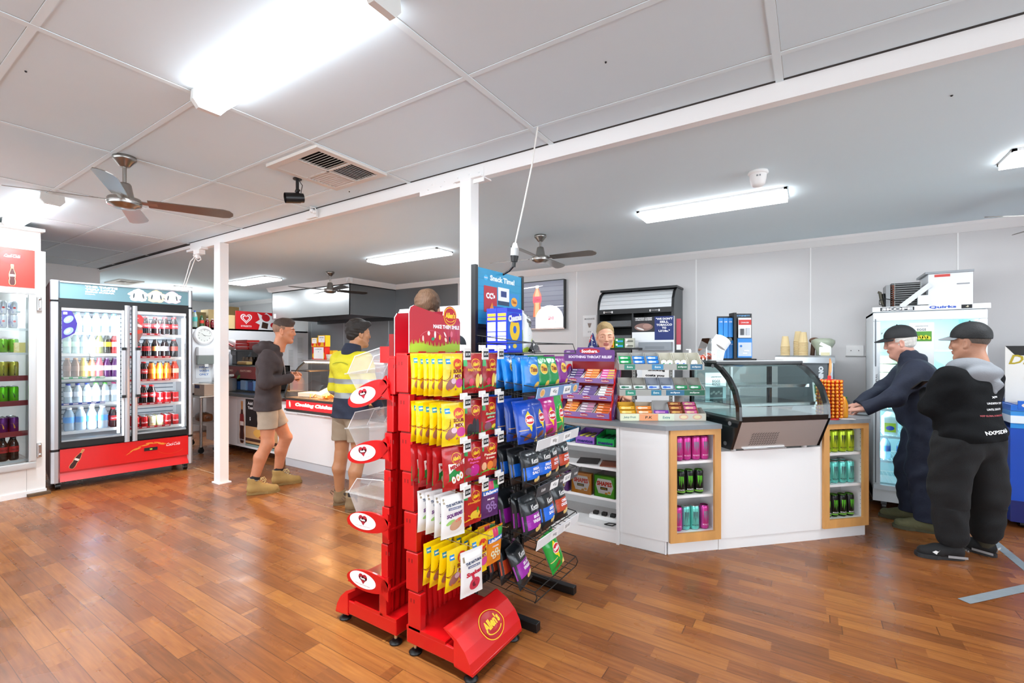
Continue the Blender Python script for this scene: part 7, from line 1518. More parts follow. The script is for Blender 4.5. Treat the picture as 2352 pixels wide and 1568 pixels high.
def head_sdf(fem=False, old=False, h=.0032):
    s = SDF((-.16, -.12, -.26), (.16, .12, .16), h)
    s.ell((-.014, 0, .035), (.098, .077, .09), k=.02); s.ell((.026, 0, -.035), (.062, .058 if not old else .062, .085), k=.03)
    w = .05 if not fem else .047
    for y in (-1, 1):
        s.cap((-.0, w*y, -.055), (.062, .014*y, -.1), .024 if not old else .028, .02, k=.025); s.ell((.056, .036*y, -.022), (.022, .024, .02), k=.02)
        s.cap((.082, .012*y, .024), (.07, .046*y, .022), .0085, .007, k=.012); s.ell((.088, .031*y, .003), (.015, .017, .011), k=.012, sub=True)
        s.ell((-.012, .075*y, -.008), (.019, .009, .032), k=.006, rot=(0, -10, 12*y)); s.ell((-.008, .083*y, -.006), (.01, .006, .02), k=.004, sub=True); s.ell((-.002, .077*y, -.034), (.008, .007, .009), k=.006)
        s.ell((.094, .011*y, -.034), (.009, .008, .007), k=.006)
        s.cap((.073, .0195*y, .004), (.071, .043*y, .003), .012, .01, k=.006)
    s.cap((.086, 0, .018), (.1, 0, -.026), .0085, .0115 if not fem else .0105, k=.012); s.ell((.064, 0, -.104), (.022, .026, .018), k=.02)
    s.ell((.086, 0, -.056), (.011, .022, .0055), k=.008); s.ell((.083, 0, -.069), (.012, .019, .007), k=.008); s.cap((.099, -.019, -.0622), (.099, .019, -.0622), .0022, k=.004, sub=True)
    s.cap((-.02, 0, -.06), (-.045, 0, -.2), .056 if not fem else .047, .062 if not fem else .052, k=.035); s.plane((0, 0, -.22), (0, 0, -1))
    if old:
        s.cap((.02, 0, -.115), (-.02, 0, -.16), .045, .05, k=.03)
        for y in (-1, 1): s.cap((.09, .018*y, -.035), (.082, .03*y, -.06), .0025, k=.006, sub=True)
    return s.mesh()
def hand_sdf(curl=.5, side=1, grip=False, h=.0028):
    """wrist at origin, fingers towards +x, palm facing -z, thumb on side*y"""
    s = SDF((-.05, -.08, -.13), (.21, .08, .04), h); s.cap((-.05, 0, 0), (.02, 0, 0), .026, .03, k=.02, flat=((0, 0, 1), .72)); s.cap((.02, 0, -.002), (.075, 0, -.004), .034, .038, k=.02, flat=((0, 0, 1), .42))
    for i, (y, L) in enumerate(((.03, .074), (.0105, .082), (-.0095, .077), (-.029, .06))):
        y *= side; p = Vector((.08, y, -.004)); a = -.25*curl; seg = (L*.45, L*.3, L*.27)
        for j, q in enumerate(seg):
            a -= curl*(.75+.35*j)*(1+.08*i); d = Vector((cos(a), y*.6 if j == 0 else 0, sin(a))).normalized(); n = p+d*q; s.cap(p, n, .0098-.0008*j-.0006*(i == 3), .009-.0008*j-.0006*(i == 3), k=.004); p = n
    p = Vector((.018, .026*side, -.008)); 
    for d, q, r in (((.55, .62*side, -.35), .036, .0125), ((.8, .3*side, -.45-curl*.3), .03, .0105), ((.85, -.1*side, -.45-curl*.5), .024, .0092)):
        n = p+Vector(d).normalized()*q; s.cap(p, n, r, r-.0012, k=.006); p = n
    return s.mesh()
def frame(o, fwd, up):
    """matrix with +x along fwd and +z near up"""
    x = Vector(fwd).normalized(); z = Vector(up); z = (z-x*z.dot(x)).normalized(); y = z.cross(x)
    return Matrix(((x.x, y.x, z.x, o[0]), (x.y, y.y, z.y, o[1]), (x.z, y.z, z.z, o[2]), (0, 0, 0, 1)))
def person(label, loc, heading, J, skin, hands, head, fem=False, old=False, bare_legs=False):
    t = thing('person', label, 'person', (*loc, 0), heading); SK = mt(skin, .5, noise=.12, nscale=25, bump=.1, bscale=120); b = MB()
    s = SDF((-.5, -.5, 0), (.75, .5, 1.5), .009)
    g = lambda k: J[k]
    s.ell(g('pelvis'), (.085, .12, .1), k=.04); s.ell(g('chest'), (.08, .12, .15), k=.04); s.cap(g('pelvis'), g('chest'), .075, .08, k=.04); s.cap(g('chest'), g('neck'), .07, .045, k=.05)
    for q in 'LR':
        s.cap(g('sh'+q), g('el'+q), .036, .034, k=.015); s.cap(g('el'+q), g('wr'+q), .034, .024, k=.02); s.cap(g('chest'), g('sh'+q), .04, .035, k=.02)
        if not bare_legs: s.cap(g('hip'+q), g('kn'+q), .075, .05, k=.04); s.cap(g('kn'+q), g('an'+q), .05, .034, k=.03)
    put(b, s.mesh(), SK)
    if bare_legs:
        lo = (-.35, -.32, .03); s = SDF(lo, (.35, .36, 1.0), .005)
        for q in 'LR':
            H, K_, A_ = Vector(g('hip'+q)), Vector(g('kn'+q)), Vector(g('an'+q)); s.cap(H, K_, .088, .056, k=.03); s.cap(K_, K_+(A_-K_)*.15+Vector((-.004, 0, 0)), .055, .05, k=.03)
            bk = Vector((-.022, 0, 0)); m1 = K_.lerp(A_, .33)+bk; s.cap(K_.lerp(A_, .12)+bk*.4, m1, .048, .055, k=.03); s.cap(m1, A_, .053, .034, k=.03); s.cap(K_, A_, .045, .034, k=.02); s.ell(K_+Vector((.032, 0, .0)), (.024, .034, .034), k=.02)
            s.cap(A_, (A_.x+.03, A_.y, .05), .036, .04, k=.02)
        put(b, s.mesh(), SK)
    HM = T(*head[0]) @ RZ(head[1]) @ RY(head[2]) @ RX(head[3] if len(head) > 3 else 0)
    LIP = mt({True: 'b86a60'}.get(fem, 'b0705e'), .5)
    V, Fc = HEADS.setdefault((fem, old), head_sdf(fem, old))
    o = len(b.f); put(b, (V, Fc), SK, None, lambda x, y, z: LIP if (x > .08 and abs(y) < .022 and -.076 < z < -.051) else None); n0 = len(b.v)-len(V)
    A = np.array(HM); W = V@A[:3, :3].T+A[:3, 3]; b.v[n0:] = [tuple(v) for v in W.tolist()]
    for q, (P, fw, up, cl) in hands.items():
        side = 1 if q == 'R' else -1
        put(b, hand_sdf(cl, side), SK, frame(P, fw, up))
    b.build('body', t)
    e = MB()
    for y in (-1, 1):
        e.sphere((.071, .031*y, .0035), .0118, mt('c4bcb4', .25), M=HM, n=14, k=10); e.sphere((.0785, .0312*y, .002), .0056, mt('3a3a34', .2), M=HM, n=10, k=6)
    e.build('eyes', t)
    return t, HM
HEADS = {}
def garment(t, name, s, m, fn=None, label=None):
    b = MB(); put(b, s.mesh(), m, None, fn); return b.build(name, t, label=label)
def project(t, name, mesh_ob, items, m):
    """prints lettering onto the back of a garment: each item (text, y, z, h, w, colour, rot)"""
    me = mesh_ob.data; bv = BVHTree.FromPolygons([v.co[:] for v in me.vertices], [p.vertices[:] for p in me.polygons])
    for s_, y, z, h, w, c, rot in items:
        b = MB()
        def wp(u, v, q=0):
            hit = bv.ray_cast(Vector((-1, -u, v)), Vector((1, 0, 0)))[0]
            return ((hit.x-.0035) if hit else -.2, -u, v)
        b.text(s_, -y, z, h, mt(c, .5), w=w, bold=.03, warp=wp, rot=rot); b.build(name, t)
def brows(HM, col, t, r=.0035):
    b = MB()
    for y in (-1, 1): b.tube([(.092, .015*y, .024), (.089, .03*y, .029), (.078, .045*y, .025)], [r, r, r*.6], mt(col, .8), n=6, M=HM)
    b.build('eyebrows', t)
def shoe(t, heel, toe, name, c, sole, kind='boot', lab=None, tall=.15):
    hx, hy = heel; d = Vector((toe[0]-hx, toe[1]-hy)); L = d.length; a = math.degrees(atan2(d.y, d.x)); M = T(hx, hy, 0) @ RZ(a)
    s = SDF((-.06, -.08, 0), (L+.06, .08, .24), .004)
    s.cap((.04, 0, .05), (L*.62, 0, .042), .04, .043, k=.02); s.cap((L*.6, 0, .038), (L-.045, 0, .036), .043, .038, k=.02); s.cap((.055, 0, .06), (L*.52, 0, .055), .042, .036, k=.03)
    if kind == 'boot': s.cap((.055, 0, .07), (.052, 0, tall), .045, .05, k=.03, cut=[((0, 0, tall+.01), (0, 0, 1))]); s.cap((.06, 0, tall-.02), (.12, 0, .07), .036, .035, k=.03, cut=[((0, 0, tall+.005), (0, 0, 1))])
    else: s.cap((.05, 0, .06), (.05, 0, .095), .042, .042, k=.02, cut=[((0, 0, .1), (-.25, 0, 1))])
    s.plane((0, 0, .018), (0, 0, -1)); b = MB(); put(b, s.mesh(), c, M); o = b.build(name, t, label=lab)
    pts = []; 
    for u in np.linspace(0, 2*pi, 30)[:-1]:
        x = L/2+(L/2+.004)*cos(u); w = .036+.012*(x/L > .55)+(.004 if x/L > .6 else 0); pts.append((x, (w+.004)*(abs(sin(u))**.6)*(1 if sin(u) > 0 else -1)))
    b = MB(); b.prism(pts, 0.001, .022, sole, M); b.prism([(x*.98+.003, y*1.03) for x, y in pts], .016, .026, sole, M); b.build('sole', o); return o, M, L
# ---------------------------------------------------------------- 1: hooded man
J = dict(pelvis=(-.03, .02, .92), chest=(.0, .01, 1.25), neck=(.045, 0, 1.45), shL=(.01, .18, 1.37), shR=(-.01, -.18, 1.37), elL=(.03, .26, 1.11), elR=(-.03, -.25, 1.10), wrL=(.19, .06, 1.16), wrR=(.18, -.09, 1.14), hipL=(-.02, .09, .88), hipR=(-.02, -.08, .88), knL=(.13, .14, .50), knR=(-.02, -.1, .49), anL=(.045, .165, .1), anR=(-.15, -.105, .1))
t, HM = person('man in charcoal hoodie and fawn shorts walking past far post, hands together', (-4.64, 2.62), 55, J, 'bf7d5a', {'R': ((.185, -.085, 1.145), (.75, .55, .15), (.3, -.6, .7), .9), 'L': ((.2, .05, 1.17), (.7, -.6, .1), (.3, .6, .7), .9)}, ((.125, 0, 1.622), -6, 4), bare_legs=True)
HD = mt('433a3a', .9, noise=.15, nscale=30, bump=.2, bscale=300, spec=.2)
s = SDF((-.33, -.4, .78), (.32, .4, 1.56), .0055)
s.cap((-.03, .0, .9), (-.01, 0, 1.24), .112, .12, k=.05, flat=((0, 1, 0), 1.36)); s.cap((-.01, -.11, 1.29), (-.0, .11, 1.29), .112, k=.05); s.cap((0, 0, 1.35), (.035, 0, 1.43), .09, .07, k=.05); s.cap((-.03, 0, .83), (-.03, 0, .9), .13, .124, k=.03, flat=((0, 1, 0), 1.5))
for q, sg in (('L', 1), ('R', -1)):
    S_, E_, W_2 = Vector(J['sh'+q]), Vector(J['el'+q]), Vector(J['wr'+q]); s.cap((S_.x, S_.y-.015*sg, S_.z-.01), E_, .074, .058, k=.04); s.cap(E_, W_2, .058, .046, k=.025); s.cap(W_2-(W_2-E_).normalized()*.03, W_2+(W_2-E_).normalized()*.005, .043, .04, k=.012, cut=[(tuple(W_2), tuple(W_2-E_))])
s.cap((-.0, 0, 1.36), (.02, 0, 1.44), .08, .085, k=.03); s.ell((-.085, 0, 1.43), (.085, .11, .05), k=.03, rot=(0, 18, 0)); s.ell((-.03, .0, 1.475), (.085, .085, .035), k=.02, rot=(0, 22, 0))
for sg in (1, -1): s.cap((-.06, .075*sg, 1.46), (.085, .035*sg, 1.38), .03, .022, k=.02)
s.ell((.055, 0, 1.52), (.06, .058, .09), k=.015, sub=True); s.wrinkle(.0042, seed=1.); s.plane((0, 0, .82), (0, 0, -1))
h_ = garment(t, 'hoodie', s, HD); b = MB(); b.tube([(.1, .03, 1.36), (.125, .035, 1.25), (.13, .04, 1.15)], .003, mt('c8b8b0', .6), n=6, M=None); b.build('drawstring', h_)
SH = mt('a08f7c', .8, noise=.12, nscale=15, bump=.15, bscale=150)
s = SDF((-.25, -.28, .55), (.3, .32, 1.0), .005); s.cap((-.03, -.05, .86), (-.03, .06, .86), .1, k=.04)
for q in 'LR':
    H, K_ = Vector(J['hip'+q]), Vector(J['kn'+q]); e_ = H.lerp(K_, .62); s.cap(H-Vector((0, 0, .05)), e_, .096, .09, k=.03, cut=[(tuple(e_), tuple(K_-H))])
s.wrinkle(.003, seed=3., f=1.2); garment(t, 'shorts', s, SH)
TAN = mt('a5834a', .85, noise=.15, nscale=20, bump=.2, bscale=200); TSO = mt('8f6f3c', .7)
for q, hl, te in (('R', (-.2, -.108), (.09, -.08)), ('L', (-.005, .15), (.28, .2))):
    o, M, L = shoe(t, hl, te, 'boot', TAN, TSO)
    b = MB(); [b.tube([(.1+.016*i, -.022+.004*i, .148-.014*i), (.115+.016*i, 0, .152-.014*i), (.1+.016*i, .022-.004*i, .148-.014*i)], .003, mt('d8c48a', .7), n=5, M=M) for i in range(6)]; b.tube([(.1, 0, .15), (.14, -.03, .16), (.17, -.03, .12), (.12, .0, .14), (.15, .03, .155), (.17, .03, .12)], .003, mt('d8c48a', .7), n=5, M=M); b.build('laces', o)
    A_ = Vector(J['an'+q]); b = MB(); d_ = (Vector(J['kn'+q])-A_).normalized(); [b.cyl(A_+d_*a0, A_+d_*a1, .046, mt(c, .8), n=20, caps=False) for a0, a1, c in ((.0, .085, '1c1a1c'), (.048, .056, 'e8e4e0'), (.02, .04, 'd8d4d0'))]; b.build('sock', t)
def hair(t, HM, col, prims, cuts=(), noise=.0015, rough=.7, h=.0035):
    s = SDF((-.16, -.13, -.15), (.16, .13, .18), h)
    for p in prims: s.ell(p[0], p[1], k=.012)
    for c, n in cuts: s.plane(c, n)
    s.wrinkle(noise, f=4., seed=2.); s.ell((.05, 0, -.03), (.062, .0625, .09), k=.008, sub=True)
    b = MB(); put(b, s.mesh(), mt(col, rough, noise=.35, nscale=40, bump=.5, bscale=160, stretch=(1, 1, .25)), HM); return b.build('hair', t)
hair(t, HM, '3e2c22', [((-.016, 0, .046), (.1, .078, .09)), ((.03, 0, .09), (.065, .06, .045))], [((0, 0, .03), (-.35, 0, -1)), ((.096, 0, 0), (1, 0, -.35))])
hair(t, HM, '8a6650', [((-.016, 0, .036), (.0995, .0785, .0895))], [((-.03, 0, -.02), (.75, 0, -1)), ((.02, 0, 0), (1, 0, 0))], noise=.0003)
brows(HM, '4a3226', t)
# ---------------------------------------------------------------- 2: hi-vis man
J = dict(pelvis=(-.01, .01, .9), chest=(.01, 0, 1.22), neck=(.03, 0, 1.42), shL=(.0, .18, 1.35), shR=(.0, -.18, 1.35), elL=(.02, .24, 1.07), elR=(-.01, -.25, 1.07), wrL=(.17, .17, .94), wrR=(.13, -.22, .91), hipL=(-.01, .09, .86), hipR=(-.01, -.08, .86), knL=(-.01, .12, .47), knR=(.0, -.1, .47), anL=(-.0, .16, .1), anR=(-.06, -.09, .1))
t, HM = person('man in yellow and navy hi-vis shirt facing the hot food display, back turned', (-3.5, 2.72), 93, J, 'a8734f', {'R': ((.135, -.22, .905), (.7, .3, -.55), (.2, -.9, .3), 1.0), 'L': ((.175, .165, .935), (.8, -.2, -.3), (0, .9, .3), .7)}, ((.07, -.02, 1.575), -20, 2), bare_legs=True)
HV = mt('c4b80f', .7, noise=.08, nscale=15, bump=.2, bscale=60); NVY = mt('151c30', .8, noise=.1, nscale=20, bump=.2, bscale=80); REF = mt('8d9090', .4, .3)
s = SDF((-.3, -.36, .76), (.32, .36, 1.5), .0055)
s.cap((-.01, 0, .9), (.0, 0, 1.22), .118, .125, k=.05, flat=((0, 1, 0), 1.35)); s.cap((0, -.11, 1.29), (0, .11, 1.29), .11, k=.05); s.cap((.0, 0, 1.33), (.025, 0, 1.42), .09, .068, k=.05); s.cap((-.005, 0, .82), (-.005, 0, .92), .142, .122, k=.04, flat=((0, 1, 0), 1.45))
for q, sg in (('L', 1), ('R', -1)):
    S_, E_, W_2 = Vector(J['sh'+q]), Vector(J['el'+q]), Vector(J['wr'+q]); s.cap((S_.x, S_.y-.01*sg, S_.z-.01), E_, .073, .062, k=.04); s.cap(E_, W_2, .058, .043, k=.03, cut=[(tuple(W_2), tuple(W_2-E_))])
s.wrinkle(.004, seed=5.); s.plane((0, 0, .815), (-.05, 0, -1)); s.ell((.035, 0, 1.5), (.062, .06, .1), k=.01, sub=True)
def hv(x, y, z):
    if z < 1.0 or z > 1.432: return NVY
    if .998 < z < 1.048 or 1.125 < z < 1.17: return REF
    return HV
g_ = garment(t, 'shirt', s, HV, hv); s = SDF((-.12, -.13, 1.36), (.16, .13, 1.52), .004); s.cap((.0, 0, 1.41), (.02, 0, 1.465), .088, .074, k=.01, cut=[((.0, 0, 1.478), (.25, 0, 1))]); s.cap((.01, 0, 1.38), (.03, 0, 1.56), .063, .06, k=.004, sub=True); garment(t, 'collar', s, NVY)
b = MB(); b.tube([(-.128, .1, 1.3), (-.125, .05, 1.315), (-.12, 0, 1.318), (-.125, -.05, 1.315), (-.128, -.1, 1.3)], .003, mt('8f9a14', .7), n=6); b.build('yoke_seam', g_)
s = SDF((-.22, -.26, .5), (.22, .28, .98), .005); s.cap((-.01, -.05, .85), (-.01, .06, .85), .1, k=.04)
for q in 'LR': H, K_ = Vector(J['hip'+q]), Vector(J['kn'+q]); e_ = H.lerp(K_, .64); s.cap(H-Vector((0, 0, .06)), e_, .1, .094, k=.025, cut=[(tuple(e_), (0, 0, -1))])
s.wrinkle(.003, seed=8., f=1.2); garment(t, 'shorts', s, mt('8d7b66', .8, noise=.12, nscale=15, bump=.15, bscale=150))
BRB = mt('7d6547', .85, noise=.2, nscale=20, bump=.2, bscale=200); 
for q, hl, te in (('L', (-.04, .19), (.19, .05)), ('R', (-.11, -.05), (.11, -.2))):
    o, M, L = shoe(t, hl, te, 'boot', BRB, mt('6a5438', .7), tall=.125); b = MB(); b.box(.06, .1, -.0475, .0475, .07, .115, mt('3f3226', .8), M, bev=.01); b.tube([(.0, 0, .12), (-.02, 0, .14), (-.03, 0, .125), (-.012, 0, .1)], .004, mt('5a4030', .7), n=6, M=M); b.build('elastic', o)
    A_ = Vector(J['an'+q]); MB().cyl(A_+Vector((0, 0, .01)), A_+Vector((0, 0, .085)), .044, mt('121214', .8), n=20, caps=False).build('sock', t)
hair(t, HM, '1e1611', [((-.02, 0, .046), (.108, .088, .098)), ((.05, 0, .085), (.065, .065, .04)), ((-.065, 0, -.0), (.055, .066, .07))], [((-.02, 0, -.055), (.35, 0, -1)), ((.11, 0, 0), (1, 0, -.3)), ((.0, 0, .0), (.72, 0, -.8))], noise=.003)
# ---------------------------------------------------------------- 3: man behind the stand (only his crown shows)
J = dict(pelvis=(0, 0, .98), chest=(.0, 0, 1.32), neck=(.02, 0, 1.52), shL=(.0, .19, 1.46), shR=(.0, -.19, 1.46), elL=(.0, .24, 1.16), elR=(.0, -.24, 1.16), wrL=(.06, .2, .92), wrR=(.06, -.2, .92), hipL=(0, .09, .94), hipR=(0, -.09, .94), knL=(.01, .1, .52), knR=(.01, -.1, .52), anL=(0, .1, .1), anR=(0, -.1, .1))
t, HM = person('person behind the red candy stand, only the sandy hair on top showing', (-2.07, 2.19), 128, J, 'c99878', {'R': ((.06, -.2, .915), (.3, .05, -1), (.1, -1, 0), .6), 'L': ((.06, .2, .915), (.3, -.05, -1), (.1, 1, 0), .6)}, ((.03, 0, 1.68), -5, 6))
def simple_clothes(t, J, top, bot, seed, sleeve=1., fat=0., hem=.9):
    s = SDF((-.34, -.42, hem-.06), (.36, .42, 1.62), .006); P, C_, N_ = Vector(J['pelvis']), Vector(J['chest']), Vector(J['neck'])
    s.cap((P.x, P.y, hem-.02), C_, .118+fat, .125+fat, k=.05, flat=((0, 1, 0), 1.32)); s.cap((C_.x, C_.y-.11, N_.z-.13), (C_.x, C_.y+.11, N_.z-.13), .105, k=.05); s.cap((C_.x, C_.y, N_.z-.08), N_, .08, .066, k=.04)
    for q, sg in (('L', 1), ('R', -1)):
        S_, E_, W_2 = Vector(J['sh'+q]), Vector(J['el'+q]), Vector(J['wr'+q]); e_ = S_.lerp(E_, sleeve if sleeve < 1 else 1); s.cap((S_.x, S_.y-.01*sg, S_.z-.01), e_, .072, .062, k=.04, cut=[(tuple(e_), tuple(E_-S_))] if sleeve < 1 else None)
        if sleeve >= 1: s.cap(E_, W_2, .058, .042, k=.03, cut=[(tuple(W_2), tuple(W_2-E_))])
    s.wrinkle(.003, seed=seed); s.plane((0, 0, hem), (0, 0, -1)); g_ = garment(t, 'shirt', s, top)
    s = SDF((-.3, -.34, .03), (.34, .34, hem+.1), .006); s.cap((P.x, P.y-.06, hem-.02), (P.x, P.y+.06, hem-.02), .12+fat, k=.04)
    for q in 'LR': H, K_, A_ = Vector(J['hip'+q]), Vector(J['kn'+q]), Vector(J['an'+q]); s.cap(H, K_, .105, .075, k=.03); s.cap(K_, (A_.x, A_.y, .06), .075, .062, k=.03)
    s.plane((0, 0, .07), (0, 0, -1)); s.wrinkle(.004, seed=seed+1); garment(t, 'trousers', s, bot); return g_
simple_clothes(t, J, mt('23262c', .8), mt('2a2c30', .8), 1.)
for y in (.1, -.1): shoe(t, (-.07, y), (.2, y*1.2), 'shoe', mt('2a2420', .7), BLACK, 'shoe')
hair(t, HM, '553a24', [((-.016, 0, .044), (.104, .083, .095))], [((-.02, 0, -.03), (.6, 0, -1)), ((.1, 0, 0), (1, 0, -.3))], noise=.002)
# ---------------------------------------------------------------- 4: woman behind the counter
J = dict(pelvis=(-.04, 0, .92), chest=(.0, 0, 1.19), neck=(.01, 0, 1.38), shL=(.02, .175, 1.31), shR=(.0, -.17, 1.30), elL=(.24, .24, 1.12), elR=(.08, -.25, 1.05), wrL=(.47, .18, 1.06), wrR=(.25, -.16, .98), hipL=(-.04, .09, .88), hipR=(-.04, -.09, .88), knL=(-.04, .1, .48), knR=(-.04, -.1, .48), anL=(-.05, .1, .1), anR=(-.05, -.1, .1))
t, HM = person('woman in black with short fair hair serving behind the counter', (-1.60, 4.04), 292, J, 'd9a184', {'L': ((.48, .18, 1.06), (.9, -.1, -.2), (.1, .3, .9), .55), 'R': ((.26, -.155, .98), (.9, .3, -.2), (.1, -.2, .9), .5)}, ((.045, 0, 1.552), 6, 8), fem=True)
simple_clothes(t, J, mt('101114', .8), mt('15161a', .8), 4., fat=.03, sleeve=.6)
for y in (.1, -.1): shoe(t, (-.12, y), (.12, y*1.2), 'shoe', BLACK, BLACK, 'shoe')
hair(t, HM, '8f764c', [((-.018, 0, .04), (.1, .0795, .0905)), ((.0, -.01, .08), (.07, .06, .05))], [((.0, 0, -.04), (.55, 0, -1)), ((.078, 0, .082), (1, 0, -.95))], noise=.0016)
hair(t, HM, 'a08863', [((-.016, 0, .036), (.0995, .0785, .0895))], [((-.0, 0, -.035), (.6, 0, -1)), ((.04, 0, .02), (1, 0, -.2))], noise=.0003)
brows(HM, '8a6a4a', t, .0022)
# ---------------------------------------------------------------- 5: older man leaning on the counter
J = dict(pelvis=(-.05, 0, .9), chest=(.0, .0, 1.16), neck=(.06, 0, 1.34), shL=(.02, .2, 1.28), shR=(.03, -.17, 1.3), elL=(.15, .33, 1.06), elR=(.21, -.07, 1.1), wrL=(.335, .35, .955), wrR=(.39, .14, .96), hipL=(-.05, .1, .86), hipR=(-.05, -.1, .86), knL=(-.02, .12, .47), knR=(.05, -.1, .47), anL=(-.06, .125, .1), anR=(.03, -.1, .1))
t, HM = person('older man in navy coverall and black cap leaning hands on the worktop', (.72, 4.95), 174, J, 'c58f7c', {'L': ((.34, .35, .953), (.95, .0, -.15), (.05, .1, 1), .95), 'R': ((.395, .145, .957), (.95, .1, -.15), (.05, -.1, 1), .95)}, ((.115, 0, 1.488), 2, 12), old=True)
CV = mt('161d30', .8, noise=.25, nscale=9, bump=.25, bscale=60)
s = SDF((-.38, -.4, .05), (.5, .42, 1.5), .0055)
s.ell((.0, 0, 1.0), (.17, .2, .24), k=.06); s.cap((-.05, 0, .9), (-.01, 0, 1.17), .13, .13, k=.06, flat=((0, 1, 0), 1.35)); s.cap((.01, -.11, 1.21), (.01, .11, 1.21), .12, k=.06); s.cap((.01, 0, 1.26), (.055, 0, 1.36), .1, .08, k=.05)
for q, sg in (('L', 1), ('R', -1)):
    S_, E_, W_2 = Vector(J['sh'+q]), Vector(J['el'+q]), Vector(J['wr'+q]); s.cap((S_.x, S_.y-.01*sg, S_.z-.01), E_, .082, .068, k=.05); s.cap(E_, W_2, .066, .052, k=.03, cut=[(tuple(W_2), tuple(W_2-E_))])
    H, K_, A_ = Vector(J['hip'+q]), Vector(J['kn'+q]), Vector(J['an'+q]); s.cap(H, K_, .12, .098, k=.04); s.cap(K_, (A_.x+.01, A_.y, .1), .095, .085, k=.04)
s.ell((-.1, 0, .9), (.1, .17, .13), k=.05); s.wrinkle(.006, seed=9., f=.8); s.wrinkle(.004, lo=(-9, -9, .05), hi=(9, 9, .4), seed=4.); s.plane((0, 0, .085), (0, 0, -1)); s.ell((.09, 0, 1.42), (.065, .064, .09), k=.01, sub=True)
c_ = garment(t, 'coverall', s, CV, lambda x, y, z: CVP if (x+.02)**2+(z-.46)**2 < .003 and y > .15 else None) if False else garment(t, 'coverall', s, CV)
s = SDF((-.06, -.15, 1.26), (.26, .15, 1.48), .004); s.cap((.025, 0, 1.33), (.06, 0, 1.39), .092, .08, k=.01, cut=[((.03, 0, 1.415), (-.35, 0, 1))]); s.cap((.055, 0, 1.3), (.09, 0, 1.5), .068, .068, k=.004, sub=True); garment(t, 'collar', s, CV)
GB = mt('5c5a3e', .9, noise=.3, nscale=20, bump=.3, bscale=120)
for hl, te in (((-.13, .13), (.16, .15)), ((-.04, -.1), (.25, -.09))): shoe(t, hl, te, 'boot', GB, mt('4a4834', .9), tall=.11)
hair(t, HM, 'c9c4bd', [((-.018, 0, .03), (.1, .081, .09)), ((-.03, 0, -.02), (.075, .078, .05))], [((-.02, 0, -.055), (.3, 0, -1)), ((.035, 0, 0), (1, 0, .35)), ((0, 0, .05), (0, 0, 1))], noise=.002)
def cap_(t, HM, m, yawflip=0, bill=None, logo=None, back=False):
    b = MB(); s = SDF((-.14, -.12, -.02), (.14, .12, .18), .0035); s.ell((-.014, 0, .045), (.109, .0865, .1), k=.01, cut=[((0, 0, .035 if not back else .028), (.12, 0, -1))]); s.wrinkle(.0006, f=2.); put(b, s.mesh(), m, HM); o = b.build('cap', t)
    b = MB(); n = 14; V = []; Fc = []
    for j in range(5):
        for i in range(n+1):
            a = -1.15+2.3*i/n; r = 1+.62*j/4*max(.0, cos(a))**.7; V.append((-.014+.108*cos(a)*r, .086*sin(a)*(1+.02*j), .05-.028*(r-1)*1.0-.02*abs(sin(a))*(1)+.006*cos(a*1.2)))
    Fc = [(j*(n+1)+i, j*(n+1)+i+1, (j+1)*(n+1)+i+1, (j+1)*(n+1)+i) for j in range(4) for i in range(n)]
    V2 = [(x, y, z-.004) for x, y, z in V]; b.add(V+V2, Fc+[tuple(q+len(V) for q in f)[::-1] for f in Fc]+[(4*(n+1)+i, 4*(n+1)+i+1, len(V)+4*(n+1)+i+1, len(V)+4*(n+1)+i) for i in range(n)], bill or m, HM, True); b.build('brim', o)
    if logo: b = MB(); MM = HM @ Matrix(((-.17, 0, .985, .094), (.985, 0, .17, .022), (0, 1, 0, .098), (0, 0, 0, 1))) @ RX(-22); b.quad(-.022, .022, -.011, .011, mt('e8e8e8', .5), MM, z=.002); b.text(logo, 0, 0, .011, INKK, MM, w=.034, z=.003); b.build('badge', o)
    b = MB(); b.sphere((-.014, 0, .145), .006, m, M=HM, n=8, k=5); b.build('button', o)
    return o
cap_(t, HM, mt('1b1d1f', .7, bump=.2, bscale=200), logo='Stihl'); brows(HM, 'b8b0a8', t)
# ---------------------------------------------------------------- 6: man in black tracksuit, back turned
J = dict(pelvis=(-.05, -.03, .88), chest=(-.04, -.03, 1.14), neck=(-.035, -.045, 1.31), shL=(-.045, .115, 1.25), shR=(-.05, -.21, 1.24), elL=(.03, .15, 1.03), elR=(.0, -.27, 1.0), wrL=(.16, .02, 1.11), wrR=(.15, -.12, 1.08), hipL=(-.05, .07, .85), hipR=(-.05, -.14, .85), knL=(-.01, .08, .46), knR=(-.06, -.19, .46), anL=(-.02, .06, .12), anR=(-.03, -.23, .12))
t, HM = person('man in black tracksuit with grey hood and backward text, arms folded, back turned', (.83, 4.35), 135, J, 'b07f66', {'L': ((.165, .01, 1.11), (.3, -.8, .35), (.8, .3, .3), .8), 'R': ((.16, -.11, 1.09), (.3, .8, .4), (.8, -.2, .3), .8)}, ((-.04, -.06, 1.475), 14, 4))
t['label'] = 'man in black tracksuit with grey hood and white lettering, back turned'
BJ = mt('0e0f11', .9, noise=.2, nscale=12, bump=.25, bscale=150, spec=.2); BT = mt('131416', .9, noise=.2, nscale=10, bump=.25, bscale=150)
s = SDF((-.38, -.46, .76), (.4, .34, 1.42), .0055)
s.cap((-.06, -.03, .86), (-.045, -.03, 1.1), .15, .135, k=.05, flat=((0, 1, 0), 1.4)); s.ell((-.1, -.03, .86), (.12, .2, .1), k=.05); s.cap((-.04, -.15, 1.17), (-.04, .07, 1.17), .115, k=.05); s.ell((-.01, -.03, .98), (.12, .18, .15), k=.05); s.cap((-.03, -.04, 1.2), (-.03, -.045, 1.29), .105, .08, k=.05)
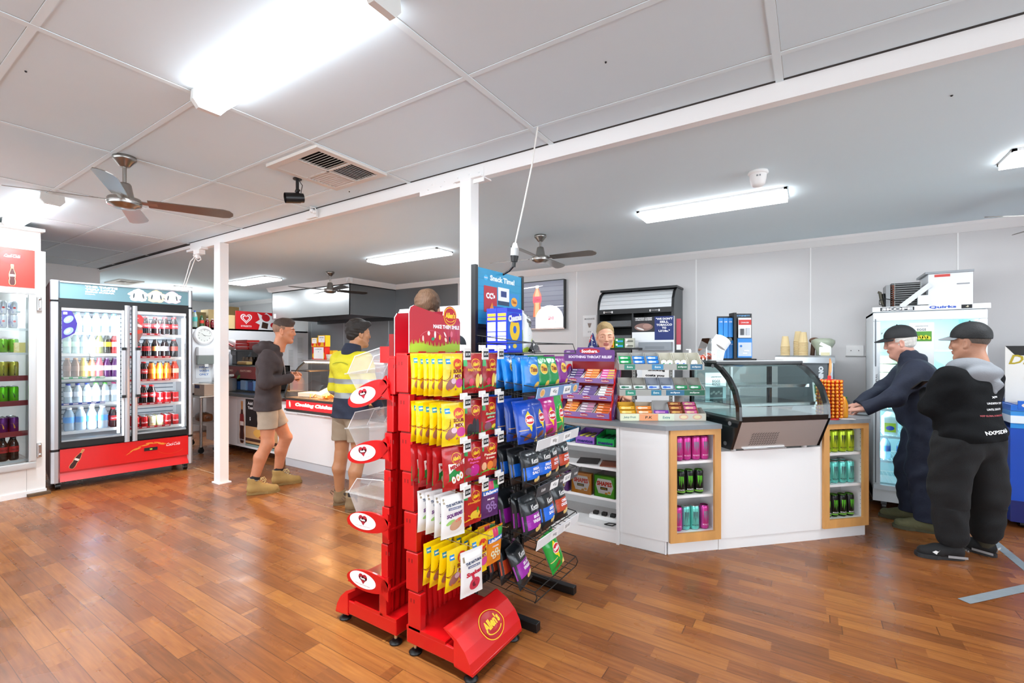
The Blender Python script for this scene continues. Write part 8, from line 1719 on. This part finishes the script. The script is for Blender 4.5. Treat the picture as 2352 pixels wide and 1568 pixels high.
for q, sg in (('L', 1), ('R', -1)):
    S_, E_, W_2 = Vector(J['sh'+q]), Vector(J['el'+q]), Vector(J['wr'+q]); s.cap((S_.x, S_.y-.015*sg, S_.z-.02), E_, .086, .076, k=.05); s.cap(E_, W_2, .072, .052, k=.03, cut=[(tuple(W_2), tuple(W_2-E_))])
s.wrinkle(.0055, seed=12., f=.9); s.plane((0, 0, .80), (-.12, -.06, -1)); hj = garment(t, 'sweatshirt', s, BJ)
s = SDF((-.3, -.3, 1.12), (.16, .14, 1.46), .0045); GH = mt('8a8d92', .85, noise=.08, nscale=12, bump=.2, bscale=150)
s.ell((-.035, -.055, 1.315), (.11, .125, .06), k=.03, rot=(0, 12, 0)); s.ell((-.125, -.06, 1.255), (.06, .13, .08), k=.04, rot=(0, -30, 0)); s.cap((-.15, -.1, 1.19), (-.165, -.08, 1.15), .045, .02, k=.03); s.wrinkle(.006, seed=2., f=1.1); s.ell((-.03, -.055, 1.42), (.08, .076, .1), k=.02, sub=True); garment(t, 'hood', s, GH)
project(t, 'lettering', hj, [('x=', -.06, 1.115, .014, .045, 'e8e8e8', 0), ('UNDEFEATED', -.06, 1.075, .013, .135, 'e8e8e8', 0), ('UNTIL DEATH', -.06, 1.035, .013, .14, 'e8e8e8', 0), ('NXP GLOBAL DOMINATION', -.04, .995, .011, .2, 'a83038', 0), ('NXPSDNA', -.03, .895, .024, .19, 'ececec', 5)], None)
s = SDF((-.4, -.46, .04), (.3, .36, .98), .0055); s.cap((-.05, -.1, .82), (-.05, .04, .82), .125, k=.05); s.ell((-.09, -.03, .8), (.085, .17, .12), k=.05)
for q in 'LR':
    H, K_, A_ = Vector(J['hip'+q]), Vector(J['kn'+q]), Vector(J['an'+q]); s.cap(H-Vector((0, 0, .06)), K_, .13, .108, k=.035); s.cap(K_, (A_.x, A_.y, .17), .105, .088, k=.03); s.cap((A_.x, A_.y, .16), (A_.x, A_.y, .1), .08, .066, k=.02)
s.wrinkle(.006, seed=6., f=.8); s.wrinkle(.006, lo=(-9, -9, .05), hi=(9, 9, .35), seed=3.); s.plane((0, 0, .095), (0, 0, -1)); garment(t, 'tracksuit_trousers', s, BT)
for k_, (hl, te) in enumerate((((-.055, .01), (.07, .25)), ((-.075, -.249), (.14, -.19)))):
    o, M, L = shoe(t, hl, te, 'trainer', mt('101012', .75, bump=.2, bscale=200), mt('2a2b2d', .6), 'shoe'); b = MB()
    for sg in (1, -1):
        MS = M @ Matrix(((sg*-1, 0, 0, 0), (0, 0, sg, sg*.0475), (0, 1, 0, 0), (0, 0, 0, 1)))
        b.quad(-sg*.005 if sg < 0 else -.11, .11 if sg < 0 else -.0, .02, .036, mt('b8bcc0', .35, .5), MS, z=.001)
    MH = M @ Matrix(((0, 0, -1, -.012), (-1, 0, 0, 0), (0, 1, 0, .0), (0, 0, 0, 1))); b.text('PUMA', 0, .065, .016, WHITE, MH, w=.055, z=.004)
    MS = M @ Matrix(((-1, 0, 0, 0), (0, 0, 1, .046), (0, 1, 0, 0), (0, 0, 0, 1))); b.poly([(-.2, .05), (-.18, .062), (-.165, .055), (-.155, .066), (-.17, .045), (-.175, .035)], WHITE, MS, z=.002); b.build('trim', o)
    A_ = Vector(J['an'+'LR'[k_]]); MB().cyl((A_.x, A_.y, .06), (A_.x, A_.y, .12), .045, mt('3a3424', .8), n=18, caps=False).build('sock', t)
hair(t, HM, '5a5048', [((-.016, 0, .036), (.0985, .0775, .089))], [((-.03, 0, -.045), (.5, 0, -1)), ((.02, 0, 0), (1, 0, 0))], noise=.0003)
cap_(t, HM, mt('131415', .65, bump=.3, bscale=150), bill=mt('8f9294', .6), back=True)
t = thing('mobile_phone', 'small phone held by the tracksuit man', 'phone', tuple((T(.83, 4.35, 0) @ RZ(135)) @ Vector((.2, .09, 1.15))), 135); MB().box(-.01, .0, -.03, .03, -.01, .09, BLACK, RY(-50), bev=.003).build('body', t)
WORLD = 3.8; EXPO = 0.5
# ================================================================ world and exposure
w = bpy.data.worlds.new('world'); SC.world = w; w.use_nodes = True
bg = w.node_tree.nodes['Background']; bg.inputs[0].default_value = (.86, .93, 1, 1); bg.inputs[1].default_value = WORLD
vs = SC.view_settings; vs.view_transform = 'Standard'; vs.look = 'None'; vs.gamma = 1; vs.use_curve_mapping = False; vs.exposure = EXPO
